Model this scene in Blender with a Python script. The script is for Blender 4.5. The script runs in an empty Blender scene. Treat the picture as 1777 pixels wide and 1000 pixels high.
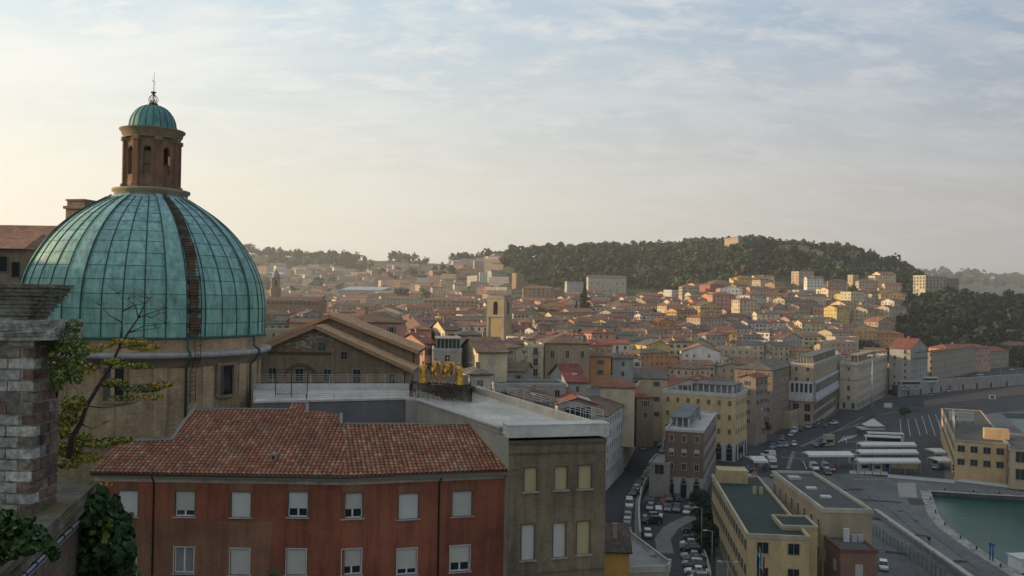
import bpy, bmesh, math, random
import numpy as np
from mathutils import Vector, Matrix, Euler
R = math.radians
scene = bpy.context.scene
# ------------------------------------------------------------------ camera
F = 1500.0; H = 52.0; ROLL = 0.9; HY = 515.0       # focal length in pixels of a 1777 x 1000 picture, eye height, roll, horizon row
PITCH = math.degrees(math.atan((HY-500)/F))
cam_d = bpy.data.cameras.new('camera'); cam = bpy.data.objects.new('camera', cam_d)
scene.collection.objects.link(cam); scene.camera = cam
cam_d.sensor_width = 36; cam_d.lens = 36*F/1777.0; cam_d.clip_start = 0.3; cam_d.clip_end = 60000
cam.location = (0, 0, H)
CM = Matrix.Rotation(R(90+PITCH), 3, 'X') @ Matrix.Rotation(R(ROLL), 3, 'Z')
cam.rotation_euler = CM.to_euler()
scene.render.resolution_x = 1024; scene.render.resolution_y = 576
# ------------------------------------------------------------------ light
SUN_AZ = 84.0      # degrees left of the view direction
SUN_EL = 10.5
sd = Vector((-math.sin(R(SUN_AZ))*math.cos(R(SUN_EL)), math.cos(R(SUN_AZ))*math.cos(R(SUN_EL)), math.sin(R(SUN_EL))))
sun_d = bpy.data.lights.new('sun', 'SUN'); sun_d.energy = 5.0; sun_d.angle = R(0.55); sun_d.color = (1.0, 0.70, 0.40)
sun = bpy.data.objects.new('sun', sun_d); scene.collection.objects.link(sun)
sun.rotation_euler = sd.to_track_quat('Z', 'Y').to_euler()
world = bpy.data.worlds.new('World'); scene.world = world; world.use_nodes = True
nt = world.node_tree; nt.nodes.clear()
def N(tree, typ, **kw):
    n = tree.nodes.new(typ)
    for k, v in kw.items():
        if k == 'inp':
            for kk, vv in v.items(): n.inputs[kk].default_value = vv
        else: setattr(n, k, v)
    return n
def L(tree, a, ao, b, bi): tree.links.new(a.outputs[ao], b.inputs[bi])
def ramp(tree, pts, interp='LINEAR'):
    r = tree.nodes.new('ShaderNodeValToRGB'); cr = r.color_ramp; cr.interpolation = interp
    while len(cr.elements) > 1: cr.elements.remove(cr.elements[-1])
    cr.elements[0].position = pts[0][0]; cr.elements[0].color = tuple(pts[0][1])+(1,)
    for p, c in pts[1:]:
        e = cr.elements.new(p); e.color = tuple(c)+(1,)
    return r
def math_n(tree, op, a=None, b=None, clamp=False):
    m = tree.nodes.new('ShaderNodeMath'); m.operation = op; m.use_clamp = clamp
    for i, v in enumerate((a, b)):
        if v is None: continue
        if isinstance(v, (int, float)): m.inputs[i].default_value = v
        else: tree.links.new(v, m.inputs[i])
    return m.outputs[0]
def mixc(tree, fac, a, b, mode='MIX'):
    m = tree.nodes.new('ShaderNodeMix'); m.data_type = 'RGBA'; m.blend_type = mode
    for s, v in ((m.inputs['Factor'], fac), (m.inputs['A'], a), (m.inputs['B'], b)):
        if isinstance(v, (int, float)): s.default_value = v
        elif isinstance(v, tuple): s.default_value = v if len(v) == 4 else v+(1,)
        else: tree.links.new(v, s)
    return m.outputs['Result']
out = N(nt, 'ShaderNodeOutputWorld'); bg = N(nt, 'ShaderNodeBackground')
sky = N(nt, 'ShaderNodeTexSky', sky_type='NISHITA', sun_disc=False, sun_elevation=R(SUN_EL), sun_rotation=R(-SUN_AZ), altitude=50, air_density=1.0, dust_density=2.2, ozone_density=1.0)
tc = N(nt, 'ShaderNodeTexCoord'); sep = N(nt, 'ShaderNodeSeparateXYZ'); L(nt, tc, 'Generated', sep, 0)
# thin high cloud: noise laid out on a flat sheet far above (direction / height)
zc = math_n(nt, 'MAXIMUM', sep.outputs[2], 0.03)
zc2 = math_n(nt, 'ADD', zc, 0.24)
cx = math_n(nt, 'DIVIDE', sep.outputs[0], zc2); cy = math_n(nt, 'DIVIDE', sep.outputs[1], zc2)
comb = N(nt, 'ShaderNodeCombineXYZ'); nt.links.new(cx, comb.inputs[0]); nt.links.new(cy, comb.inputs[1])
mp = N(nt, 'ShaderNodeMapping'); L(nt, comb, 0, mp, 0); mp.inputs['Rotation'].default_value = (0, 0, R(38)); mp.inputs['Scale'].default_value = (0.62, 1.25, 1)
n1 = N(nt, 'ShaderNodeTexNoise', inp={'Scale': 2.3, 'Detail': 10.0, 'Roughness': 0.62, 'Distortion': 0.25}); L(nt, mp, 0, n1, 'Vector')
mp2 = N(nt, 'ShaderNodeMapping'); L(nt, comb, 0, mp2, 0); mp2.inputs['Rotation'].default_value = (0, 0, R(20)); mp2.inputs['Scale'].default_value = (0.8, 1.4, 1); mp2.inputs['Location'].default_value = (3.1, 1.7, 0)
n2 = N(nt, 'ShaderNodeTexNoise', inp={'Scale': 7.0, 'Detail': 10.0, 'Roughness': 0.66, 'Distortion': 0.25}); L(nt, mp2, 0, n2, 'Vector')
c1 = ramp(nt, [(0.46, (0, 0, 0)), (0.64, (1, 1, 1))]); L(nt, n1, 'Fac', c1, 0)
c2 = ramp(nt, [(0.47, (0, 0, 0)), (0.63, (1, 1, 1))]); L(nt, n2, 'Fac', c2, 0)
cl = math_n(nt, 'MAXIMUM', math_n(nt, 'MULTIPLY', c1.outputs[0], 0.9), math_n(nt, 'MULTIPLY', c2.outputs[0], 0.75))
# left-right term: 1 toward the sun side, 0 away
lr = math_n(nt, 'ADD', math_n(nt, 'MULTIPLY', sep.outputs[0], -0.75), 0.5, True)
hz = ramp(nt, [(0.0, (1, 1, 1)), (0.12, (.85, .85, .85)), (0.20, (0.5, 0.5, 0.5)), (0.30, (0.15, 0.15, 0.15)), (0.4, (0, 0, 0))]); nt.links.new(zc, hz.inputs[0])
#SKYCOL
warm = mixc(nt, lr, (3.0, 2.90, 2.90, 1), (8.2, 7.5, 5.9, 1))      # veil near the horizon
upper = mixc(nt, lr, (1.75, 2.6, 3.8, 1), (5.9, 7.1, 7.7, 1))     # clear patches of sky
base = mixc(nt, 0.85, sky.outputs[0], upper)
base = mixc(nt, hz.outputs[0], base, warm)
cloudc = mixc(nt, lr, (4.1, 4.25, 4.5, 1), (7.9, 7.7, 7.0, 1))
cfac = math_n(nt, 'MULTIPLY', cl, math_n(nt, 'SUBTRACT', 1.0, math_n(nt, 'MULTIPLY', hz.outputs[0], 0.8)))
fin = mixc(nt, cfac, base, cloudc)
# the sky is dimmer behind the camera, away from the evening light, and overhead
bk = ramp(nt, [(0.30, (0.88, 0.90, 0.94)), (0.62, (1, 1, 1))]); nt.links.new(math_n(nt, 'ADD', math_n(nt, 'MULTIPLY', sep.outputs[1], 0.5), 0.5), bk.inputs[0])
zn = ramp(nt, [(0.34, (1, 1, 1)), (0.75, (0.78, 0.79, 0.81))]); L(nt, sep, 2, zn, 0)
fin = mixc(nt, 1.0, fin, bk.outputs[0], 'MULTIPLY'); fin = mixc(nt, 1.0, fin, zn.outputs[0], 'MULTIPLY')
nt.links.new(fin, bg.inputs[0]); bg.inputs[1].default_value = 0.130
L(nt, bg, 0, out, 0)
scene.view_settings.view_transform = 'Standard'; scene.view_settings.look = 'None'
scene.view_settings.exposure = 0.10; scene.view_settings.gamma = 1.0
# ------------------------------------------------------------------ pixel <-> world
def ray(px, py): return CM @ Vector(((px-888.5)/F, (500-py)/F, -1.0))
def P(px, py, d):                      # the point seen at a pixel, d metres ahead
    r = ray(px, py); return Vector((0, 0, H)) + r*(d/r.y)
def G(px, py, z):                      # the point seen at a pixel on the level z
    r = ray(px, py); return Vector((0, 0, H)) + r*((z-H)/r.z)
def pix(p):                            # back to the picture
    v = CM.transposed() @ (Vector(p)-Vector((0, 0, H)))
    return (888.5 - F*v.x/v.z, 500 + F*v.y/v.z)
def hor(px): return HY + (px-888.5)*math.tan(R(ROLL))
# ------------------------------------------------------------------ mesh builder
Cc = scene.collection.objects
class MB:
    def __init__(s): s.v = []; s.f = []; s.m = []; s.c = []; s.uv = []; s.sm = []
    def face(s, pts, m=0, c=(1, 1, 1), uv=None, smooth=False):
        i = len(s.v); s.v += [tuple(p) for p in pts]; s.f.append(list(range(i, i+len(pts)))); s.m.append(m); s.c.append(c); s.uv.append(uv); s.sm.append(smooth)
    def shared(s, vs, fs, m=0, c=(1, 1, 1), smooth=True, uvs=None, cols=None):
        i = len(s.v); s.v += [tuple(p) for p in vs]
        for k, f in enumerate(fs):
            s.f.append([i+a for a in f]); s.m.append(m); s.c.append(cols[k] if cols else c); s.uv.append(uvs[k] if uvs else None); s.sm.append(smooth)
    def box(s, x0, y0, z0, x1, y1, z1, m=0, c=(1, 1, 1), T=None, skip=''):
        q = [Vector(p) for p in ((x0, y0, z0), (x1, y0, z0), (x1, y1, z0), (x0, y1, z0), (x0, y0, z1), (x1, y0, z1), (x1, y1, z1), (x0, y1, z1))]
        if T is not None: q = [T @ p for p in q]
        for k, f in zip('bfrlkt', ((3, 2, 1, 0), (0, 1, 5, 4), (1, 2, 6, 5), (3, 0, 4, 7), (2, 3, 7, 6), (4, 5, 6, 7))):
            if k in skip: continue
            s.face([q[a] for a in f], m, c)
    def prism(s, poly, z0, z1, m=0, c=(1, 1, 1), mtop=None, ctop=None, bottom=False):
        a = sum(poly[i][0]*poly[(i+1) % len(poly)][1]-poly[(i+1) % len(poly)][0]*poly[i][1] for i in range(len(poly)))
        if a < 0: poly = poly[::-1]
        n = len(poly)
        for i in range(n):
            p, q = poly[i], poly[(i+1) % n]
            s.face([(p[0], p[1], z0), (q[0], q[1], z0), (q[0], q[1], z1), (p[0], p[1], z1)], m, c)
        s.face([(p[0], p[1], z1) for p in poly], m if mtop is None else mtop, c if ctop is None else ctop)
        if bottom: s.face([(p[0], p[1], z0) for p in poly[::-1]], m, c)
    def beam(s, a, b, w, h=None, m=0, c=(1, 1, 1), up=(0, 0, 1)):
        a = Vector(a); b = Vector(b); h = h or w; d = (b-a); ln = d.length
        if ln < 1e-6: return
        d.normalize(); u = Vector(up)
        if abs(d.dot(u)) > 0.97: u = Vector((0, 1, 0))
        x = d.cross(u).normalized(); z = x.cross(d)
        q = [a-x*w/2-z*h/2, a+x*w/2-z*h/2, a+x*w/2+z*h/2, a-x*w/2+z*h/2]; r = [p+d*ln for p in q]
        for i in range(4): s.face([q[i], q[(i+1) % 4], r[(i+1) % 4], r[i]][::-1], m, c)
        s.face(q, m, c); s.face(r[::-1], m, c)
    def tube(s, pts, r, n=6, m=0, c=(1, 1, 1), caps=True):
        pts = [Vector(p) for p in pts]; rs = r if isinstance(r, (list, tuple)) else [r]*len(pts)
        vs = []; fs = []; x = None
        for i, p in enumerate(pts):
            d = (pts[min(i+1, len(pts)-1)]-pts[max(i-1, 0)]).normalized()
            if x is None:
                u = Vector((0, 0, 1)) if abs(d.z) < 0.9 else Vector((0, 1, 0)); x = d.cross(u).normalized()
            else: x = (x-d*x.dot(d)).normalized()
            y = d.cross(x)
            for k in range(n):
                a = 2*math.pi*k/n; vs.append(p+(x*math.cos(a)+y*math.sin(a))*rs[i])
        for i in range(len(pts)-1):
            for k in range(n): fs.append((i*n+k, i*n+(k+1) % n, (i+1)*n+(k+1) % n, (i+1)*n+k))
        if caps: fs.append(tuple(range(n))[::-1]); fs.append(tuple((len(pts)-1)*n+k for k in range(n)))
        s.shared(vs, fs, m, c)
    def lathe(s, prof, o, n=32, m=0, c=(1, 1, 1), a0=0.0, a1=360.0, smooth=True, ru=None, ms=None):
        o = Vector(o); full = abs(a1-a0-360) < 1e-6; cols = n if full else n+1
        vs = []; fs = []; uvs = []; mi = []
        for r, z in prof:
            for k in range(cols):
                a = R(a0+(a1-a0)*k/n); vs.append(o+Vector((math.cos(a)*r, math.sin(a)*r, z)))
        for i in range(len(prof)-1):
            rr = ru or max(prof[i][0], prof[i+1][0])
            for k in range(n):
                k2 = (k+1) % cols
                fs.append((i*cols+k, i*cols+k2, (i+1)*cols+k2, (i+1)*cols+k))
                u0 = R(a0+(a1-a0)*k/n)*rr; u1 = R(a0+(a1-a0)*(k+1)/n)*rr; z0 = prof[i][1]+prof[i][0]*.0; z1 = prof[i+1][1]
                uvs.append(((u0, z0), (u1, z0), (u1, z1), (u0, z1)))
        s.shared(vs, fs, m, c, smooth, uvs)
    def build(s, name, mats, parent=None, loc=None, smooth=None):
        me = bpy.data.meshes.new(name)
        o = bpy.data.objects.new(name, me); Cc.link(o)
        base = Vector((0, 0, 0))
        if parent is not None:
            o.parent = parent; q = parent
            while q is not None: base = base+Vector(q.location); q = q.parent
        if loc is not None: o.location = Vector(loc)-base; base = Vector(loc)
        va = np.array(s.v, dtype=np.float64).reshape(-1, 3) - np.array(base)
        me.from_pydata(va.tolist(), [], s.f)
        if not isinstance(mats, (list, tuple)): mats = [mats]
        for mm in mats: me.materials.append(mm)
        me.polygons.foreach_set('material_index', s.m)
        me.polygons.foreach_set('use_smooth', s.sm)
        col = me.color_attributes.new('Col', 'FLOAT_COLOR', 'CORNER')
        ca = []; ua = []
        V = s.v
        for f, c, uv in zip(s.f, s.c, s.uv):
            ca += [c[0], c[1], c[2], 1.0]*len(f)
            if uv is None:
                p0 = V[f[0]]; p1 = V[f[1]]; p2 = V[f[2]]
                ax, ay, az = p1[0]-p0[0], p1[1]-p0[1], p1[2]-p0[2]; bx, by, bz = p2[0]-p0[0], p2[1]-p0[1], p2[2]-p0[2]
                nx, ny, nz = ay*bz-az*by, az*bx-ax*bz, ax*by-ay*bx; l = math.sqrt(nx*nx+ny*ny+nz*nz) or 1
                hl = math.hypot(nx, ny)
                if abs(nz)/l < 0.97 and hl > 1e-9:
                    tx, ty = -ny/hl, nx/hl; sl = max(hl/l, 0.2)
                    for k in f: ua += [V[k][0]*tx+V[k][1]*ty, V[k][2]/sl]
                else:
                    for k in f: ua += [V[k][0], V[k][1]]
            else:
                for t in uv: ua += [t[0], t[1]]
        col.data.foreach_set('color', ca)
        ul = me.uv_layers.new(name='UVMap'); ul.data.foreach_set('uv', ua)
        me.update()
        return o
def tag(o, label=None, cat=None, group=None, kind=None):
    if label: o['label'] = label
    if cat: o['category'] = cat
    if group: o['group'] = group
    if kind: o['kind'] = kind
    return o
def thing(name, loc, label, cat, group=None, rz=0):
    o = bpy.data.objects.new(name, None); Cc.link(o); o.location = loc; o.rotation_euler = (0, 0, rz); o.empty_display_size = 0.5
    return tag(o, label, cat, group)
def inst(mesh, name, parent, loc, rz=0.0, scale=None):
    o = bpy.data.objects.new(name, mesh); Cc.link(o); o.parent = parent
    o.location = Vector(loc)-Vector(parent.location); o.rotation_euler = (0, 0, rz)
    if scale: o.scale = scale
    return o
# ------------------------------------------------------------------ materials
_mc = {}
def mat(name, col='attr', rough=0.85, metal=0.0, noise=None, noise2=None, bump=None, spec=0.3, extra=None):
    if name in _mc: return _mc[name]
    m = bpy.data.materials.new(name); m.use_nodes = True; t = m.node_tree; b = t.nodes['Principled BSDF']
    b.inputs['Roughness'].default_value = rough; b.inputs['Metallic'].default_value = metal; b.inputs['Specular IOR Level'].default_value = spec
    if col == 'attr':
        a = N(t, 'ShaderNodeAttribute', attribute_name='Col'); c = a.outputs['Color']
    else:
        rg = N(t, 'ShaderNodeRGB'); rg.outputs[0].default_value = tuple(col)+(1,); c = rg.outputs[0]
    g = N(t, 'ShaderNodeNewGeometry')
    for q in (noise, noise2):
        if q:
            sc, amt = q[0], q[1]; mpn = N(t, 'ShaderNodeMapping'); L(t, g, 'Position', mpn, 0); mpn.inputs['Scale'].default_value = q[2] if len(q) > 2 else (1, 1, 1)
            n = N(t, 'ShaderNodeTexNoise', inp={'Scale': sc, 'Detail': 5.0, 'Roughness': 0.65}); L(t, mpn, 0, n, 'Vector')
            r = ramp(t, [(0.30, (1-amt,)*3), (0.70, (1+amt*0.7,)*3)]); L(t, n, 'Fac', r, 0)
            c = mixc(t, 1.0, c, r.outputs[0], 'MULTIPLY')
    if extra: c = extra(t, c, b, g)
    t.links.new(c, b.inputs['Base Color'])
    if bump:
        n = N(t, 'ShaderNodeTexNoise', inp={'Scale': bump[0], 'Detail': 6.0, 'Roughness': 0.7}); L(t, g, 'Position', n, 'Vector')
        bm = N(t, 'ShaderNodeBump', inp={'Strength': bump[1], 'Distance': bump[2] if len(bump) > 2 else 0.05}); L(t, n, 'Fac', bm, 'Height'); L(t, bm, 0, b, 'Normal')
    _mc[name] = m; return m
def brick_mat(name, c1, c2, mort, w=0.25, h=0.075, msize=0.012, var=(0.6, 0.35), stain=(0.25, 0.4), bumps=0.3, rough=0.9, squash=1.0):
    def ex(t, c, b, g):
        uv = N(t, 'ShaderNodeUVMap', uv_map='UVMap')
        br = N(t, 'ShaderNodeTexBrick', inp={'Scale': 1.0, 'Color1': c1+(1,), 'Color2': c2+(1,), 'Mortar': mort+(1,), 'Mortar Size': msize, 'Mortar Smooth': 0.3, 'Bias': 0.0, 'Brick Width': w, 'Row Height': h})
        L(t, uv, 0, br, 'Vector')
        cc = br.outputs['Color']
        for sc, amt in (var, stain):
            n = N(t, 'ShaderNodeTexNoise', inp={'Scale': sc, 'Detail': 8.0, 'Roughness': 0.7}); L(t, g, 'Position', n, 'Vector')
            r = ramp(t, [(0.32, (1-amt,)*3), (0.68, (1+amt*0.7,)*3)]); L(t, n, 'Fac', r, 0)
            cc = mixc(t, 1.0, cc, r.outputs[0], 'MULTIPLY')
        mv = N(t, 'ShaderNodeMapping'); L(t, g, 'Position', mv, 0); mv.inputs['Scale'].default_value = (2.2, 2.2, 0.16)
        n = N(t, 'ShaderNodeTexNoise', inp={'Scale': 1.0, 'Detail': 7.0, 'Roughness': 0.75}); L(t, mv, 0, n, 'Vector')
        r = ramp(t, [(0.36, (0.70, 0.68, 0.66)), (0.52, (1, 1, 1)), (0.70, (1.12, 1.10, 1.08))]); L(t, n, 'Fac', r, 0); cc = mixc(t, 1.0, cc, r.outputs[0], 'MULTIPLY')
        n = N(t, 'ShaderNodeTexNoise', inp={'Scale': 9.0, 'Detail': 5.0}); L(t, g, 'Position', n, 'Vector')
        hh = math_n(t, 'ADD', math_n(t, 'MULTIPLY', br.outputs['Fac'], -0.6), math_n(t, 'MULTIPLY', n.outputs['Fac'], 0.7))
        bm = N(t, 'ShaderNodeBump', inp={'Strength': bumps, 'Distance': 0.03}); t.links.new(hh, bm.inputs['Height']); L(t, bm, 0, b, 'Normal')
        return cc
    return mat(name, (1, 1, 1), rough, extra=ex)
def srgb(r, g, b):
    f = lambda u: (u/255/12.92) if u/255 <= 0.04045 else ((u/255+0.055)/1.055)**2.4
    return (f(r), f(g), f(b))
def tile_extra(t, c, b, g):            # rows of roof tiles, seen from far: courses running down the slope
    uv = N(t, 'ShaderNodeUVMap', uv_map='UVMap')
    w = N(t, 'ShaderNodeTexWave', wave_type='BANDS', bands_direction='X', inp={'Scale': 3.6, 'Distortion': 1.2, 'Detail': 2.0}); L(t, uv, 0, w, 'Vector')
    v = N(t, 'ShaderNodeTexVoronoi', inp={'Scale': 2.2}); L(t, uv, 0, v, 'Vector')
    r = ramp(t, [(0.0, (0.62,)*3), (1.0, (1.12,)*3)]); L(t, w, 'Fac', r, 0)
    sp = N(t, 'ShaderNodeSeparateColor'); L(t, v, 'Color', sp, 0)
    r2 = ramp(t, [(0.0, (0.72,)*3), (1.0, (1.25,)*3)]); L(t, sp, 0, r2, 0)
    c = mixc(t, 1.0, c, r.outputs[0], 'MULTIPLY'); c = mixc(t, 1.0, c, r2.outputs[0], 'MULTIPLY')
    bm = N(t, 'ShaderNodeBump', inp={'Strength': 0.35, 'Distance': 0.06}); L(t, w, 'Fac', bm, 'Height'); L(t, bm, 0, b, 'Normal')
    return c
PLASTER = mat('plaster', 'attr', 0.9, noise=(0.35, 0.22, (1, 1, 0.45)), noise2=(2.5, 0.14))
TILES = mat('roof_tiles', 'attr', 0.9, noise=(0.18, 0.30), noise2=(1.6, 0.25), extra=tile_extra)
FLATROOF = mat('flat_roof', 'attr', 0.85, noise=(0.25, 0.3), noise2=(1.3, 0.2))
PLAIN = mat('plain', 'attr', 0.75, noise=(1.2, 0.12))
GLASS = mat('window_glass', (0.018, 0.022, 0.026), 0.12, spec=0.5)
METAL = mat('metal', 'attr', 0.45, 0.6, noise=(3.0, 0.15))
DARKIRON = mat('dark_iron', (0.03, 0.028, 0.026), 0.6, 0.3)
# ------------------------------------------------------------------ terrain
TD = [200, 300, 400, 500, 600, 700, 850, 1000, 1200, 1400, 1700, 2000, 2500, 3500, 5000, 8000, 20000]
Z = lambda z: ('z', z)
TT = {
 -900: [Z(60), Z(55), Z(45), Z(40), Z(36), Z(34), Z(34), Z(36), Z(40), Z(50), Z(70), Z(95), Z(130), Z(120), Z(90), Z(50), Z(0)],
 -250: [Z(42), Z(56), Z(64), Z(54), Z(36), Z(32), Z(31), Z(33), Z(38), Z(50), Z(70), Z(105), Z(160), Z(150), Z(100), Z(50), Z(0)],
 0:    [Z(40), Z(60), Z(66), Z(56), Z(36), Z(30), Z(31), Z(33), Z(38), Z(50), Z(70), Z(110), Z(165), Z(150), Z(100), Z(50), Z(0)],  # left columns: hidden hump behind the dome, raised to shade the harbour
 230:  [Z(38), Z(60), Z(66), Z(56), Z(36), Z(30), Z(31), Z(33), Z(38), Z(50), Z(70), Z(110), Z(165), Z(150), Z(100), Z(50), Z(0)],
 400:  [695, 645, 612, 590, 578, 568, 557, 549, 540, 530, 510, 478, 440, 445, 470, 500, Z(0)],
 520:  [700, 648, 614, 592, 578, 568, 557, 549, 540, 530, 514, 482, 447, 452, 475, 500, Z(0)],
 620:  [705, 652, 616, 593, 579, 568, 557, 549, 540, 531, 517, 486, 452, 456, 475, 500, Z(0)],
 700:  [735, 672, 632, 603, 583, 571, 558, 549, 537, 524, 500, 475, 453, 458, 475, 500, Z(0)],
 800:  [755, 690, 642, 611, 590, 577, 562, 550, 528, 500, 450, 456, 462, 466, 478, 500, Z(0)],
 900:  [795, 692, 640, 605, 584, 568, 550, 534, 500, 446, 452, 458, 464, 468, 480, 500, Z(0)],
 1000: [Z(10), 695, 637, 602, 582, 566, 546, 530, 482, 440, 447, 455, 462, 468, 480, 500, Z(0)],
 1045: [Z(2.5), Z(8), 640, 604, 582, 566, 546, 529, 481, 439, 446, 455, 462, 468, 480, 500, Z(0)],
 1150: [Z(-4), Z(3), 665, 620, 594, 572, 549, 526, 478, 438, 445, 455, 462, 468, 480, 500, Z(0)],
 1230: [Z(-4), Z(-4), 672, 632, 600, 573, 540, 513, 456, 430, 440, 455, 465, 470, 480, 500, Z(0)],
 1300: [Z(-4), Z(-4), Z(0), 642, 604, 570, 533, 502, 432, 432, 440, 455, 465, 470, 480, 500, Z(0)],
 1450: [Z(-4), Z(-4), Z(-4), Z(3), 604, 570, 531, 501, 444, 446, 455, 465, 475, 480, 482, 500, Z(0)],
 1550: [Z(-4), Z(-4), Z(-4), Z(-2), 629, 579, 540, 511, 465, 475, 490, 500, 505, 492, 478, 500, Z(0)],
 1650: [Z(-4), Z(-4), Z(-4), Z(-2), 632, 574, 530, 532, 530, 530, 527, 525, 520, 500, 476, 500, Z(0)],
 1777: [Z(-4), Z(-4), Z(-4), Z(-4), 640, 590, 537, 537, 534, 534, 530, 528, 524, 505, 486, 505, Z(0)],
 2100: [Z(-4), Z(-4), Z(-4), Z(-4), Z(-4), Z(20), Z(35), Z(30), Z(20), Z(20), Z(20), Z(25), Z(30), Z(40), Z(100), Z(40), Z(0)],
 3500: [Z(-4)]*15+[Z(-4), Z(-4)]}
TPX = sorted(TT); TZ = np.zeros((len(TPX), len(TD)))
for i, p in enumerate(TPX):
    for j, d in enumerate(TD):
        e = TT[p][j]; TZ[i, j] = e[1] if isinstance(e, tuple) else P(p, e, d).z
NEAR = {-900: 62, 0: 34, 800: 31, 1000: 29, 1045: 16, 1080: 0, 1150: -4, 3500: -4}
def ground(x, y):
    yy = max(y, 45.0); px = 888.5+F*x/yy; px = min(max(px, TPX[0]), TPX[-1]-1)
    i = max(k for k in range(len(TPX)-1) if TPX[k] <= px); t = (px-TPX[i])/(TPX[i+1]-TPX[i]); t = t*t*(3-2*t)
    def zat(j): return TZ[i, j]*(1-t)+TZ[i+1, j]*t
    if y < 200:
        zn = float(np.interp(px, list(NEAR), list(NEAR.values()))); s = min(max((y-90)/110.0, 0), 1)
        z = zn*(1-s)+zat(0)*s
    elif y >= TD[-1]: z = zat(len(TD)-1)
    else:
        j = max(k for k in range(len(TD)-1) if TD[k] <= y); s = (y-TD[j])/(TD[j+1]-TD[j]); z = zat(j)*(1-s)+zat(j+1)*s
    # unseen hill left of the camera, raised to keep the foreground in shade
    z += 48*math.exp(-((x+250)/95)**2-((y-10)/150)**2) if y < 500 else 0
    return z
def hit(px, py, d0=150, d1=3000):      # where the view ray through a pixel meets the ground
    d = d0
    while d < d1:
        p = P(px, py, d)
        if p.z <= ground(p.x, p.y): return p
        d *= 1.01
    return None
def make_terrain():
    pxs = list(np.linspace(-900, 0, 10))+list(np.linspace(60, 2100, 86))+list(np.linspace(2300, 3500, 7))
    ds = list(np.linspace(45, 200, 12))+list(np.geomspace(212, 2600, 95))+list(np.geomspace(2750, 20000, 26))
    vs = []; fs = []; rnd = random.Random(4)
    for d in ds:
        for p in pxs:
            x = (p-888.5)/F*d; z = ground(x, d)
            if d > 900: z += rnd.uniform(-1, 1)*d*0.0012
            vs.append((x, d, z))
    n = len(pxs)
    for i in range(len(ds)-1):
        for k in range(n-1): fs.append((i*n+k, i*n+k+1, (i+1)*n+k+1, (i+1)*n+k))
    b = MB(); b.shared(vs, fs)
    def ex(t, c, bb, g):
        n = N(t, 'ShaderNodeTexNoise', inp={'Scale': 0.006, 'Detail': 8.0, 'Roughness': 0.65}); L(t, g, 'Position', n, 'Vector')
        r = ramp(t, [(0.38, (0.035, 0.05, 0.02)), (0.5, (0.07, 0.085, 0.035)), (0.6, (0.11, 0.10, 0.05)), (0.7, (0.13, 0.12, 0.09))]); L(t, n, 'Fac', r, 0)
        return r.outputs[0]
    o = b.build('terrain', mat('terrain', (1, 1, 1), 0.95, extra=ex)); tag(o, kind='structure')
    # ground behind and left of the camera (the hill the picture was taken from, with the rise added for shade)
    b = MB(); vs = []; fs = []; xs = np.linspace(-620, 200, 34); ys = np.linspace(-400, 45, 20)
    for y in ys:
        for x in xs:
            px = max(-900, 888.5+F*x/45.0); zn = float(np.interp(px, list(NEAR), list(NEAR.values())))
            z = zn+48*math.exp(-((x+250)/95)**2-((y-10)/150)**2)
            if abs(x) < 30 and y > -40: z = min(z, 34)
            vs.append((x, y, z-0.02))
    n = len(xs)
    for i in range(len(ys)-1):
        for k in range(n-1): fs.append((i*n+k, i*n+k+1, (i+1)*n+k+1, (i+1)*n+k))
    b.shared(vs, fs); o = b.build('hillside_ground', mat('terrain')); tag(o, kind='structure')
make_terrain()
# ------------------------------------------------------------------ harbour platform, water, roads
QZ = 3.0
ASPH = mat('asphalt', (0.042, 0.044, 0.048), 0.85, noise=(0.09, 0.40), noise2=(1.2, 0.30), bump=(6, 0.2))
CONC = mat('quay_concrete', (0.135, 0.135, 0.132), 0.85, noise=(0.07, 0.38, (1, .35, 1)), noise2=(0.7, 0.35), bump=(3, 0.2))
PAVE = mat('pavement_stone', (0.19, 0.18, 0.17), 0.9, noise=(0.5, 0.25), noise2=(3, 0.15))
WHITE = mat('white_paint', (0.62, 0.62, 0.60), 0.7, noise=(1.5, 0.35))
def gp(pts, z): return [G(a, b, z) for a, b in pts]
b = MB()
plat = gp([(1010, 1150), (1960, 1150), (1765, 990), (1700, 950), (1645, 912), (1632, 893), (1620, 865), (1611, 849), (1777, 859), (2000, 873), (2000, 800), (1777, 753), (1738, 717), (2000, 724), (2000, 650), (1777, 628), (1540, 626), (1300, 634), (1200, 700), (1040, 760), (1010, 800)], QZ)
b.prism([(p.x, p.y) for p in plat], -4.5, QZ)
tag(b.build('quay', CONC), kind='structure')
def water_extra(t, c, bb, g):
    n = N(t, 'ShaderNodeTexNoise', inp={'Scale': 0.35, 'Detail': 7.0, 'Roughness': 0.7, 'Distortion': 1.2})
    mp = N(t, 'ShaderNodeMapping'); L(t, g, 'Position', mp, 0); mp.inputs['Scale'].default_value = (0.5, 1.5, 1); L(t, mp, 0, n, 'Vector')
    bm = N(t, 'ShaderNodeBump', inp={'Strength': 0.35, 'Distance': 0.35}); L(t, n, 'Fac', bm, 'Height'); L(t, bm, 0, bb, 'Normal')
    return c
WATER = mat('sea_water', (0.012, 0.085, 0.068), 0.22, spec=0.22, noise=(0.03, 0.35), extra=water_extra)
b = MB(); b.face([(60, 60, 1.5), (4000, 60, 1.5), (4000, 2600, 1.5), (60, 900, 1.5)])
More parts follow.
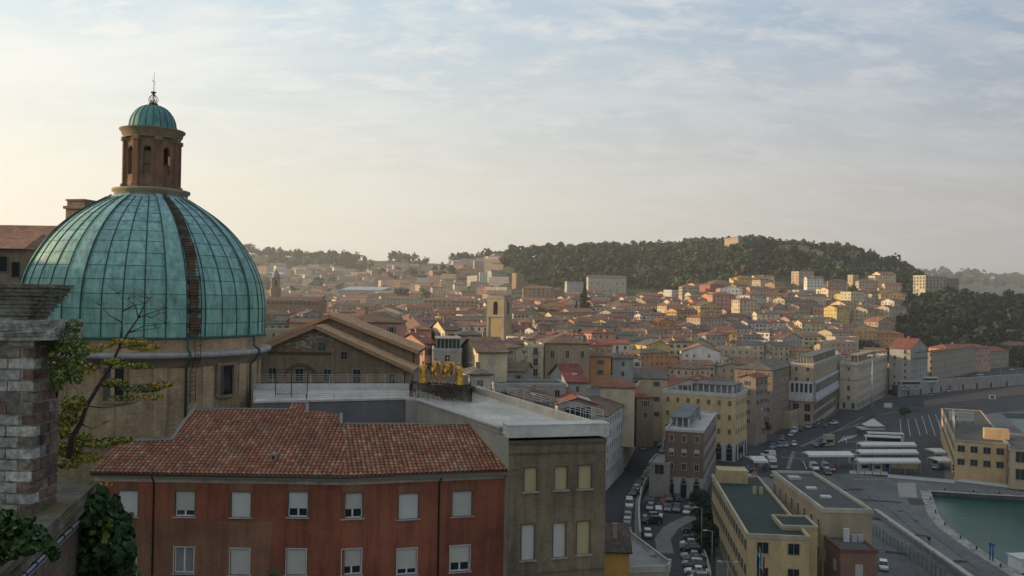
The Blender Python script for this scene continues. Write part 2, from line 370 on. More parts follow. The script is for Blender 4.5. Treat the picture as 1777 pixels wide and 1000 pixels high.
# a rectangle would cross the land behind the town: the sea lies to the right of the shore
tag(b.build('sea_water', WATER), kind='structure')
def sheet(name, pts, z, m, kind='structure', dens=None):
    b = MB(); q = gp(pts, z)
    a = sum(q[i].x*q[(i+1) % len(q)].y-q[(i+1) % len(q)].x*q[i].y for i in range(len(q)))
    if a < 0: q = q[::-1]
    b.face(q); return tag(b.build(name, m), kind=kind)
def strip(b, pts, w, z, m=0, c=(1, 1, 1), h=None):   # a ribbon (or low wall, with h) along traced ground points
    q = gp(pts, z)
    for i in range(len(q)-1):
        d = (q[i+1]-q[i]).normalized(); s = Vector((-d.y, d.x, 0))*w/2
        a0, a1, a2, a3 = q[i]-s, q[i+1]-s, q[i+1]+s, q[i]+s
        if h is None: b.face([a0, a1, a2, a3], m, c)
        else: b.prism([(p.x, p.y) for p in (a0, a1, a2, a3)], z-0.3, z+h, m, c)
# ------------------------------------------------------------------ foreground buildings
def plane_hit(px, py, o, n):
    r = ray(px, py); c = Vector((0, 0, H)); return c+r*((Vector(o)-c).dot(n)/r.dot(n))
def inside(p, poly):
    c = False; n = len(poly)
    for i in range(n):
        a, b_ = poly[i], poly[(i+1) % n]
        if (a[1] > p[1]) != (b_[1] > p[1]) and p[0] < (b_[0]-a[0])*(p[1]-a[1])/(b_[1]-a[1])+a[0]: c = not c
    return c
def frame_mat(o, u, up=(0, 0, 1)):     # matrix whose x runs along u, y into the wall, z up, origin o
    u = Vector(u).normalized(); z = Vector(up); y = z.cross(u).normalized()
    return Matrix.Translation(Vector(o)) @ Matrix((u, y, z)).transposed().to_4x4()
def wall_with_holes(b, o, u, Lx, z0, z1, holes, m=0, c=(1, 1, 1), depth=0.18, mrev=None):
    # o: left end at z=0; u: direction to the right; holes (x0, x1, z0, z1): the wall face is cut and each reveal built
    T = frame_mat((o[0], o[1], 0), u); w = lambda x, y, z: T @ Vector((x, y, z))
    xs = sorted({0, Lx} | {h[0] for h in holes} | {h[1] for h in holes}); zs = sorted({z0, z1} | {h[2] for h in holes} | {h[3] for h in holes})
    for i in range(len(xs)-1):
        for j in range(len(zs)-1):
            xm, zm = (xs[i]+xs[i+1])/2, (zs[j]+zs[j+1])/2
            if any(h[0] < xm < h[1] and h[2] < zm < h[3] for h in holes): continue
            b.face([w(xs[i], 0, zs[j]), w(xs[i+1], 0, zs[j]), w(xs[i+1], 0, zs[j+1]), w(xs[i], 0, zs[j+1])], m, c)
    for h in holes:
        a0, a1, e0, e1 = h
        for q in (((a0, 0, e0), (a1, 0, e0), (a1, depth, e0), (a0, depth, e0)), ((a0, 0, e1), (a0, depth, e1), (a1, depth, e1), (a1, 0, e1)), ((a0, 0, e0), (a0, depth, e0), (a0, depth, e1), (a0, 0, e1)), ((a1, 0, e0), (a1, 0, e1), (a1, depth, e1), (a1, depth, e0))):
            b.face([w(*p) for p in q], m if mrev is None else mrev, c)
    return T
REDB = brick_mat('red_brick', (0.265, 0.070, 0.040), (0.21, 0.058, 0.034), (0.25, 0.12, 0.07), var=(0.35, 0.22), stain=(0.12, 0.35))
GREYB = brick_mat('weathered_brick', (0.27, 0.205, 0.13), (0.20, 0.155, 0.10), (0.19, 0.16, 0.12), var=(0.4, 0.30), stain=(0.15, 0.35))
TANB = brick_mat('tan_brick', (0.62, 0.44, 0.25), (0.42, 0.29, 0.165), (0.42, 0.34, 0.23), w=0.3, h=0.08, var=(0.35, 0.30), stain=(0.14, 0.35))
BRNB = brick_mat('brown_brick', (0.36, 0.25, 0.155), (0.27, 0.185, 0.12), (0.27, 0.21, 0.15), w=0.3, h=0.08, var=(0.3, 0.28), stain=(0.08, 0.35))
BARREL = mat('clay_tile', 'attr', 0.85, noise=(3.5, 0.3), noise2=(0.35, 0.22))
STONE = mat('cornice_stone', 'attr', 0.88, noise=(0.8, 0.3), noise2=(5, 0.2), bump=(8, 0.25))
SHUT = mat('roller_shutter', 'attr', 0.6, noise=(2, 0.06))
rnd = random.Random(11)
def shutter_mesh(b, T, w, h, frac, c, framec=(0.62, 0.62, 0.6), curtain=False):
    # inside an opening w x h: frame, panes and a roller shutter lowered over frac of the height (materials 0 frame/shutter, 1 glass)
    pass
def red_building():
    zE = P(600, 827, 55).z
    e0 = P(158, 820, 55); e1 = P(600, 827, 55); e2 = P(895, 815, 58)
    e0.z = e1.z = e2.z = zE; e0.x -= 0
    t = thing('brick_apartment_block', (e1.x, e1.y, 28), 'long red brick block with clay tiled roof and white roller shutters in the foreground', 'building')
    segs = [(e0, e1), (e1, e2)]
    over = 0.35
    # walls: the facade stands behind the eave overhang
    dirs = [(b_-a).normalized() for a, b_ in segs]; nrm = [Vector((d.y, -d.x, 0)) for d in dirs]   # outward (to the camera)
    f0 = e0-nrm[0]*over; f1 = e1-(nrm[0]+nrm[1]).normalized()*over; f2 = e2-nrm[1]*over-dirs[1]*0.35
    tops = [[(222, 852, 897, 1.0), (321, 853, 897, .76), (418, 854, 898, 1.0), (517, 854, 898, .66), (612, 856, 900, .64), (709, 857, 901, 1.0), (802, 853, 896, 1.0)],
            [(219, 949, 994, 1.0), (319, 950, 995, 0.0), (416, 952, 998, 1.0), (514, 953, 998, 1.0), (610, 953, 998, .68), (706, 952, 998, .78), (798, 947, 992, .66)]]
    b = MB(); wins = []
    for si, (a, c_) in enumerate(((f0, f1), (f1, f2))):
        u = (c_-a).normalized(); n = Vector((u.y, -u.x, 0)); holes = []
        for row in range(2):
            for (px, y0, y1, fr) in tops[row]:
                if (px < 600) != (si == 0) and not (px > 600 and si == 1): continue
                if (px > 600) != (si == 1): continue
                p0 = plane_hit(px-17, (y0+y1)/2, a, n); p1 = plane_hit(px+17, (y0+y1)/2, a, n)
                zt = plane_hit(px, y0, a, n).z; zb = plane_hit(px, y1, a, n).z
                x0 = (p0-a).dot(u); x1 = (p1-a).dot(u); holes.append((x0, x1, zb, zt)); wins.append((a, u, x0, x1, zb, zt, fr, row))
        for (x0, x1, zb, zt, row) in [(h[0], h[1], h[2], h[3], 0) for h in holes]:
            pass
        low = [(h[0], h[1], h[2]-7.2, h[3]-7.2) for h in holes if h[3] > 39.5]
        holes2 = holes+low
        for h in low: wins.append((a, u, h[0], h[1], h[2], h[3], 1.0, 1))
        zf = zE-0.62
        wall_with_holes(b, a, u, (c_-a).length, 28, zf, holes2, 0, (1, 1, 1), 0.22)
        b.face([(a.x, a.y, zf), (c_.x, c_.y, zf), (c_.x, c_.y, zE-0.02), (a.x, a.y, zE-0.02)], 1, (0.42, 0.38, 0.32))
    # right end wall and rear
    back = Vector((0.2, 1, 0)).normalized()*11.5
    g0, g2 = f0+Vector((0, 11.5, 0)), f2+back
    for a, c_ in ((f2, g2), (g2, g0), (g0, f0)):
        b.face([(a.x, a.y, 28), (c_.x, c_.y, 28), (c_.x, c_.y, zE-0.02), (a.x, a.y, zE-0.02)], 0)
    b.build('wall', [REDB, STONE], t)
    BRP = brick_mat('patch_brick', (0.27, 0.125, 0.07), (0.22, 0.10, 0.06), (0.24, 0.14, 0.09), var=(0.35, 0.25), stain=(0.2, 0.3))
    for (a, u, x0, x1, zb, zt, fr, row) in wins:
        if zt > 38:
            T = frame_mat((a.x, a.y, 0), u); w = MB(); w.box(x0-.05, -.006, zt+.052, x1+.05, .05, min(zt+(.52 if row == 0 else .35), zE-.63), 0, (1, 1, 1), T, skip='k'); w.build('lintel', [BRP], t)
    uu_ = (f1-f0).normalized(); hh = [(q[2]-2.6-.06, q[3]-2.6+.06, q[4]-.03, q[5]+.06) for q in wins if q[0] is f0 and q[3] < 11.4 and q[2] > 2.6]; w = MB(); o_ = f0+uu_*2.6+Vector((uu_.y, -uu_.x, 0))*.004
    wall_with_holes(w, o_, uu_, 8.8, 33, zE-3.05, [h for h in hh if h[3] < zE-3.05 and h[2] > 33], 0, (1, 1, 1), 0.003); w.build('repaired_brickwork', [BRP], t)
    for (a, u, x0, x1, zb, zt, fr, row) in wins:
        T = frame_mat((a.x, a.y, 0), u); w = MB(); fw = (0.55, 0.53, 0.50) if row else (0.10, 0.085, 0.075)
        sc = rnd.choice([(0.46, 0.45, 0.40), (0.5, 0.5, 0.47), (0.42, 0.41, 0.36)])
        c0 = T @ Vector(((x0+x1)/2, 0, zb))
        # surround
        q = 0.05
        for bb in ((x0-q, x0, zb, zt+q), (x1, x1+q, zb, zt+q), (x0, x1, zt, zt+q)): w.box(bb[0], -0.02, bb[2], bb[1], 0.10, bb[3], 0, fw, T)
        fo = w.build('window', [PLAIN], t, loc=c0)
        s = MB(); s.box(x0-0.13, -0.12, zb-0.06, x1+0.13, 0.15, zb, 0, (0.42, 0.40, 0.37), T); s.build('sill', [STONE], fo)
        if fr > 0:
            s = MB(); zz = zt-(zt-zb)*fr+0.004; nsl = max(3, int((zt-zz)/0.055)); dz = (zt-zz)/nsl
            for k in range(nsl):
                za = zz+k*dz
                s.face([T @ Vector((x0+.01, 0.105, za)), T @ Vector((x1-.01, 0.105, za)), T @ Vector((x1-.01, 0.118, za+dz)), T @ Vector((x0+.01, 0.118, za+dz))], 0, sc)
            s.build('roller_shutter', [SHUT], fo)
        if fr < 1:
            s = MB(); zz = zt-(zt-zb)*fr; wc = (0.62, 0.63, 0.63); xm = (x0+x1)/2
            for bb in ((x0, x0+.07, zb, zz), (x1-.07, x1, zb, zz), (xm-.05, xm+.05, zb, zz), (x0+.07, xm-.05, zb, zb+.09), (xm+.05, x1-.07, zb, zb+.09)): s.box(bb[0], 0.135, bb[2], bb[1], 0.19, bb[3], 0, wc, T)
            s.build('sash', [SHUT], fo)
            s = MB(); s.face([T @ Vector((x0, 0.17, zb)), T @ Vector((x1, 0.17, zb)), T @ Vector((x1, 0.17, zz)), T @ Vector((x0, 0.17, zz))]); s.build('pane', [GLASS], fo)
            if fr == 0:
                s = MB(); 
                for k in range(14):
                    xa = x0+0.08+(x1-x0-0.16)*k/14; xb = x0+0.08+(x1-x0-0.16)*(k+1)/14
                    s.face([T @ Vector((xa, 0.155+0.01*(k % 2), zb+.1)), T @ Vector((xb, 0.155+0.01*((k+1) % 2), zb+.1)), T @ Vector((xb, 0.155+0.01*((k+1) % 2), zt)), T @ Vector((xa, 0.155+0.01*(k % 2), zt))], 0, (0.22, 0.22, 0.22))
                s.build('curtain', [PLAIN], fo)
    # roof
    tan = math.tan(R(18)); planes = []
    for (a, c_), n in zip(segs, nrm):
        up = (-n+Vector((0, 0, tan))).normalized(); planes.append((a, (c_-a).normalized(), up, (c_-a).normalized().cross(up)))
    outA = [(158, 821), (600, 829), (600, 737), (592, 737), (592, 719), (533, 717), (533, 701), (504, 701), (500, 712), (338, 711), (322, 730), (298, 765), (205, 767)]
    outB = [(598, 829), (896, 818), (845, 738), (598, 737)]
    b = MB(); base = MB(); tops_ = []
    for (o, u, up, n), outl in zip(planes, (outA, outB)):
        pl = [plane_hit(px, py, o, n) for px, py in outl]; uv = [((p-o).dot(u), (p-o).dot(up)) for p in pl]
        off = n*(-0.06) if n.z > 0 else n*0.06
        nn = n if n.z > 0 else -n
        pts = [p-nn*0.03 for p in pl]
        base.face(pts, 0, (0.12, 0.05, 0.03)); bot = [p-nn*0.28 for p in pl]
        for i in range(len(pts)): j = (i+1) % len(pts); base.face([pts[i], pts[j], bot[j], bot[i]], 0, (0.20, 0.17, 0.14))
        u0 = min(q[0] for q in uv); u1 = max(q[0] for q in uv); v1 = max(q[1] for q in uv)
        W = 0.30; Hh = 0.40; NS = 5
        k = 0; uu = u0
        while uu < u1:
            v = -0.02; row = 0; jx = rnd.uniform(-.008, .008)
            while v < v1:
                if inside((uu+W/2, v+Hh*0.5), uv):
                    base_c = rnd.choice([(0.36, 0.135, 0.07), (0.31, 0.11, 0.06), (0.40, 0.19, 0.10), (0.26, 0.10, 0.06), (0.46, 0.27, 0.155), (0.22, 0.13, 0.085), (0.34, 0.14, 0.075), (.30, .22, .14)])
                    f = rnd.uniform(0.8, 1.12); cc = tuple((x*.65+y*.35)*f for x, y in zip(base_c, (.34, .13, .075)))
                    r0 = 0.122; r1 = 0.098; vs = []; wob = rnd.uniform(-.006, .006)
                    for (vv, rr, lift) in ((v, r0, 0.050), (v+Hh+.05, r1, 0.012)):
                        for s_ in range(NS+1):
                            a = math.pi*s_/NS
                            vs.append(o+u*(uu+W/2+jx+wob-math.cos(a)*rr)+up*vv+nn*(lift*0.6+math.sin(a)*rr*0.8))
                    fs = [(s_, s_+NS+1, s_+NS+2, s_+1) for s_ in range(NS)]
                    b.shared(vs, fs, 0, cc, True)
                    # end mouth
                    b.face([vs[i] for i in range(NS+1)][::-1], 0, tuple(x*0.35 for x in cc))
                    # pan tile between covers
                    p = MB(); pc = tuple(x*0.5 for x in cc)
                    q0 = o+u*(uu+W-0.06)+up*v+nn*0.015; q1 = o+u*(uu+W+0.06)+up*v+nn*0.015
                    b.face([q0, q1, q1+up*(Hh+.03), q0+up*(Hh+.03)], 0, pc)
                v += Hh; row += 1
            uu += W; k += 1
        tops_.append(pl)
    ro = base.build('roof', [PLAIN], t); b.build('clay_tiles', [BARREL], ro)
    # rear slope, falling away behind the ridge
    b = MB(); A = tops_[0]; B_ = tops_[1]
    for p, q in ((A[2+1], A[2]), (B_[2], B_[3]), (A[9], A[8]), (A[12], A[11])):
        r = Vector((0, 6, -2.2)); b.face([p-Vector((0, 0, .1)), q-Vector((0, 0, .1)), q+r, p+r], 0, (0.3, 0.11, 0.07))
    b.build('rear_roof', [TILES], t)
    # ridge flashing, gutter, hip border
    b = MB()
    for pts in ([A[12], A[11], A[10], A[9], A[8]], [A[7], A[6], A[5]], [A[4], A[3]], [B_[3], B_[2]]):
        for p, q in zip(pts, pts[1:]): b.beam(p+Vector((0, 0, .08)), q+Vector((0, 0, .08)), 0.22, 0.07, 0, (0.20, 0.19, 0.18))
    b.beam(B_[1]+Vector((0, 0, .1)), B_[2]+Vector((0, 0, .12)), 0.30, 0.12, 0, (0.12, 0.125, 0.12))
    b.build('ridge_flashing', [PLAIN], t)
    b = MB(); g = Vector((0, -0.08, -0.06)); b.tube([e0+g, e1+g, e2+g], 0.075, 8, 0, (0.07, 0.06, 0.05)); b.build('gutter', [METAL], t)
    for px in (268, 762):
        si = 0 if px < 600 else 1; a = (f0, f1)[si]; n = nrm[si]
        q = plane_hit(px, 835, a, n); q.z = 0; n_ = n*0.09; b = MB()
        gx = q+n*0.38+Vector((0.12 if si else 0, 0, 0)); b.tube([(gx.x, gx.y, zE-.08), (gx.x, gx.y, zE-.25), (q.x+n_.x, q.y+n_.y, zE-.7), (q.x+n_.x, q.y+n_.y, 30)], 0.055, 8, 0, (0.05, 0.04, 0.035)); b.build('drainpipe', [METAL], t)
    # little clay chimney pot on the slope
    o, u, up, n = planes[0]; c0 = plane_hit(475, 800, o, n); b = MB()
    b.box(-.16, -.16, -.1, .16, .16, .42, 0, (0.30, 0.25, 0.20), Matrix.Translation(c0)); b.box(-.10, -.165, .12, .10, -.16, .34, 0, (0.03, .03, .03), Matrix.Translation(c0)); b.box(-.2, -.2, .42, .2, .2, .47, 0, (0.28, 0.2, 0.15), Matrix.Translation(c0))
    b.face([c0+Vector(p) for p in ((-.2, -.2, .47), (.2, -.2, .47), (0, 0, .68))], 0, (0.3, 0.22, 0.17)); b.face([c0+Vector(p) for p in ((.2, -.2, .47), (.2, .2, .47), (0, 0, .68))], 0, (0.3, 0.22, 0.17)); b.face([c0+Vector(p) for p in ((-.2, .2, .47), (-.2, -.2, .47), (0, 0, .68))], 0, (0.3, 0.22, 0.17)); b.face([c0+Vector(p) for p in ((.2, .2, .47), (-.2, .2, .47), (0, 0, .68))], 0, (0.3, 0.22, 0.17))
    b.build('vent', [PLAIN], t)
    return zE
zE = red_building()
# ------------------------------------------------------------------ terrace building with the grey brick front
TZt = 43.4; TZf = 42.75
def terrace_building():
    A = G(885, 740, TZt); B_ = G(1055, 736, TZt); C_ = G(822, 668, TZt); D = G(718, 686, TZt); E = G(530, 690, TZt)
    E2 = G(440, 692, TZt); Fb = G(440, 664, TZt); Gb = G(700, 664, TZt)
    t = thing('terraced_building', (A.x+3, A.y+1, 28), 'weathered grey brown brick building with white roof terrace behind the tiled roof', 'building')
    u = (B_-A); u.z = 0; u.normalize(); n = Vector((u.y, -u.x, 0))
    W = MB(); wins = []; holes = []
    fa = A-n*0.28; fb = B_-n*0.28
    for (x0, x1, y0, y1, col) in ((910, 931, 812, 853, 0), (963, 984, 810, 850, 0), (1004, 1026, 808, 848, 0), (905, 927, 911, 972, 1), (960, 981, 908, 967, 1), (1001, 1023, 905, 962, 0)):
        p0 = plane_hit(x0, (y0+y1)/2, fa, n); p1 = plane_hit(x1, (y0+y1)/2, fa, n)
        zt = plane_hit((x0+x1)/2, y0, fa, n).z; zb = plane_hit((x0+x1)/2, y1, fa, n).z
        h = ((p0-fa).dot(u), (p1-fa).dot(u), zb, zt); holes.append(h); wins.append((h, col))
        if y0 > 900: h2 = (h[0], h[1], zb-4.2, zt-4.2); holes.append(h2); wins.append((h2, 1))
    Ln = (fb-fa).length
    wall_with_holes(W, fa, u, Ln, 24, TZt-1.0, holes, 0, (1, 1, 1), 0.25)
    T = frame_mat((fa.x, fa.y, 0), u)
    # string courses and the capping cornice under the parapet
    for (z0, z1, pr) in ((TZt-1.25, TZt-1.0, 0.14), (TZt-1.95, TZt-1.85, 0.06), (30.2+3.2, 30.2+3.32, 0.05)):
        W.box(0.0, -pr, z0, Ln, -0.005, z1, 2, (0.13, 0.115, 0.10), T, skip='k')
    sideA = [(fb, G(1120, 700, TZt)), ]
    # inner court walls and the outer walls
    out_r = C_
    def wall(p, q, z0, z1, m=1, c=(0.2, 0.2, 0.2)): W.face([(p.x, p.y, z0), (q.x, q.y, z0), (q.x, q.y, z1), (p.x, p.y, z1)], m, c)
    wall(fb, C_, 24, TZt-1.0, 0)
    wall(D, fa, 24, TZt-0.75, 1, (0.34, 0.32, 0.27)); wall(E, D, 24, TZt-0.35, 1, (0.17, 0.17, 0.17)); wall(E2, E, 24, TZt-.35, 1, (0.17, .17, .17))
    wall(C_, Gb, 20, TZt-.6, 1, (.3, .28, .24)); wall(Gb, Fb, 20, TZt-.6, 1, (.3, .28, .24))
    W.build('wall', [GREYB, PLASTER, STONE], t)
    for h, col in wins:
        c0 = T @ Vector(((h[0]+h[1])/2, 0, h[2])); w = MB(); q = 0.07
        for bb in ((h[0]-q, h[0]-.004, h[2], h[3]+q), (h[1]+.004, h[1]+q, h[2], h[3]+q), (h[0], h[1], h[3]+.004, h[3]+q)): w.box(bb[0], -0.03, bb[2], bb[1], 0.03, bb[3], 0, (0.10, 0.085, 0.07), T)
        fo = w.build('window', [PLAIN], t, loc=c0)
        s = MB(); s.box(h[0]-0.16, -0.16, h[2]-0.09, h[1]+0.16, 0.1, h[2]-.004, 0, (0.36, 0.33, 0.29), T); s.build('sill', [STONE], fo)
        s = MB(); sc = ((0.42, 0.35, 0.19), (0.47, 0.47, 0.44))[col]; nn = int((h[3]-h[2])/0.06)
        for k in range(nn):
            za = h[2]+(h[3]-h[2])*k/nn; zb = h[2]+(h[3]-h[2])*(k+1)/nn
            s.face([T @ Vector((h[0], 0.115, za)), T @ Vector((h[1], 0.115, za)), T @ Vector((h[1], 0.13, zb)), T @ Vector((h[0], 0.13, zb))], 0, sc)
        s.build('roller_shutter', [SHUT], fo)
    # floor of the terrace
    pale = (0.50, 0.46, 0.40)
    fl = MB(); fl.face([(p.x, p.y, TZf) for p in (A, B_, C_, D)], 0, pale); fl.face([(p.x, p.y, TZf) for p in (E2, E, D, C_, Gb, Fb)], 0, pale)
    fl.build('terrace_floor', [mat('roof_membrane', 'attr', .85, noise=(.5, .30, (1, .4, 1)), noise2=(3, .18))], t)
    sm = MB(); dn = (C_-B_); dn.z = 0
    for i in range(1, 9):
        a = A+(D-A)*(i/9); c = B_+(C_-B_)*(i/9); sm.face([(a.x, a.y, TZf+.006), (c.x, c.y, TZf+.006), (c.x, c.y+.05, TZf+.006), (a.x, a.y+.05, TZf+.006)], 0, (.33, .31, .28))
    tag(sm.build('membrane_seams', [PLAIN], t), kind='stuff')
    # parapets as low thick walls
    pp = MB(); wc = (0.56, 0.54, 0.50)
    def para(p, q, wd, z0, z1, c=wc, shift=0.0):
        d = (q-p); d.z = 0; d.normalize(); s = Vector((-d.y, d.x, 0)); p = p+s*shift; q = q+s*shift
        pp.prism([(v.x, v.y) for v in (p, q, q+s*wd, p+s*wd)], z0, z1, 0, c, bottom=True)
    para(A-u*.12, B_+u*.12, 1.5, TZt-0.78, TZt, wc)                       # deep front parapet
    para(A-u*.16, B_+u*.16, 1.56, TZt-0.003, TZt+.06, (0.5, 0.49, 0.46), -0.03)
    para(B_, C_, 0.25, TZf, TZt-0.05, (0.60, 0.53, 0.42)); 
    d_ = (D-A).normalized()
    para(D, A+d_*1.6, 0.45, TZt-.75, TZt-0.38, (0.33, 0.31, 0.27)); para(D, A+d_*1.6, 0.6, TZt-.38, TZt-0.25, (0.42, 0.41, 0.38), -.1)
    para(E2, D, 0.5, TZt-.36, TZt-0.2, (0.50, 0.49, 0.46), -.1)
    para(Gb, Fb, 0.25, TZf, TZt-0.1); para(C_, Gb, 0.25, TZf, TZt-.1)
    # block at the court corner
    pp.prism([(D.x-.6, D.y-.7), (D.x+1.0, D.y-.9), (D.x+1.2, D.y+.9), (D.x-.6, D.y+.9)], TZt-4, TZt-.36, 0, (0.30, 0.29, 0.26))
    pp.build('parapet', [PLASTER], t)
    # white tube railings
    def railing(pts, hgt, nr, name='railing', c=(0.42, 0.41, 0.38), step=1.6):
        b = MB()
        for p, q in zip(pts, pts[1:]):
            ln = (q-p).length; k = max(1, int(ln/step))
            for i in range(k+1):
                a = p+(q-p)*(i/k); b.beam(a, a+Vector((0, 0, hgt)), 0.05, 0.05, 0, c)
            for j in range(nr):
                z = Vector((0, 0, hgt*(j+1)/nr)); b.beam(p+z, q+z, 0.035, 0.035, 0, c)
        return b.build(name, [PLAIN], t)
    up = Vector((0, 0, -0.05))
    railing([B_+up+Vector((-.1, 2, 0)), C_+up], 0.72, 4)
    railing([Fb+up, Gb+up], 0.8, 4)
    railing([E2+Vector((0, .3, -.2)), E+Vector((0, .3, -.2)), D+Vector((0, .3, -.2))], 0.45, 3, step=2.2)
    railing([D+Vector((.2, .2, -.2)), D+(A-D)*0.30+Vector((.2, 0, -.2))], 0.6, 4, step=1.0)
    return A, B_, C_, D, E, Gb, Fb
TA, TB, TC, TD_, TE, TG, TF = terrace_building()
def small_roof_things():
    # twin floodlights on the right parapet, tripod aerials lying on the terrace, a domed skylight
    for k, (px, py) in enumerate(((830, 681), (837, 683))):
        p = G(px, py, TZt); t = thing('floodlight', p, ('left' if k == 0 else 'right')+' one of two white floodlights clipped to the terrace railing', 'lamp', 'floodlights on the terrace railing')
        b = MB(); b.box(-.17, -.1, .35, .17, .08, .62, 0, (0.5, .5, .48), Matrix.Translation(p) @ Matrix.Rotation(R(-35), 4, 'X')); b.build('lamp_head', [PLAIN], t)
        b = MB(); b.beam(p, p+Vector((0, .1, .5)), .04, .04, 0, (.3, .3, .3)); b.build('bracket', [METAL], t)
    p = G(565, 716, TZt-1.6); b = MB(); pr = [(0.62*math.cos(a), 0.42*math.sin(a)) for a in np.linspace(0, math.pi/2, 7)]; b.lathe([(0.66, -.25), (0.66, 0)]+pr, p, 20, 0, (.35, .36, .35))
    tag(b.build('skylight', [PLAIN], None, loc=p), 'small pale domed skylight in the grey inner court behind the tiled roof', 'skylight')
    for k, (px, py, s) in enumerate(((792, 681+22, 1.0), (806, 708, 1.2), (817, 712, 1.1))):
        p = G(px, py, TZf); b = MB(); q = p+Vector((-.25*s, .15, .55*s)); b.tube([p, q], .014, 5, 0, (.3, .3, .3)); b.tube([p+Vector((.25, .1, 0)), q], .012, 5, 0, (.3, .3, .3)); b.tube([p+Vector((-.3, .3, 0)), q], .012, 5, 0, (.3, .3, .3))
        tag(b.build('tripod', [METAL], None, loc=p), ('small', 'middle', 'rightmost')[k]+' grey metal tripod standing on the pale terrace floor', 'tripod', 'tripods on the terrace')
small_roof_things()
# ------------------------------------------------------------------ domed church
def dome_church():
    dd = 84.0; c = P(256, 578, dd); k = dd/F; zb = c.z; A0 = math.degrees(math.atan2(-c.y, -c.x))
    t = thing('domed_church', (c.x, c.y, 30), 'large church dome of green copper on a tan brick drum with lantern', 'church')
    prof = [(10.92, 0), (10.95, 1.4), (10.92, 2.8), (10.75, 4.0), (10.35, 5.3), (9.75, 6.5), (8.95, 7.75), (7.9, 8.95), (6.6, 10.1), (5.1, 11.1), (3.2, 12.05)]
    # fine profile
    zs = [p[1] for p in prof]; rs = [p[0] for p in prof]
    def arc(n):                        # points evenly spaced along the curve
        zz = np.linspace(0, 12.05, 300); rr = np.interp(zz, zs, rs); rr = np.convolve(np.pad(rr, 12, 'edge'), np.ones(25)/25, 'valid')
        s = np.concatenate([[0], np.cumsum(np.hypot(np.diff(zz), np.diff(rr)))]); q = np.linspace(0, s[-1], n); return np.interp(q, s, rr), np.interp(q, s, zz)*1.09
    NR = 13; SUB = 3; NS = 40; rr, zz = arc(NR*SUB+1)
    off0 = A0+12
    b = MB(); b2 = MB(); rn = random.Random(5)
    for s in range(NS):
        rib = (s % 5 == 0)
        for row in range(NR):
            f = rn.uniform(0.88, 1.07); bl = rn.random(); hgt = row/NR
            g = (0.21, 0.42, 0.33); bb = (0.25, 0.40, 0.42)
            mixf = min(1, max(0, 0.10+0.8*hgt+rn.uniform(-.16, .16))); col = tuple((g[i]*(1-mixf)+bb[i]*mixf)*f for i in range(3))
            for r_ in range(SUB):
                i = row*SUB+r_
                for h2 in range(3):
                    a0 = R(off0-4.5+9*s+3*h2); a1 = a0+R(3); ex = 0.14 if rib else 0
                    vs = []
                    for (a, j) in ((a0, i), (a1, i), (a1, i+1), (a0, i+1)): vs.append(c+Vector((math.cos(a)*(rr[j]+ex), math.sin(a)*(rr[j]+ex), zz[j]+ex*.5)))
                    b.face(vs, 0, col, smooth=False)
                if rib:
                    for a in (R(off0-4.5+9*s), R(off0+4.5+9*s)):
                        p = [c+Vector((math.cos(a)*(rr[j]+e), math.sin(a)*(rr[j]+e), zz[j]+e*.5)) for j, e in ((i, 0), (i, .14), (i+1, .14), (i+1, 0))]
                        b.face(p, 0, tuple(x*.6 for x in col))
    def cop(t_, cc, bs, g):
        mp = N(t_, 'ShaderNodeMapping'); L(t_, g, 'Position', mp, 0); mp.inputs['Scale'].default_value = (1.6, 1.6, 0.22)
        n = N(t_, 'ShaderNodeTexNoise', inp={'Scale': 1.7, 'Detail': 8.0, 'Roughness': 0.7}); L(t_, mp, 0, n, 'Vector')
        r = ramp(t_, [(0.3, (0.55, 0.50, 0.62)), (0.5, (0.95, 1.0, 1.0)), (0.72, (1.35, 1.45, 1.3))]); L(t_, n, 'Fac', r, 0)
        return mixc(t_, 1.0, cc, r.outputs[0], 'MULTIPLY')
    COP = mat('copper_patina', 'attr', 0.62, 0.0, noise=(1.2, 0.25), bump=(2.5, 0.25, 0.06), spec=0.4, extra=cop)
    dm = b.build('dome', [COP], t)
    b = MB(); sc = (0.020, 0.07, 0.055)
    for s in range(NS):
        for e in (-4.5,):
            a = R(off0+e+9*s); ex = 0.16 if (s % 5 in (0, 1)) else 0.02
            if math.sin(a) > 0.5: continue
            b.tube([c+Vector((math.cos(a)*(rr[j]+ex), math.sin(a)*(rr[j]+ex), zz[j]+ex*.5)) for j in range(0, NR*SUB+1, 2)], 0.055, 5, 0, sc, caps=False)
    for row in range(1, NR):
        i = row*SUB
        for s in range(NS):
            ex = 0.15 if s % 5 == 0 else 0.01; am = R(off0+9*s)
            if math.sin(am) > 0.5: continue
            q = 0.0
            p = [c+Vector((math.cos(a)*(rr[i]+ex), math.sin(a)*(rr[i]+ex), zz[i]+q)) for a in (R(off0-4.5+9*s), am, R(off0+4.5+9*s))]
            b.tube(p, 0.024, 4, 0, sc, caps=False)
    b.build('seams', [mat('seam_copper', 'attr', 0.7)], dm)
    # rusty strip of steps running up the dome beside the rib
    b = MB(); a0, a1 = R(off0+5.2), R(off0+11.5)
    for i in range(NR*SUB):
        w_lo = R(rn.uniform(-.9, .9)); w_hi = R(rn.uniform(-1.6, 1.2)); a0, a1 = R(off0+5.4)+w_lo, R(off0+11.2)+w_hi
        vs = [c+Vector((math.cos(a)*(rr[j]+.05), math.sin(a)*(rr[j]+.05), zz[j]+.03)) for a, j in ((a0, i), (a1, i), (a1, i+1), (a0, i+1))]
        b.face(vs, 0, rn.choice([(.13, .068, .042), (.10, .056, .038), (.16, .085, .05), (.12, .14, .10), (.17, .10, .065)]))
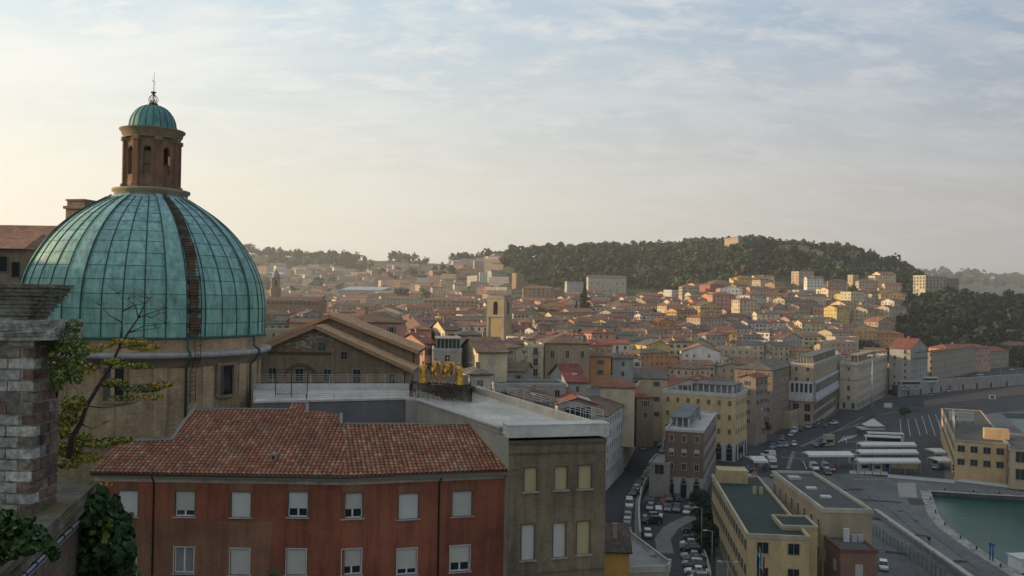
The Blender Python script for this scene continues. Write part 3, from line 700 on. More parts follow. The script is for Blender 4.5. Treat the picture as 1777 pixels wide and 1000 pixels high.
    for a in (R(off0+5.6), R(off0+11)):
        b.tube([c+Vector((math.cos(a)*(rr[j]+.2), math.sin(a)*(rr[j]+.2), zz[j]+.1)) for j in range(0, NR*SUB+1, 2)], 0.035, 5, 0, (0.02, .014, .012), caps=False)
    q_r, q_z = arc(60)
    for i in range(60): b.tube([c+Vector((math.cos(a)*(q_r[i]+.2), math.sin(a)*(q_r[i]+.2), q_z[i]+.1)) for a in (R(off0+5.6), R(off0+11))], 0.025, 4, 0, (0.03, .02, .015))
    b.build('rusty_steps', [mat('rust', 'attr', 0.9, noise=(2.5, .5), noise2=(8, .3))], dm)
    # drum
    b = MB(); zz0 = 30-zb
    b.lathe([(10.55, zz0), (10.55, -9.2)], c, 96); b.lathe([(10.55, -9.0), (10.55, -1.95)], c, 96)
    b.lathe([(10.75, -1.28), (10.75, -0.25), (10.95, -0.1), (10.95, 0.0)], c, 96)
    dr = b.build('drum', [TANB], t)
    b = MB(); sc_ = (0.29, 0.25, 0.20)
    b.lathe([(10.56, -2.6), (10.75, -2.5), (10.75, -2.15), (11.05, -2.0), (11.3, -1.72), (11.5, -1.68)], c, 96, 0, (0.26, .20, .14))
    b.lathe([(11.5, -1.68), (11.62, -1.55), (11.62, -1.36), (11.5, -1.28), (10.76, -1.2)], c, 96, 0, (0.36, .35, .33))
    b.lathe([(10.56, -9.2), (10.9, -9.0), (10.95, -8.6), (10.6, -8.45)], c, 96, 0, (0.26, .21, .15))
    b.build('cornice', [STONE], dr)
    b = MB(); b.lathe([(10.96, -.12), (11.1, -.05), (11.1, .1), (10.9, .14)], c, 96, 0, (0.04, .12, .10)); b.build('dome_gutter', [COP], t)
    # shallow pilaster strips on the drum
    for s in range(16):
        a = R(off0+22.5*s-6)
        if math.sin(a) > 0.2: continue
        Tm = Matrix.Translation(c) @ Matrix.Rotation(a, 4, 'Z'); b = MB(); b.box(10.3, -.55, -9.0, 10.68, .55, -2.55, 0, (1, 1, 1), Tm); b.build('pilaster', [TANB], dr)
    # drum windows with frames
    for px, y0, y1 in ((387, 638, 691), (206, 640, 696)):
        th = math.asin((px-256)*k/10.6*0.9); a = R(A0)+th
        zt = 52-(y0-506)*(dd-10.5*math.cos(th))/F; z2 = 52-(y1-506)*(dd-10.5*math.cos(th))/F
        Tm = Matrix.Translation((c.x, c.y, 0)) @ Matrix.Rotation(a, 4, 'Z'); w_ = 0.82
        fo = thing('window', Vector((c.x+math.cos(a)*10.6, c.y+math.sin(a)*10.6, z2)), None, None); fo.location = Vector(fo.location)-Vector(t.location); fo.parent = t
        def sub(bm, nm, mm):
            o = bm.build(nm, mm, None); o.parent = fo; off = Vector(fo.location)+Vector(t.location); o.location = -off; return o
        b = MB(); b.box(10.3, -w_, z2, 10.63, w_, zt, 0, (0.02, .02, .022), Tm); sub(b, 'pane', [GLASS])
        b = MB()
        for y_a, y_b, za, zb_ in ((-w_-.28, -w_, z2-.1, zt+.3), (w_, w_+.28, z2-.1, zt+.3), (-w_, w_, zt, zt+.3), (-w_-.1, w_+.1, z2-.25, z2)): b.box(10.3, y_a, za, 10.86, y_b, zb_, 0, (0.29, .21, .135), Tm)
        sub(b, 'frame', [STONE])
        b = MB(); b.box(10.4, -w_, z2, 10.7, -w_+.55, zt, 0, (0.10, .09, .085), Tm); sub(b, 'shutter', [PLAIN])
    for pxs in (320, 438):
        th = math.asin((pxs-256)*k/11.0*.9); a = R(A0)+th; b = MB(); q = lambda r, z: c+Vector((math.cos(a)*r, math.sin(a)*r, z))
        b.tube([q(11.15, 0.0), q(11.15, -.9), q(11.75, -1.3), q(11.75, -1.75), q(10.85, -2.7), q(10.85, -17)], 0.11, 8, 0, (0.03, .085, .07)); b.build('drainpipe', [COP], t)
    a = R(A0)+math.asin((331-256)*k/11.0*.9); b = MB(); e = Vector((-math.sin(a), math.cos(a), 0)); rad = Vector((math.cos(a), math.sin(a), 0))
    for s_ in (-.25, .25): b.tube([c+rad*11.85+e*s_+Vector((0, 0, 0)), c+rad*11.85+e*s_+Vector((0, 0, -1.8)), c+rad*10.95+e*s_+Vector((0, 0, -2.9)), c+rad*10.95+e*s_+Vector((0, 0, -5.6))], .03, 5, 0, (.03, .025, .02))
    for i in range(14): z = -.2-i*.4; r_ = 11.85 if z > -1.8 else (11.85-.9*min(1, (-1.8-z)/1.1)); b.tube([c+rad*r_+e*-.25+Vector((0, 0, z)), c+rad*r_+e*.25+Vector((0, 0, z))], .022, 4, 0, (.03, .025, .02))
    b.build('ladder', [DARKIRON], t)
    # lantern
    z = lambda y: (52-(y-505)*k)-zb
    lc = c+Vector((0.12, 0, 0))
    b = MB(); b.lathe([(3.1, 12.6), (3.35, z(343)), (3.3, z(338)), (3.55, z(335)), (3.55, z(331)), (2.5, z(328))], lc, 40, 0, (0.28, .25, .17)); b.build('lantern_base', [STONE], t)
    b = MB(); zl0, zl1 = z(331), z(243); rl = 2.42
    for s in range(8):
        a = R(off0-23+45*s); Tm = Matrix.Translation(lc) @ Matrix.Rotation(a, 4, 'Z'); hw = rl*math.tan(R(22.5)); wz0, wz1 = zl0+1.35, zl1-1.25; w2 = 0.36
        o_ = Tm @ Vector((rl*.96, -hw, 0)); uu = (Tm @ Vector((rl*.96, hw, 0)))-o_
        ring = [(-w2, wz0), (w2, wz0)]+[(w2*math.cos(x), wz1+w2*math.sin(x)) for x in np.linspace(0, math.pi, 7)]
        W3 = lambda y, zz_, x=rl*.96: Tm @ Vector((x, y, zz_))
        b.face([W3(-hw, zl0), W3(-w2, zl0), W3(-w2, zl1), W3(-hw, zl1)]); b.face([W3(w2, zl0), W3(hw, zl0), W3(hw, zl1), W3(w2, zl1)])
        b.face([W3(-w2, zl0), W3(w2, zl0), W3(w2, wz0), W3(-w2, wz0)])
        top = ring[2:]
        for i in range(len(top)-1): b.face([W3(*top[i]), W3(top[i][0], zl1), W3(top[i+1][0], zl1), W3(*top[i+1])][::-1])
        for i in range(len(ring)): j = (i+1) % len(ring); b.face([W3(*ring[i]), W3(*ring[j]), W3(*ring[j], x=rl*.96-.35), W3(*ring[i], x=rl*.96-.35)])
    lan = b.build('lantern', [brick_mat('lantern_brick', (0.27, 0.175, 0.10), (0.21, 0.13, 0.08), (0.2, 0.14, 0.09), w=.3, h=.08)], t)
    b = MB()
    for s in range(8):
        a = R(off0-23+22.5+45*s); Tm = Matrix.Translation(lc) @ Matrix.Rotation(a, 4, 'Z'); b.box(rl*.9, -.27, zl0, rl*1.10, .24, zl1-.35, 0, (0.21, .105, .065), Tm); b.box(rl*.9, -.34, zl1-.35, rl*1.16, .34, zl1, 0, (0.25, .17, .10), Tm); b.box(rl*.9, -.34, zl0, rl*1.16, .34, zl0+.45, 0, (0.2, .12, .07), Tm)
    b.build('lantern_pilasters', [STONE], lan)
    b = MB(); b.lathe([(2.6, zl1), (2.62, z(240)), (2.78, z(236)), (2.8, z(232)), (3.0, z(229)), (3.02, z(227)), (2.1, z(225))], lc, 40, 0, (0.24, .175, .10)); b.build('lantern_cornice', [STONE], lan)
    for s in range(8):
        aa = R(off0-23+45*s); Tm = Matrix.Translation(lc) @ Matrix.Rotation(aa, 4, 'Z'); b = MB()
        b.face([Tm @ Vector((rl*.96-.30, y, z_)) for y, z_ in ((-.4, zl0+1.3), (.4, zl0+1.3), (.4, zl0+(3.6 if s in (0, 7) else 2.35)), (-.4, zl0+(3.6 if s in (0, 7) else 2.35)))], 0, (1, 1, 1))
        b.box(rl*.96-.31, -.36, zl0+2.3, rl*.96-.24, .36, zl0+2.38, 1, (.03, .03, .03), Tm)
        b.build('lantern_window', [mat('lantern_panel', (0.17, 0.105, 0.06), 0.7), DARKIRON], lan)
    b = MB(); b.box(-.5, -.5, zl0, .5, .5, zl0+.4, 0, (.2, .1, .07), Matrix.Translation(lc)); b.build('lantern_core', [PLAIN], lan)
    hr = (z(183)-z(226)); prc = [(2.28, z(226)), (2.2, z(223))]+[(2.12*math.cos(a)**.9+0.02, z(223)+(hr-.12)*math.sin(a)) for a in np.linspace(0.1, math.pi/2*.93, 9)]
    b = MB(); b.lathe(prc, lc, 48, 0, (0.085, .24, .225)); cap = b.build('lantern_dome', [COP], t)
    b = MB()
    for s in range(20): a = R(18*s+5); b.tube([lc+Vector((math.cos(a)*(r_+.02), math.sin(a)*(r_+.02), z_)) for r_, z_ in prc], .035, 4, 0, (.025, .07, .06), caps=False)
    b.tube([lc+Vector((math.cos(R(x))*1.93, math.sin(R(x))*1.93, z(208))) for x in range(0, 361, 12)], .03, 4, 0, (.025, .07, .06), caps=False)
    b.build('lantern_dome_seams', [mat('seam_copper')], cap)
    b = MB(); b.lathe([(.38, z(186)), (.42, z(183)), (.42, z(179)), (.1, z(178))], lc, 16, 0, (.2, .15, .11)); zz_ = z(178); dk = (.02, .018, .018)
    for s in range(6):
        a = R(60*s+10); e = Vector((math.cos(a), math.sin(a), 0)); b.tube([lc+e*r_+Vector((0, 0, zz_+h_)) for r_, h_ in ((.2, 0), (.42, .12), (.46, .35), (.33, .6), (.12, .8), (.06, 1.0))], .028, 5, 0, dk)
        b.tube([lc+e*r_+Vector((0, 0, zz_+h_)) for r_, h_ in ((.1, .1), (.3, .1), (.33, .25), (.22, .3))], .022, 5, 0, dk)
    b.tube([lc+Vector((math.cos(R(x))*.22, math.sin(R(x))*.22, zz_+1.02)) for x in range(0, 361, 30)], .05, 5, 0, dk, caps=False)
    b.tube([lc+Vector((0, 0, zz_)), lc+Vector((0.05, 0, z(124)))], [.05, .012], 6, 0, dk); b.beam(lc+Vector((-.16, 0, z(139))), lc+Vector((.2, 0, z(142))), .03, .03, 0, dk)
    b.beam(lc+Vector((-.2, 0, z(136))), lc+Vector((.15, 0, z(147))), .02, .02, 0, dk)
    b.build('cross_finial', [DARKIRON], t)
    return c
dome_c = dome_church()
# ------------------------------------------------------------------ gabled church body behind the terrace
PALER = mat('pale_roof', 'attr', 0.9, noise=(0.6, 0.2), noise2=(4, 0.2), extra=tile_extra)
def gable_building():
    d1, d0 = 120.0, 114.0
    t = thing('gabled_church', (P(590, 700, d0).x, d0, 28), 'long brown brick church body with low gable and stepped clay roof beside the green dome', 'church')
    b = MB(); dep = 9
    def gable(pts, d, dep, m=0):
        q = [P(px, py, d) for px, py in pts]
        b.face([(p.x, d, p.z) for p in q][::-1], m)
        for i in range(len(q)):
            p, r = q[i], q[(i+1) % len(q)]
            b.face([(p.x, d, p.z), (r.x, d, r.z), (r.x, d+dep, r.z), (p.x, d+dep, p.z)], m)
        return q
    q1 = gable([(420, 720), (718, 720), (716, 610), (573, 552), (420, 616)], d1, dep)
    q0 = gable([(420, 720), (711, 720), (710, 644), (548, 570), (420, 624)], d0, d1-d0-.01)
    b.build('wall', [BRNB], t)
    def slab(p, r, d, dep, th=0.5, over=0.9, c=(0.52, 0.31, 0.17), ext=(0.5, 0.5)):  # orange of the sunlit slope is put into the roof colour
        b = MB(); a = Vector((p.x, 0, p.z)); e = Vector((r.x, 0, r.z)); u = (e-a).normalized(); a = a-u*ext[0]; e = e+u*ext[1]; n = Vector((-u.z, 0, u.x)); n = n if n.z > 0 else -n
        y0, y1 = d-over, d+dep
        A0, A1, A2, A3 = a+Vector((0, y0, 0)), e+Vector((0, y0, 0)), e+Vector((0, y1, 0)), a+Vector((0, y1, 0)); T_ = n*th
        b.face([A0+T_, A1+T_, A2+T_, A3+T_], 0, c); b.face([A0, A1, A1+T_, A0+T_], 1, (0.40, 0.24, 0.14)); b.face([A0, A3, A2, A1], 1, (0.08, .06, .05))
        b.face([A1, A2, A2+T_, A1+T_], 1, (0.24, .15, .1)); b.face([A0, A0+T_, A3+T_, A3], 1, (0.24, .15, .1))
        s = -0.3 if False else 0
        return b.build('roof', [PALER, PLAIN], t)
    slab(q1[4], q1[3], d1, dep, ext=(1.5, 0)); slab(q1[3], q1[2], d1, dep, ext=(0, .9))
    slab(q0[4], q0[3], d0, d1-d0-.02, ext=(1.5, 0)); slab(q0[3], q0[2], d0, d1-d0-.02, ext=(0, .6))
    # openings
    for (x0, y0, x1, y1, d, c) in ((552, 595, 565, 609, d0, (0.06, .10, .10)), (592, 611, 602, 623, d0, (.03, .03, .03)), (604, 580, 611, 592, d1, (.03, .03, .03)), (466, 639, 479, 658, d0, (.03, .03, .03)), (513, 640, 526, 661, d0, (.03, .03, .03)), (562, 641, 574, 662, d0, (.04, .045, .05)), (613, 642, 625, 664, d0, (.03, .04, .045)), (675, 649, 685, 665, d0, (.035, .04, .04))):
        p = P((x0+x1)/2, y1, d); wd = (x1-x0)*d/F; hh = (y1-y0)*d/F; fr = MB(); T = Matrix.Translation((p.x, d, p.z))
        for bb in ((-wd/2-.15, 0, -wd/2, hh), (wd/2, 0, wd/2+.15, hh), (-wd/2-.15, hh, wd/2+.15, hh+.18), (-wd/2-.2, -.15, wd/2+.2, 0)): fr.box(bb[0], -.10, bb[1], bb[2], .02, bb[3], 0, (0.27, .22, .17), T)
        fo = fr.build('window', [STONE], t, loc=p); s = MB(); s.box(-wd/2, -.02, 0, wd/2, .03, hh, 0, c, T); s.build('pane', [GLASS if c[0] < .035 else PLAIN], fo)
        s = MB(); s.box(-.05, -.05, 0, .05, -.021, hh, 0, (.14, .13, .12), T); s.box(-wd/2, -.05, hh*.5, wd/2, -.021, hh*.5+.08, 0, (.14, .13, .12), T); s.build('sash', [PLAIN], fo)
    # shallow arch and plaster patches
    b = MB(); cxp = P(521, 655, d0); rr_ = 27*d0/F
    ring = [(rr_*math.cos(a), 0.85*rr_*math.sin(a)) for a in np.linspace(0, math.pi, 14)]
    for p, q in zip(ring, ring[1:]): b.beam((cxp.x+p[0], d0-.08, cxp.z+p[1]), (cxp.x+q[0], d0-.08, cxp.z+q[1]), .3, .25, 0, (.16, .11, .08), up=(0, 1, 0))
    b.build('arch_moulding', [STONE], t)
    b = MB(); p0 = P(466, 612, d0); p1 = P(575, 616, d0); b.box(p0.x, d0-.12, p0.z-.15, p1.x, d0-.005, p0.z+.15, 0, (.10, .07, .055), skip='k'); b.build('string_course', [STONE], t)
    b = MB(); r_ = random.Random(3)
    for i in range(120):
        px = r_.uniform(492, 578); py = r_.uniform(572, 604)
        if py < 574+abs(px-545)*.5 or (py > 590 and px > 545 and px < 572): continue
        p = P(px, py, d0); w_ = r_.uniform(.2, .7); b.box(p.x, d0-.035, p.z, p.x+w_, d0-.004, p.z+.14, 0, (0.50, .47, .42), skip='k')
    tag(b.build('plaster_patches', [PLAIN], t), kind='stuff')
    b = MB(); p = P(702, 646, d0); b.tube([(p.x, d0-.15, p.z), (p.x, d0-.15, p.z-6)], .07, 6, 0, (.04, .035, .03)); b.build('drainpipe', [METAL], t); b = MB(); p2 = P(716, 602, d1)
    b.tube([(p2.x+.5, d1-.3, p2.z-.2), (p2.x+.2, d1-.3, p2.z-.8), (p2.x+.2, d1-.3, p2.z-9)], .09, 6, 0, (.04, .035, .03)); b.build('drainpipe', [METAL], t)
gable_building()
# ------------------------------------------------------------------ iron fence beside the drum
def iron_fence():
    z = TZt-.2; a = G(478, 690, z); c_ = G(533, 690, z)
    b = MB(); n = 3
    for i in range(n): p = a+(c_-a)*(i/(n-1)); b.beam(p, p+Vector((0, 0, 2.4)), .06, .06, 0, (.03, .03, .03))
    b.beam(a+Vector((0, 0, 2.35)), c_+Vector((0, 0, 2.35)), .04, .04, 0, (.03, .03, .03)); b.beam(a+Vector((0, 0, .3)), c_+Vector((0, 0, .3)), .04, .04, 0, (.03, .03, .03))
    for i in range(16): p = a+(c_-a)*(i/15); b.beam(p, p+Vector((0, 0, .55)), .025, .025, 0, (.03, .03, .03))
    tag(b.build('iron_fence', [DARKIRON], None, loc=a), 'tall thin dark iron fence between the dome drum and the grey court', 'fence')
iron_fence()
# ------------------------------------------------------------------ dark timber screen round the statues
SC = [G(711, 690, TZf+.05), G(818, 698, TZf+.05), G(815, 676, TZf+.05), G(716, 672, TZf+.05)]
def screen():
    t = thing('lattice_screen', (SC[0]+SC[1])/2, 'dark brown lattice screen around the gilded statues on the terrace', 'screen'); dk = (.085, .052, .035)
    for i in range(4):
        a, c_ = SC[i], SC[(i+1) % 4]; b = MB(); ln = (c_-a).length; n = max(3, int(ln/.8)); hh = 1.25; r_ = random.Random(i)
        for j in range(n+1): p = a+(c_-a)*(j/n); b.beam(p, p+Vector((0, 0, hh+.05)), .07, .07, 0, dk)
        for j in range(n):
            p = a+(c_-a)*(j/n); q = a+(c_-a)*((j+1)/n); z0 = Vector((0, 0, .05)); z1 = Vector((0, 0, hh))
            b.beam(p+z0, q+z1, .045, .04, 0, dk); b.beam(p+z1, q+z0, .045, .04, 0, dk); m_ = (p+q)/2; b.beam(m_+z0, m_+z1, .04, .04, 0, dk)
        b.beam(a+Vector((0, 0, hh)), c_+Vector((0, 0, hh)), .08, .06, 0, dk); b.beam(a+Vector((0, 0, .62)), c_+Vector((0, 0, .62)), .05, .05, 0, dk)
        b.build('panel', [mat('dark_timber', 'attr', .8, noise=(6, .3))], t)
    b = MB(); ins = [(p-(SC[0]+SC[2])/2)*.93+(SC[0]+SC[2])/2 for p in SC]; b.prism([(p.x, p.y) for p in ins], TZf+1.38, TZf+1.5, 0, (.05, .035, .03), bottom=True)
    for p in ins: b.beam((p.x, p.y, TZf), (p.x, p.y, TZf+1.38), .12, .12, 0, dk)
    b.build('deck', [PLAIN], t)
screen()
# ------------------------------------------------------------------ skinned figures
GOLD = mat('gilt_bronze', 'attr', 0.36, 0.85, noise=(3.0, 0.35), noise2=(12, .25), bump=(9, 0.5, .04))
def skinned(name, nodes, edges, m, parent, sub=2, rotm=None, c=(1, 1, 1)):
    me = bpy.data.meshes.new(name); me.from_pydata([tuple(n[0]) for n in nodes], edges, [])
    me.materials.append(m); o = bpy.data.objects.new(name, me); Cc.link(o); o.parent = parent
    sk = o.modifiers.new('Skin', 'SKIN')
    if not me.skin_vertices: raise RuntimeError('no skin layer')
    for i, n in enumerate(nodes):
        r = n[1]; me.skin_vertices[0].data[i].radius = (r, r) if not isinstance(r, tuple) else r; me.skin_vertices[0].data[i].use_root = (i == 0)
    sk.use_smooth_shade = True; sk.branch_smoothing = 0.6
    ss = o.modifiers.new('Sub', 'SUBSURF'); ss.levels = sub; ss.render_levels = sub
    return o
GILT = mat('gilt', (0.72, 0.42, 0.12), 0.27, 0.92, noise=(4.0, 0.55), noise2=(14, .4), bump=(14, 0.6, .05))
def chain(*specs):                     # specs: lists of (x, y, z, r); first item of later lists may be an index to branch from
    nodes = []; edges = []
    for sp in specs:
        prev = None
        for it in sp:
            if isinstance(it, int): prev = it; continue
            nodes.append(((it[0], it[1], it[2]), it[3])); k = len(nodes)-1
            if prev is not None: edges.append((prev, k))
            prev = k
    return nodes, edges
def robed_statue(px, py, d, rz, label, flip=1, s=1.0):
    p = P(px, py, d); p.z = TZf+1.5
    t = thing('robed_statue', p, label, 'statue', 'gilded statues on the terrace', rz)
    # plinth
    b = MB(); b.box(-.32, -.32, 0, .32, .32, .10, 0, (.05, .035, .02), Matrix.Translation(p)); o = b.build('plinth', [PLAIN], t, loc=p); o.location = (0, 0, 0)
    # cloak with folds
    vs = []; fs = []; n = 28; prof = [(.10, .33), (.35, .32), (.7, .29), (1.0, .285), (1.25, .30), (1.45, .31), (1.6, .27), (1.68, .16), (1.74, .09)]
    for z, r in prof:
        for k in range(n):
            a = 2*math.pi*k/n; f = 1+(0.10*math.sin(a*7+z*1.5)+.05*math.sin(a*12))*(1 if z < 1.4 else .3); vs.append((math.cos(a)*r*f*s*1.12, math.sin(a)*r*.95*f*s, z*s))
    for i in range(len(prof)-1):
        for k in range(n): fs.append((i*n+k, i*n+(k+1) % n, (i+1)*n+(k+1) % n, (i+1)*n+k))
    b = MB(); b.shared([Vector(v)+p for v in vs], fs, 0); o = b.build('robe', [GILT], t, loc=p); o.location = (0, 0, 0)
    nd, ed = chain([(0, 0, 1.5*s, .14), (0, -.01, 1.7*s, .075), (0, -.03, 1.80*s, .07), (0, -.05, 1.88*s, .115), (0, -.045, 1.97*s, .105), (0, -.03, 2.03*s, .05)], [0, (.17*flip, 0, 1.55*s, .10), (.27*flip, -.06, 1.32*s, .08), (.20*flip, -.24, 1.20*s, .06), (.06*flip, -.33, 1.30*s, .045)], [0, (-.17*flip, 0, 1.55*s, .10), (-.29*flip, -.03, 1.25*s, .075), (-.27*flip, -.10, 1.0*s, .055), (-.26*flip, -.15, .88*s, .045)])
    skinned('body', nd, ed, GILT, t)
    return t
def rider_statue(px, py, d, rz, label, s=1.0):
    p = P(px, py, d); p.z = TZf+1.5
    t = thing('horseman_statue', p, label, 'statue', 'gilded statues on the terrace', rz); S = lambda L_: [it if isinstance(it, int) else tuple(x*s for x in it) for it in L_]
    # horse faces -y (towards the camera), one foreleg raised
    nd, ed = chain(S([(0, .15, 1.25, .36), (0, .55, 1.28, .37), (0, .80, 1.25, .30), (0, .95, 1.1, .06), (.02, 1.02, .75, .05), (.02, 1.0, .5, .03)]),
                   S([0, (0, -.30, 1.30, .36), (0, -.58, 1.42, .32), (0, -.78, 1.72, .23), (.02, -.90, 2.02, .17), (.05, -1.02, 2.12, .155), (.06, -1.20, 1.92, .09), (.07, -1.32, 1.80, .065)]),
                   S([7, (.17, -.5, 1.08, .11), (.17, -.52, .68, .065), (.17, -.50, .36, .045), (.17, -.52, .12, .05), (.17, -.58, .05, .06)]),
                   S([7, (-.17, -.58, 1.10, .11), (-.18, -.88, .92, .07), (-.18, -.86, .62, .045), (-.18, -.74, .50, .05)]),
                   S([2, (.18, .78, 1.0, .14), (.18, .72, .72, .08), (.18, .88, .42, .048), (.18, .84, .14, .048), (.18, .78, .05, .06)]),
                   S([2, (-.18, .72, 1.0, .14), (-.18, .60, .70, .08), (-.18, .72, .42, .048), (-.18, .66, .14, .048), (-.18, .60, .05, .06)]))
    skinned('horse', nd, ed, GILT, t)
    nd, ed = chain(S([(0, .12, 1.58, .24), (0, .10, 1.85, .22), (0, .08, 2.08, .24), (0, .06, 2.2, .10), (0, .03, 2.28, .065), (0, .0, 2.38, .11), (0, .0, 2.47, .10), (0, .02, 2.53, .05)]),
                   S([2, (.20, .06, 2.10, .09), (.34, -.05, 1.95, .07), (.46, -.28, 2.05, .05), (.50, -.40, 2.22, .04)]),
                   S([2, (-.20, .06, 2.10, .09), (-.30, .0, 1.86, .07), (-.20, -.24, 1.75, .05), (-.10, -.36, 1.74, .04)]),
                   S([0, (.24, -.05, 1.50, .12), (.36, -.18, 1.20, .085), (.36, -.06, .86, .055), (.36, -.18, .78, .05)]),
                   S([0, (-.24, -.05, 1.50, .12), (-.36, -.18, 1.20, .085), (-.36, -.06, .86, .055), (-.36, -.18, .78, .05)]))
    skinned('rider', nd, ed, GILT, t)
    b = MB(); vs = []; fs = []
    for i in range(8):
        for k in range(7):
            a = -1.1+2.2*k/6; v = i/7; vs.append(p+Vector((math.sin(a)*(.22+.16*v)*(1+.08*math.sin(k*3)), .16+.25*v+.12*math.cos(a), 2.08-.95*v))*1.0 if False else p+Vector((math.sin(a)*(.22+.16*v), .20+.22*v+.10*math.cos(a)+.02*math.sin(k*2.4), (2.10-.95*v)*s)))
    for i in range(7):
        for k in range(6): fs.append((i*7+k, i*7+k+1, (i+1)*7+k+1, (i+1)*7+k))
    b.shared(vs, fs, 0); b.tube([p+Vector((.36, .1, 1.3)), p+Vector((.5, .3, 2.5))], .02, 5, 0) if False else None
    o = b.build('cloak', [GILT], t, loc=p); o.location = (0, 0, 0); sm = o.modifiers.new('solid', 'SOLIDIFY'); sm.thickness = .04
    return t
robed_statue(733, 690, 75.6, R(10), 'gilded robed standing statue left of the two horsemen', 1, 1.0)
robed_statue(796, 690, 74.6, R(-12), 'gilded robed standing statue right of the two horsemen', -1, 1.0)
rider_statue(755, 690, 75.8, R(22), 'gilded horseman statue on the left, beside the left robed figure', .94)
rider_statue(776, 690, 75.2, R(30), 'gilded horseman statue on the right, beside the right robed figure', .94)
# ------------------------------------------------------------------ brown building and tower behind the dome, far left
def back_left():
    d = 100; a = P(-60, 470, d); t = thing('brick_hall', (P(40, 480, d).x, d, 34), 'brown brick hall with clay roof standing left behind the dome', 'building')
    b = MB()
    x0, x1 = P(-120, 480, d).x, P(96, 480, d).x; ze = P(60, 424, d).z
    b.box(x0, d, 30, x1, d+13, ze, 0); xt = P(55, 480, d-6).x
    b.box(x0, d-8, 30, xt, d-.01, P(20, 432, d-8).z, 0); b.build('wall', [BRNB], t)
    b = MB(); zr = P(30, 391, d+6).z; o_ = .6; c = (.27, .14, .09)
    b.face([(x0, d-o_, ze), (x1+o_, d-o_, ze), (x1-3, d+6, zr), (x0, d+6, zr)], 0, c); b.face([(x1+o_, d-o_, ze), (x1+o_, d+13+o_, ze), (x1-3, d+10, zr), (x1-3, d+6, zr)], 0, c); b.face([(x1+o_, d+13+o_, ze), (x0, d+13, ze), (x0, d+10, zr), (x1-3, d+10, zr)], 0, c); b.face([(x0, d+6, zr), (x1-3, d+6, zr), (x1-3, d+10, zr), (x0, d+10, zr)], 0, c)
    b.box(x0, d-o_, ze-.25, x1+o_, d-.005, ze-.003, 0, (.18, .11, .07))
    zl = P(20, 432, d-8).z; b.face([(x0, d-8.6, zl), (xt+.5, d-8.6, zl), (xt-2, d-.05, zl+2.2), (x0, d-.05, zl+2.2)], 0, c); b.face([(xt+.5, d-8.6, zl), (xt+.5, d-.05, zl), (xt-2, d-.05, zl+2.2)], 0, c)
    b.build('roof', [TILES], t)
    for px, py in ((6, 458), (28, 468), (72, 440)):
        p = P(px, py, d-8 if px < 60 else d); w = MB(); w.box(-.55, -.08, -.9, .55, .02, .9, 0, (.18, .15, .12), Matrix.Translation(p)); w.box(-.42, -.10, -.78, .42, -.081, .78, 1, (1, 1, 1), Matrix.Translation(p)); w.build('window', [PLAIN, GLASS], t, loc=p)
    d = 125; p = P(131, 400, d); w_ = 22*d/F; t = thing('brick_tower', (p.x, d+2, 34), 'square brown brick tower with flat cornice rising behind the dome', 'tower'); b = MB()
    zt = P(131, 345, d).z; zc = P(131, 357, d).z; zb = P(131, 362, d).z
    T = Matrix.Translation((p.x, d+2, 0)) @ Matrix.Rotation(R(-14), 4, 'Z')
    b.box(-w_*.86, -w_*.86, 32, w_*.86, w_*.86, zb, 0, T=T); b.box(-w_*.8, -w_*.8, zc, w_*.8, w_*.8, zt-.25, 0, T=T); b.build('wall', [BRNB], t)
    b = MB(); b.box(-w_, -w_, zb, w_, w_, zc, 0, (.28, .2, .15), T=T); b.box(-w_*.88, -w_*.88, zt-.25, w_*.88, w_*.88, zt, 0, (.24, .17, .13), T=T); b.build('cornice', [STONE], t)
back_left()
# ------------------------------------------------------------------ old brick pillar and wall at the left, close to the camera
OLDB = brick_mat('old_brick', (0.20, 0.115, 0.085), (0.15, 0.12, 0.10), (0.17, 0.155, 0.13), w=0.19, h=0.078, msize=0.014, var=(5.0, 0.35), stain=(1.6, 0.45), bumps=0.8)
def moss_extra(t, c, b, g):
    n = N(t, 'ShaderNodeTexNoise', inp={'Scale': 3.0, 'Detail': 8.0, 'Roughness': 0.7}); L(t, g, 'Position', n, 'Vector')
    r = ramp(t, [(0.45, (0, 0, 0)), (0.62, (1, 1, 1))]); L(t, n, 'Fac', r, 0)
    return mixc(t, r.outputs[0], c, (0.11, 0.09, 0.03, 1))
OLDR = mat('old_render', 'attr', 0.95, noise=(5, 0.55), noise2=(22, .5), bump=(14, 0.9, .03))
MOSS = mat('mossy_capping', 'attr', 0.95, noise=(4, 0.5), noise2=(20, .35), bump=(12, 1.0, .03), extra=moss_extra)
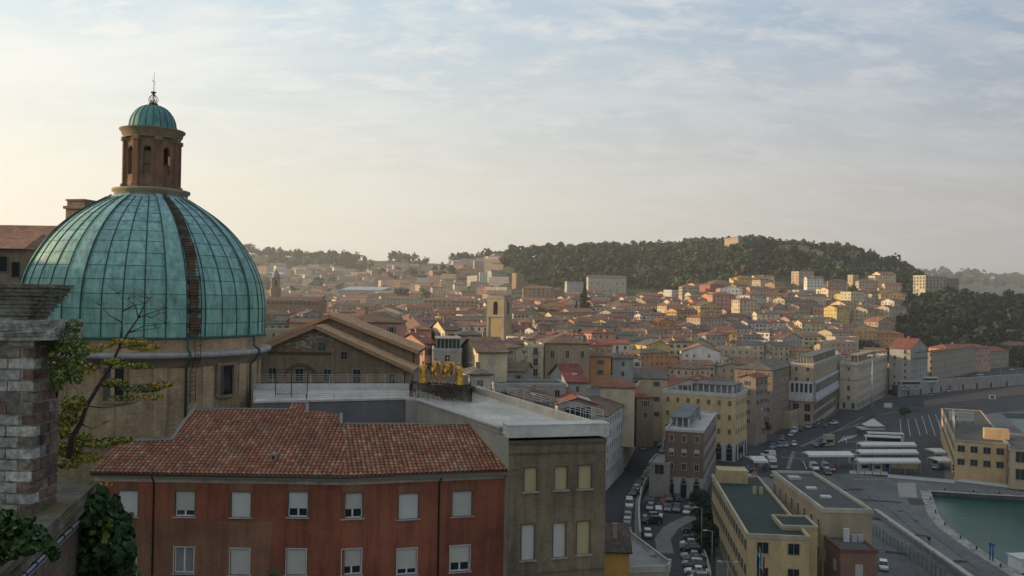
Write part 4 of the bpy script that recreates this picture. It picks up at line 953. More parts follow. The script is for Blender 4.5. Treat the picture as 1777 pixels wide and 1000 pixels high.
def rough_box(b, x0, y0, z0, x1, y1, z1, m, c, T=None, amp=.012, n=6, seed=0, flare=0):
    r_ = random.Random(seed); vs = {}; faces = []
    def V(i, j, k):
        key = (i, j, k)
        if key not in vs:
            x, y, z = x0+(x1-x0)*i/n, y0+(y1-y0)*j/n, z0+(z1-z0)*k/n
            f = 1+flare*(k/n); x = (x0+x1)/2+(x-(x0+x1)/2)*f; y = (y0+y1)/2+(y-(y0+y1)/2)*f
            p = Vector((x+r_.uniform(-amp, amp), y+r_.uniform(-amp, amp), z+r_.uniform(-amp, amp))); vs[key] = T @ p if T else p
        return vs[key]
    for i in range(n):
        for j in range(n):
            b.face([V(i, 0, j), V(i+1, 0, j), V(i+1, 0, j+1), V(i, 0, j+1)], m, c); b.face([V(n, i, j), V(n, i+1, j), V(n, i+1, j+1), V(n, i, j+1)], m, c)
            b.face([V(0, i, j), V(0, i, j+1), V(0, i+1, j+1), V(0, i+1, j)], m, c); b.face([V(i, j, n), V(i+1, j, n), V(i+1, j+1, n), V(i, j+1, n)], m, c)
            b.face([V(i, n, j), V(i, n, j+1), V(i+1, n, j+1), V(i+1, n, j)], m, c)
            b.face([V(i, j, 0), V(i, j+1, 0), V(i+1, j+1, 0), V(i+1, j, 0)], m, c)
def pillar():
    c0 = P(57, 700, 6.0); zt = P(57, 590, 6.0).z; zw = 50.45
    t = thing('brick_pillar', (c0.x-.5, 6.2, zw), 'old weathered brick pillar with stone cap at the left edge, close to the viewer', 'pillar')
    T = Matrix.Translation((c0.x, 6.0, 0)) @ Matrix.Rotation(R(-3), 4, 'Z')
    b = MB(); rr = random.Random(2)
    # courses: each brick its own block face so edges are broken
    z = zw-.1; k = 0
    while z < zt-.02:
        h = .074; x = 0.0-(0.10 if k % 2 else 0)
        while x > -1.25:
            w_ = rr.uniform(.17, .21) if x < 0 else (.10 if k % 2 else .19); x_a = x-w_+.012 if x <= 0 else x
            xr = min(x, 0.0); xl = xr-w_+.01; o_ = rr.uniform(-.010, .006)
            pick = rr.random(); cc = (.46, .45, .41) if pick < .78 else ((.22, .15, .115) if pick < .84 else (.24, .22, .19)); f = rr.uniform(.75, 1.1)
            b.box(xl, o_, z+.005, xr, .09, z+h-.004, 0, tuple(v*f for v in cc), T, skip='k'); x = xl-.01
        y = 0.0+(0.09 if k % 2 else 0.0)
        yy = -.0
        ys = [0.0, .10, .21, .32] if k % 2 else [0.0, .19, .32]
        for a_, e_ in zip(ys, ys[1:]):
            pick = rr.random(); cc = (.20, .125, .095) if pick < .4 else ((.17, .125, .10) if pick < .75 else (.25, .22, .185)); f = rr.uniform(.75, 1.15)
            b.box(-.08, a_+.006, z+.005, rr.uniform(-.008, .008), e_-.006, z+h-.004, 0, tuple(v*f for v in cc), T, skip='l')
        z += h+.004; k += 1
    b.build('brickwork', [OLDR], t)
    b = MB(); rough_box(b, -1.3, .008, zw-.1, -.012, .305, zt, 0, (.33, .31, .27), T, .004, 8, 1); b.build('mortar_core', [OLDR], t)
    b = MB(); zs1 = P(57, 556, 6.0).z; rough_box(b, -1.4, -.05, zt, .14, .37, zs1, 0, (.38, .37, .34), T, .007, 10, 2); b.build('capstone', [OLDR], t)
    b = MB(); zs2 = P(57, 493, 6.0).z
    for k in range(9):
        z0 = zs1+(zs2-zs1)*k/9; z1 = zs1+(zs2-zs1)*(k+.8)/9; f = k/9; rough_box(b, -1.3-f*.1, -.0-f*.05, z0, -.05+f*.17, .24+f*.08, z1+.004, 0, (.22-.03*(k % 2), .20, .16), T, .004, 7, 5+k)
    b.build('tile_crown', [OLDR], t)
    # the wall under it, coming toward the camera
    a, e = G(163, 836, zw), G(-30, 1015, zw); 
    t = thing('garden_wall', (a.x-.4, 5.6, 46), 'mossy old brick wall with rounded stone capping in the lower left corner', 'wall')
    d = (a-e).normalized(); n = Vector((d.y, -d.x, 0)); a2 = a; b = MB()
    T2 = frame_mat((e.x, e.y, 0), d)          # x along the wall away from the camera, y to the left
    Ln = (a-e).length
    rough_box(b, -.6, -.02, zw-.14, Ln+.02, 1.6, zw, 0, (.15, .135, .115), T2, .012, 14, 4); b.build('capping', [MOSS], t)
    b = MB(); b.box(-.6, .06, 44, Ln-.06, 1.5, zw-.13, 0, (1, 1, 1), T2); b.build('brickwork', [OLDB], t)
    b = MB(); q0, q1 = plane_hit(0, 1040, T2 @ Vector((0, -.03, 0)), n), plane_hit(136, 906, T2 @ Vector((0, -.03, 0)), n)
    t = thing('cable_conduit', q1, 'grey metal conduit with clips running along the side of the old wall', 'pipe'); b.tube([q0, q1], .012, 8, 0, (.22, .24, .28)); b.tube([q0+Vector((0, 0, -.03)), q1+Vector((0, 0, -.03))], .008, 6, 0, (.16, .17, .2)); b.build('pipe', [METAL], t)
    for k in range(9):
        p = q0+(q1-q0)*(k/8); c = MB(); c.tube([p-(q1-q0).normalized()*.006, p+(q1-q0).normalized()*.006], .019, 8, 0, (.04, .04, .045)); c.build('clip', [METAL], t)
pillar()
# ------------------------------------------------------------------ foliage
def leaf_mat(name, cols, rough=0.55, trans=0.25):
    if name in _mc: return _mc[name]
    m = mat(name, 'attr', rough, spec=0.25, noise=(1.5, .2)); b = m.node_tree.nodes['Principled BSDF']
    b.inputs['Subsurface Weight'].default_value = 0.0
    return m
LEAF = leaf_mat('leaves', None)
BARK = mat('bark', (0.085, 0.068, 0.055), 0.95, noise=(8, .4), bump=(20, .6, .02))
def leaves(b, centre, rad, n, size, cols, rn, shape=(1, 1, 1), droop=0.0, lobed=False):
    for _ in range(n):
        while True:
            v = Vector((rn.uniform(-1, 1), rn.uniform(-1, 1), rn.uniform(-1, 1)))
            if 0.15 < v.length < 1: break
        v = v.normalized()*(v.length**0.5)
        p = Vector(centre)+Vector((v.x*rad*shape[0], v.y*rad*shape[1], v.z*rad*shape[2]))
        s = size*rn.uniform(.6, 1.25); nrm = (v+Vector((rn.uniform(-1, 1), rn.uniform(-1, 1), rn.uniform(-.3, 1.3)))).normalized()
        t1 = nrm.cross(Vector((rn.uniform(-1, 1), rn.uniform(-1, 1), rn.uniform(-1, 1)))).normalized(); t2 = nrm.cross(t1)
        c = rn.choice(cols); f = rn.uniform(.7, 1.25); c = tuple(x*f for x in c)
        if lobed:
            k = [(0, -.5), (.35, -.42), (.55, 0), (.32, .18), (.22, .5), (0, .62), (-.22, .5), (-.32, .18), (-.55, 0), (-.35, -.42)]
            b.face([p+t1*s*x+t2*s*y+nrm*s*(.22*abs(x)) for x, y in k], 0, c)
        else: b.face([p-t2*s*.6, p+t1*s*.32, p+t2*s*.6, p-t1*s*.32], 0, c)
GR = [(0.07, .115, .025), (.10, .16, .03), (.05, .09, .02), (.14, .18, .035)]
YL = [(.42, .34, .04), (.33, .32, .04), (.22, .26, .035), (.45, .26, .03)]
def near_plants():
    rn = random.Random(21)
    # ivy hanging on the pillar
    p0 = P(118, 610, 6.15); t = thing('ivy', (p0.x, 6.15, P(118, 690, 6.15).z), 'leafy green ivy clump hanging on the right side of the brick pillar', 'ivy'); b = MB()
    for (px, py, r, n) in ((128, 566, 14, 90), (118, 590, 24, 230), (140, 606, 16, 130), (112, 620, 26, 260), (136, 634, 16, 120), (104, 648, 20, 170), (128, 655, 14, 90), (100, 668, 11, 50), (90, 600, 10, 60)):
        d = 6.15+rn.uniform(-.08, .1); leaves(b, P(px, py, d), r*d/F, n, .030, GR*3+YL[:3], rn)
    b.build('foliage', [LEAF], t); b = MB(); b.tube([P(98, 690, 6.3), P(108, 640, 6.2), P(120, 590, 6.2)], [.008, .006, .003], 5); b.build('stem', [BARK], t)
    # shrub growing out of the wall
    d = 7.4; q = lambda px, py, dd=0: P(px, py, d+dd)
    t = thing('sapling', q(125, 800), 'crooked sapling with yellowing leaves growing from the wall in front of the dome', 'tree'); b = MB()
    b.tube([q(118, 800), q(124, 760), q(140, 735), q(150, 705), q(172, 668), q(190, 640), q(206, 605), q(222, 578), q(240, 552)], [.026, .024, .020, .018, .016, .013, .011, .009, .006], 7)
    brs = [((206, 605), (212, 560), (214, 525), (205, 510)), ((240, 552), (256, 545), (288, 535)), ((240, 552), (250, 530), (258, 518)), ((212, 560), (190, 548), (172, 530)), ((214, 540), (232, 530), (250, 527)), ((222, 578), (250, 566), (286, 562)), ((222, 578), (240, 574), (270, 570)), ((190, 640), (178, 648), (172, 632)), ((172, 668), (200, 672), (240, 672), (280, 676)),
           ((150, 705), (180, 708), (230, 700), (290, 672)), ((206, 605), (230, 600), (262, 600)), ((140, 735), (160, 745), (180, 735)), ((124, 760), (150, 765), (205, 768)), ((150, 705), (140, 690), (122, 660)), ((118, 780), (135, 785), (170, 790)), ((240, 552), (235, 530), (222, 520)), ((124, 770), (112, 740), (108, 715)), ((250, 545), (262, 552), (275, 545))]
    for br in brs:
        dz = [rn.uniform(-.25, .25)*i for i in range(len(br))]; b.tube([q(x, y, dz[i]) for i, (x, y) in enumerate(br)], [.0065-.0048*i/(len(br)-1) for i in range(len(br))], 5)
        x, y = br[-1]
        for _ in range(4): b.tube([q(x, y, dz[-1]), q(x+rn.uniform(-22, 22), y-rn.uniform(2, 18), dz[-1])], [.003, .0012], 4)
    b.build('trunk', [BARK], t)
    b = MB(); lay = [(225, 593, 34, 6, 90, 1), (250, 603, 30, 5, 70, 1), (200, 628, 22, 6, 60, .6), (235, 635, 28, 5, 80, .5), (200, 665, 26, 7, 90, .5), (245, 674, 34, 6, 110, .25), (280, 668, 22, 5, 40, .8), (215, 690, 26, 5, 50, .5), (165, 606, 16, 7, 35, .9), (150, 640, 16, 12, 45, .8), (128, 700, 22, 14, 120, .5), (118, 725, 20, 16, 150, .6), (140, 760, 20, 10, 100, .6), (178, 768, 36, 6, 150, .3), (120, 780, 24, 14, 160, .5), (150, 795, 26, 8, 110, .7), (212, 764, 18, 5, 50, .3), (110, 745, 12, 16, 80, .6), (185, 600, 12, 5, 20, .9), (262, 690, 22, 4, 30, .9), (120, 805, 20, 8, 80, .4)]
    for (px, py, rx, ry, n, yel) in lay:
        dd = rn.uniform(-.15, .15); cols = GR if yel < .3 else (GR+YL if yel < .7 else YL+[(.28, .12, .03)])
        leaves(b, q(px, py, dd), rx*d/F, int(n*2.3), .032, cols, rn, (1, .9, ry/rx))
    b.build('foliage', [LEAF], t)
    # big vine climbing below the wall end
    t = thing('vine', q(175, 1000), 'dense dark green vine climbing at the end of the old wall', 'vine'); b = MB(); d2 = 6.9
    for (px, py, r) in ((165, 860, 20), (150, 885, 26), (185, 890, 26), (172, 915, 30), (205, 925, 22), (215, 905, 14), (150, 930, 30), (185, 950, 32), (215, 965, 18), (140, 965, 32), (175, 985, 34), (212, 990, 22), (140, 1000, 30), (185, 1025, 36), (150, 1040, 34), (225, 950, 9), (196, 872, 10), (190, 1050, 40)):
        leaves(b, P(px, py, d2+rn.uniform(-.2, .2)), r*d2/F, int(r*8), .062, [(.018, .045, .014), (.025, .06, .018), (.035, .075, .02), (.02, .05, .014), (.045, .09, .02)], rn, lobed=True)
    for (px, py) in ((186, 898), (172, 930), (187, 925), (190, 938), (164, 942), (128, 990), (198, 905)): leaves(b, P(px, py, d2-.15), .06, 3, .045, [(.13, .14, .02), (.16, .16, .03)], rn, lobed=True)
    leaves(b, P(168, 838, d2), .06, 10, .03, YL+GR, rn); leaves(b, P(190, 842, d2), .05, 8, .03, YL, rn)
    b.build('foliage', [LEAF], t); b = MB(); b.tube([P(160, 1080, d2+.1), P(158, 960, d2+.1), P(168, 900, d2+.1), P(170, 850, d2+.1)], [.02, .018, .012, .005], 6); b.tube([P(162, 1000, d2+.1), P(190, 940, d2), P(210, 910, d2)], [.012, .01, .004], 6); b.build('stem', [BARK], t)
    # creeper over the near left corner
    d3 = 4.7; t = thing('creeper', P(30, 960, d3), 'dark green creeper spreading over the mossy wall top at the left edge', 'creeper'); b = MB()
    for (px, py, r) in ((-10, 910, 28), (15, 905, 20), (40, 912, 20), (25, 935, 26), (60, 930, 18), (75, 940, 14), (5, 955, 24), (-20, 940, 30), (88, 950, 10), (48, 948, 16), (95, 962, 8)):
        leaves(b, P(px, py, d3+rn.uniform(-.1, .1)), r*d3/F, int(r*6), .036, [(.03, .065, .018), (.045, .085, .02), (.02, .045, .014), (.06, .11, .03)], rn, lobed=True)
    b.build('foliage', [LEAF], t); b = MB(); b.tube([P(-20, 960, d3), P(40, 940, d3), P(90, 952, d3)], [.008, .006, .003], 5); b.build('stem', [BARK], t)
    # tips of two yuccas in front of the brick facade
    for k, (px, py) in enumerate(((240, 1010), (474, 1006))):
        dd = 47; p = P(px, py, dd); t = thing('yucca', (p.x, p.y, p.z-2), ('left' if k == 0 else 'right')+' spiky grey green yucca top in front of the red brick block', 'plant', 'yuccas before the brick block'); b = MB()
        for i in range(46):
            a = rn.uniform(0, 6.28); el = rn.uniform(.1, 1.45); dv = Vector((math.cos(a)*math.cos(el), math.sin(a)*math.cos(el), math.sin(el))); ln = rn.uniform(.6, .95); s = dv.cross(Vector((0, 0, 1))).normalized()*.035; c = rn.choice([(.09, .12, .06), (.12, .14, .08), (.07, .10, .05)])
            b.face([p-s, p+s, p+s*.8+dv*ln*.5, p+dv*ln-Vector((0, 0, .08)), p-s*.8+dv*ln*.5], 0, c)
        b.build('leaves', [LEAF], t); b = MB(); b.tube([p-Vector((0, 0, 2)), p], .09, 7); b.build('trunk', [BARK], t)
near_plants()
# ------------------------------------------------------------------ houses
COL = {'cream': (.56, .47, .32), 'ochre': (.50, .33, .14), 'orange': (.54, .26, .11), 'pink': (.46, .27, .21), 'grey': (.33, .32, .30), 'white': (.60, .58, .53), 'beige': (.42, .35, .26), 'yellow': (.54, .42, .15), 'brown': (.27, .19, .13), 'red': (.36, .11, .07), 'tan': (.36, .27, .18), 'pale green': (.33, .38, .27), 'dark grey': (.16, .16, .17)}
RCOL = {'red': (.30, .105, .065), 'terracotta': (.33, .175, .105), 'brown': (.21, .135, .095), 'grey brown': (.165, .145, .12), 'grey': (.17, .17, .175), 'green': (.045, .07, .06), 'pale': (.42, .41, .39)}
def jit(c, r, a=.10): f = 1+r.uniform(-a, a); return tuple(x*f*(1+r.uniform(-a*.3, a*.3)) for x in c)
WINM = [mat('window_frame', 'attr', .7), GLASS]
def win_mesh(kind, w=1.0, h=1.55, fc=(.45, .43, .38), sc=(.10, .12, .09)):
    b = MB(); f = .10
    for bb in ((-w/2-f, 0, -w/2, h), (w/2, 0, w/2+f, h), (-w/2-f, h, w/2+f, h+f), (-w/2-f*1.6, -.10, w/2+f*1.6, 0)): b.box(bb[0], -.07, bb[1], bb[2], .03, bb[3], 0, fc, skip='k')
    if kind in ('closed',):
        b.box(-w/2, -.05, 0, w/2, .02, h, 0, sc, skip='k')
    else:
        b.face([(-w/2, -.012, 0), (w/2, -.012, 0), (w/2, -.012, h), (-w/2, -.012, h)], 1)
        b.box(-.035, -.04, 0, .035, -.013, h, 0, tuple(x*.8 for x in fc), skip='k')
        if kind == 'half': b.box(-w/2, -.05, h*.45, w/2, -.014, h, 0, (.42, .41, .38), skip='k')
        if kind == 'open':
            for s in (-1, 1): x0, x1 = sorted((s*(w/2+f), s*(w/2+f+w*.45))); b.box(x0, -.09, 0, x1, -.01, h, 0, sc, skip='k')
        if kind == 'balcony':
            b.box(-w*.9, -.9, -.25, w*.9, 0, -.12, 0, fc)
            for i in range(9): x = -w*.88+w*1.76*i/8; b.box(x-.03, -.88, -.12, x+.03, -.84, .75, 0, (.05, .05, .05))
            b.box(-w*.9, -.89, .75, w*.9, -.83, .80, 0, (.05, .05, .05))
            for s in (-1, 1): b.box(s*w*.9-.03, -.86, .72, s*w*.9+.03, 0, .78, 0, (.05, .05, .05))
    o = b.build('window', WINM); me = o.data; bpy.data.objects.remove(o); return me
WV = {'plain': win_mesh('plain'), 'half': win_mesh('half'), 'green': win_mesh('open', sc=(.05, .09, .07)), 'brown': win_mesh('open', sc=(.13, .07, .04)), 'closed': win_mesh('closed', sc=(.10, .10, .09)), 'closedbrown': win_mesh('closed', sc=(.16, .09, .05)),
      'pale': win_mesh('closed', sc=(.40, .38, .34)), 'balcony': win_mesh('balcony', 1.3, 2.1), 'tall': win_mesh('plain', 1.1, 2.3), 'shop': win_mesh('plain', 2.2, 2.8, (.3, .29, .27)), 'small': win_mesh('plain', .8, .8), 'wide': win_mesh('plain', 1.7, 1.7, (.30, .27, .22)), 'redshut': win_mesh('closed', sc=(.17, .05, .035)), 'blue': win_mesh('open', sc=(.08, .14, .17))}
OCC = []                                # footprints already taken: (x, y, radius)
def free(x, y, r): return all((x-a)**2+(y-b_)**2 > (r+q)**2*.66 for a, b_, q in OCC)
def roof_faces(c, u, v, w, l, ze, kind, pitch, oh=.45):
    c = Vector((c[0], c[1], 0)); X = lambda a, b_, z: c+u*a+v*b_+Vector((0, 0, z))
    t = math.tan(R(pitch)); th = .22; F_ = []
    if kind == 'flat': return None, 0
    if kind in ('gable_u', 'gable_v', 'hip'):
        along_u = kind == 'gable_u' or (kind == 'hip' and w >= l)
        if along_u: A, B_ = w, l; Q = lambda a, b_, z: X(a, b_, z)
        else: A, B_ = l, w; Q = lambda a, b_, z: X(b_, a, z)
        hr = B_/2*t; e = -oh*t; ins = (B_/2 if kind == 'hip' else -oh)
        if kind == 'hip': ins = min(B_/2, A/2-.05)
        R0, R1 = Q(ins, B_/2, ze+hr), Q(A-ins, B_/2, ze+hr)
        a0, a1, b1, b0 = Q(-oh, -oh, ze+e), Q(A+oh, -oh, ze+e), Q(A+oh, B_+oh, ze+e), Q(-oh, B_+oh, ze+e)
        F_ = [[a0, a1, R1, R0], [b1, b0, R0, R1]]
        if kind == 'hip': F_ += [[b0, a0, R0], [a1, b1, R1]]
        if not along_u: F_ = [f[::-1] for f in F_]
        rim = [a0, a1, b1, b0] if kind == 'hip' else [a0, a1, R1, b1, b0, R0]
        return (F_, rim, th), hr
    if kind == 'shed':
        hr = l*t; a0, a1, b1, b0 = X(-oh, -oh, ze-oh*t), X(w+oh, -oh, ze-oh*t), X(w+oh, l+oh, ze+hr+oh*t), X(-oh, l+oh, ze+hr+oh*t)
        return ([[a0, a1, b1, b0]], [a0, a1, b1, b0], th), hr
def house_geo(bw, br, c, rot, w, l, zb, ze, wc, rc, roof, pitch=19, mw=0, mr=0, parapet=.7, trim=None, mfl=None):
    u = Vector((math.cos(R(rot)), math.sin(R(rot)), 0)); v = Vector((-u.y, u.x, 0)); c = Vector((c[0], c[1], 0)); X = lambda a, b_, z: c+u*a+v*b_+Vector((0, 0, z))
    rf = roof_faces(c, u, v, w, l, ze, roof, pitch); hr = rf[1]
    for (p, q) in (((0, 0), (w, 0)), ((w, 0), (w, l)), ((w, l), (0, l)), ((0, l), (0, 0))):
        bw.face([X(*p, zb), X(*q, zb), X(*q, ze), X(*p, ze)], mw, wc)
    if roof == 'gable_u': bw.face([X(0, l, ze), X(0, 0, ze), X(0, l/2, ze+hr)], mw, wc); bw.face([X(w, 0, ze), X(w, l, ze), X(w, l/2, ze+hr)], mw, wc)
    if roof == 'gable_v': bw.face([X(0, 0, ze), X(w, 0, ze), X(w/2, 0, ze+hr)], mw, wc); bw.face([X(w, l, ze), X(0, l, ze), X(w/2, l, ze+hr)], mw, wc)
    if roof == 'shed': bw.face([X(0, l, ze), X(0, 0, ze), X(0, l, ze+hr)], mw, wc); bw.face([X(w, 0, ze), X(w, l, ze), X(w, l, ze+hr)], mw, wc); bw.face([X(w, l, ze), X(0, l, ze), X(0, l, ze+hr), X(w, l, ze+hr)], mw, wc)
    if roof == 'flat':
        k = .28; tc_ = trim or tuple(min(x*1.1, .6) for x in wc); e = .12; zt = ze+parapet
        br.face([X(k, k, ze), X(w-k, k, ze), X(w-k, l-k, ze), X(k, l-k, ze)], mr, rc)
        for (x0, y0, x1, y1) in ((-e, -e, w+e, k), (-e, l-k, w+e, l+e), (-e, k, k, l-k), (w-k, k, w+e, l-k)):
            q = [X(x0, y0, 0), X(x1, y0, 0), X(x1, y1, 0), X(x0, y1, 0)]; br.prism([(p.x, p.y) for p in q], ze-.25, zt, mr+(1 if mfl is None else mfl), tc_, bottom=True)
    else:
        F_, rim, th = rf[0]
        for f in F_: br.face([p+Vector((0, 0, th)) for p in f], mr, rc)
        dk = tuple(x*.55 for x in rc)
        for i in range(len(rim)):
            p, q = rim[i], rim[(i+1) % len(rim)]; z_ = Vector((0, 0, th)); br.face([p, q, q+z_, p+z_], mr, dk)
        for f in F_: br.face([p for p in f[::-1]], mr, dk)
    return u, v, hr
def wing_geo(bw, br, c, u, rot, w, l, zb, ze, wc, rc, rn):
    # a lower wing butted against the far end of the house
    w2 = rn.uniform(3.5, 7); l2 = l*rn.uniform(.55, .85); h2 = rn.uniform(2, 5); v = Vector((-u.y, u.x, 0)); s = rn.random() < .5
    c2 = Vector((c[0], c[1], 0))+(u*(w+.46) if s else -u*(w2+.46))+v*(l*rn.uniform(0.02, .12))
    house_geo(bw, br, (c2.x, c2.y), rot, w2, l2, zb, ze-h2, wc, rc, rn.choice(['shed', 'gable_v', 'hip']), 16)
def dormer_geo(b, c, u, v, w, l, ze, pitch, rot, rn, wc, rc, mw=0, mr=0):
    t_ = math.tan(R(pitch)); f = rn.uniform(.12, .2); p = Vector((c[0], c[1], 0))+u*w*rn.uniform(.3, .7)+v*(l*f)+Vector((0, 0, ze+l*f*t_)); T = Matrix.Translation(p) @ Matrix.Rotation(R(rot), 4, 'Z')
    b.box(-.9, 0, -.3, .9, 2.2, 1.3, mw, wc, T); b.box(-1.1, -.25, 1.3, 1.1, 2.6, 1.45, mr, rc, T)
def win_spots(c, u, v, w, l, zb, ze, rn, fh=3.2, sp=2.9, maxf=4, skip=.08, faces='rl', mh=1.0, top=2.55):
    out_ = []; c = Vector((c[0], c[1], 0))
    for f in faces:
        o, dirn, ln, nrm = {'r': (c, u, w, -v), 'l': (c+v*l, -v, l, -u), 'e': (c+u*w, v, l, u)}[f]
        if nrm.dot(Vector((o.x, o.y, 0))) > 0: continue
        n = max(1, int((ln-1.0)/sp)); rz = math.atan2(dirn.y, dirn.x)
        for r_ in range(maxf):
            z = ze-top-r_*fh
            if z < zb+1.2: break
            for i in range(n):
                if rn.random() < skip: continue
                out_.append((o+dirn*((i+.5)*ln/n)+nrm*.035+Vector((0, 0, z)), rz, f, r_))
    return out_
def chimneys(b, c, u, v, w, l, ze, hr, rn, n=1, col=(.32, .22, .16)):
    for _ in range(n):
        p = Vector((c[0], c[1], 0))+u*w*rn.uniform(.25, .75)+v*l*rn.uniform(.3, .7); s = rn.uniform(.3, .5)
        T = Matrix.Translation((p.x, p.y, ze)) @ Matrix.Rotation(math.atan2(u.y, u.x), 4, 'Z')
        b.box(-s, -s*.7, 0, s, s*.7, hr+1.1, 0, col, T); b.box(-s-.1, -s*.7-.1, hr+1.1, s+.1, s*.7+.1, hr+1.22, 0, tuple(x*.8 for x in col), T)
AUTO = []
def add_house(name, label, cat, c, rot, w, l, zb, ze, wc, rc, roof, rn, pitch=19, wk='mix', fh=3.2, sp=2.9, maxf=3, faces='rl', group=None, top=2.55, chim=1, skip=.08, antenna=True, parapet=.7, trim=None, auto=None, occ=True):
    u = Vector((math.cos(R(rot)), math.sin(R(rot)), 0)); v = Vector((-u.y, u.x, 0)); base = Vector((c[0], c[1], 0))+u*w/2+v*l/2+Vector((0, 0, zb))
    if occ: OCC.append((base.x, base.y, math.hypot(w, l)*.5))
    t = thing(name, base, label, cat, group)
    bw, br = MB(), MB(); _, _, hr = house_geo(bw, br, c, rot, w, l, zb, ze, wc, rc, roof, pitch, parapet=parapet, trim=trim)
    if auto and roof != 'flat':
        if rn.random() < .5: wing_geo(bw, br, c, u, rot, w, l, zb, ze, wc, rc, rn)
        if rn.random() < .35: dormer_geo(bw, c, u, v, w, l, ze, pitch, rot, rn, wc, tuple(x*.8 for x in rc))
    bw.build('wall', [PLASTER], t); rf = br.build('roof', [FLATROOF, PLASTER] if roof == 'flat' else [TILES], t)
    if auto and rn.random() < .45: pass
    if chim: b = MB(); chimneys(b, c, u, v, w, l, ze, hr, rn, chim); b.build('chimney', [PLAIN], rf)
    if antenna and rn.random() < .6:
        p = Vector((c[0], c[1], 0))+u*w*rn.uniform(.3, .7)+v*l*.5+Vector((0, 0, ze+hr)); b = MB(); b.beam(p, p+Vector((0, 0, 2.4)), .06, .06, 0, (.3, .3, .3))
        for z in (1.5, 1.9, 2.3): b.beam(p+u*-.5+Vector((0, 0, z)), p+u*.5+Vector((0, 0, z)), .04, .04, 0, (.3, .3, .3))
        b.build('antenna', [METAL], rf)
    if roof in ('gable_u', 'hip') and hr > .6 and rn.random() < .5:      # roof windows and dishes
        for _ in range(rn.choice([1, 1, 2])):
            a = rn.uniform(.3, .7)*w; f_ = rn.uniform(.18, .3); sl = math.atan(math.tan(R(pitch))); b = MB(); Tm = Matrix.Translation(Vector((c[0], c[1], 0))+u*a+v*(l*f_)+Vector((0, 0, ze+l*f_*math.tan(R(pitch))+.24))) @ Matrix.Rotation(math.atan2(u.y, u.x), 4, 'Z') @ Matrix.Rotation(sl, 4, 'X')
            if w >= l or roof == 'gable_u': b.box(-.45, -.6, 0, .45, .6, .08, 0, (.30, .32, .34), Tm); b.build('skylight', [SHUT], rf)
        if rn.random() < .5:
            p = Vector((c[0], c[1], 0))+u*w*rn.uniform(.2, .8)+v*l*.45+Vector((0, 0, ze+hr*.9)); b = MB(); b.beam(p, p+Vector((0, 0, 1.1)), .05, .05, 0, (.3, .3, .3)); b.lathe([(.02, -.12), (.25, -.08), (.45, .05)], p+Vector((0, 0, 1.2)), 10, 0, (.5, .5, .48)); b.build('satellite_dish', [PLAIN], rf)
    sty = wk if wk != 'mix' else rn.choice(['green', 'brown', 'closed', 'plain', 'plain', 'half', 'closedbrown'])
    for p, rz, f, r_ in win_spots(c, u, v, w, l, zb, ze, rn, fh, sp, maxf, skip, faces, top=top):
        k = sty
        if isinstance(sty, (list, tuple)): k = sty[min(r_, len(sty)-1)]
        elif rn.random() < .25: k = rn.choice(['closed', 'plain', 'half', sty]) if wk == 'mix' else k
        inst(WV[k], 'window', t, p, rz)
    if auto: AUTO.append((t, auto, base))
    return t
def solve_len(c, dv, px):               # how far to go along dv from c until the picture column px is reached
    t = (px-888.5)/F; den = dv.x-t*dv.y
    return (t*c.y-c.x)/den if abs(den) > 1e-6 else 10
rn = random.Random(77)
def B(name, label, pc, pe, d, rot, pl, pr, hgt, wall, roofc, roof='hip', cat='building', wl=None, wr=None, **kw):
    c = P(pc, pe, d); ze = c.z; u = Vector((math.cos(R(rot)), math.sin(R(rot)), 0)); v = Vector((-u.y, u.x, 0))
    w = wr if wr else abs(solve_len(c, u, pr)); l = wl if wl else abs(solve_len(c, v, pl))
    w = min(max(w, 2.5), 150); l = min(max(l, 2.5), 150)
    wc = COL[wall] if isinstance(wall, str) else wall; rc = RCOL[roofc] if isinstance(roofc, str) else roofc
    k = dict(rn=rn); k.update(kw)
    t = add_house(name, label, cat, (c.x, c.y), rot, w, l, ze-hgt, ze, jit(wc, rn, .04), jit(rc, rn, .05), roof, **k)
    t['_g'] = 1; del t['_g']
    return t, c, u, v, w, l, ze
def qd(px, y, z=QZ): return G(px, y, z).y
# --- named buildings, near to far (label, corner column, eave row, distance, right-face angle, left end, right end, height, colours, roof)
B('apartment_house', 'pink house with brown hipped roof rising just behind the gabled church roof', 697, 559, 205, -4, 690, 597, 16, 'pink', 'brown', 'hip', wl=16, wr=0.1+14.5) if False else None
B('apartment_house', 'wide pink house with brown roof rising just behind the gabled church roof', 597, 559, 205, 3, 590, 697, 18, 'pink', 'brown', 'hip', wl=15, wk='blue', sp=3.2)
B('apartment_house', 'pink gabled house with red roof, left of the green glazed veranda', 737, 597, 190, 38, 692, 748, 18, 'pink', 'red', 'gable_u', wk='brown')
B('apartment_house', 'narrow cream house with dark roof behind the green glazed veranda', 772, 573, 235, 20, 750, 798, 18, 'cream', 'brown', 'gable_u')
B('apartment_house', 'pinkish low house with tan hip roof, left of the veranda house', 712, 572, 240, 8, 699, 749, 14, 'pink', 'terracotta', 'hip')
vb = B('apartment_house', 'grey house with green glazed rooftop veranda', 752, 608, 180, 6, 748, 803, 18, 'grey', 'grey', 'flat', wl=12, wk='plain', parapet=.4)
B('apartment_house', 'large cream house with brown tiled roof directly behind the statues', 830, 612, 176, 16, 803, 882, 22, 'cream', 'brown', 'gable_u', wk='pale', skip=.45)
B('apartment_house', 'grey cream upper house with wide brown eaves, above the large cream house', 797, 582, 215, 8, 795, 842, 14, 'beige', 'grey brown', 'hip', wl=12)
B('small_house', 'small cream house with dark roof low behind the right statue', 815, 650, 150, 12, 804, 854, 12, 'cream', 'grey brown', 'hip', wk='plain')
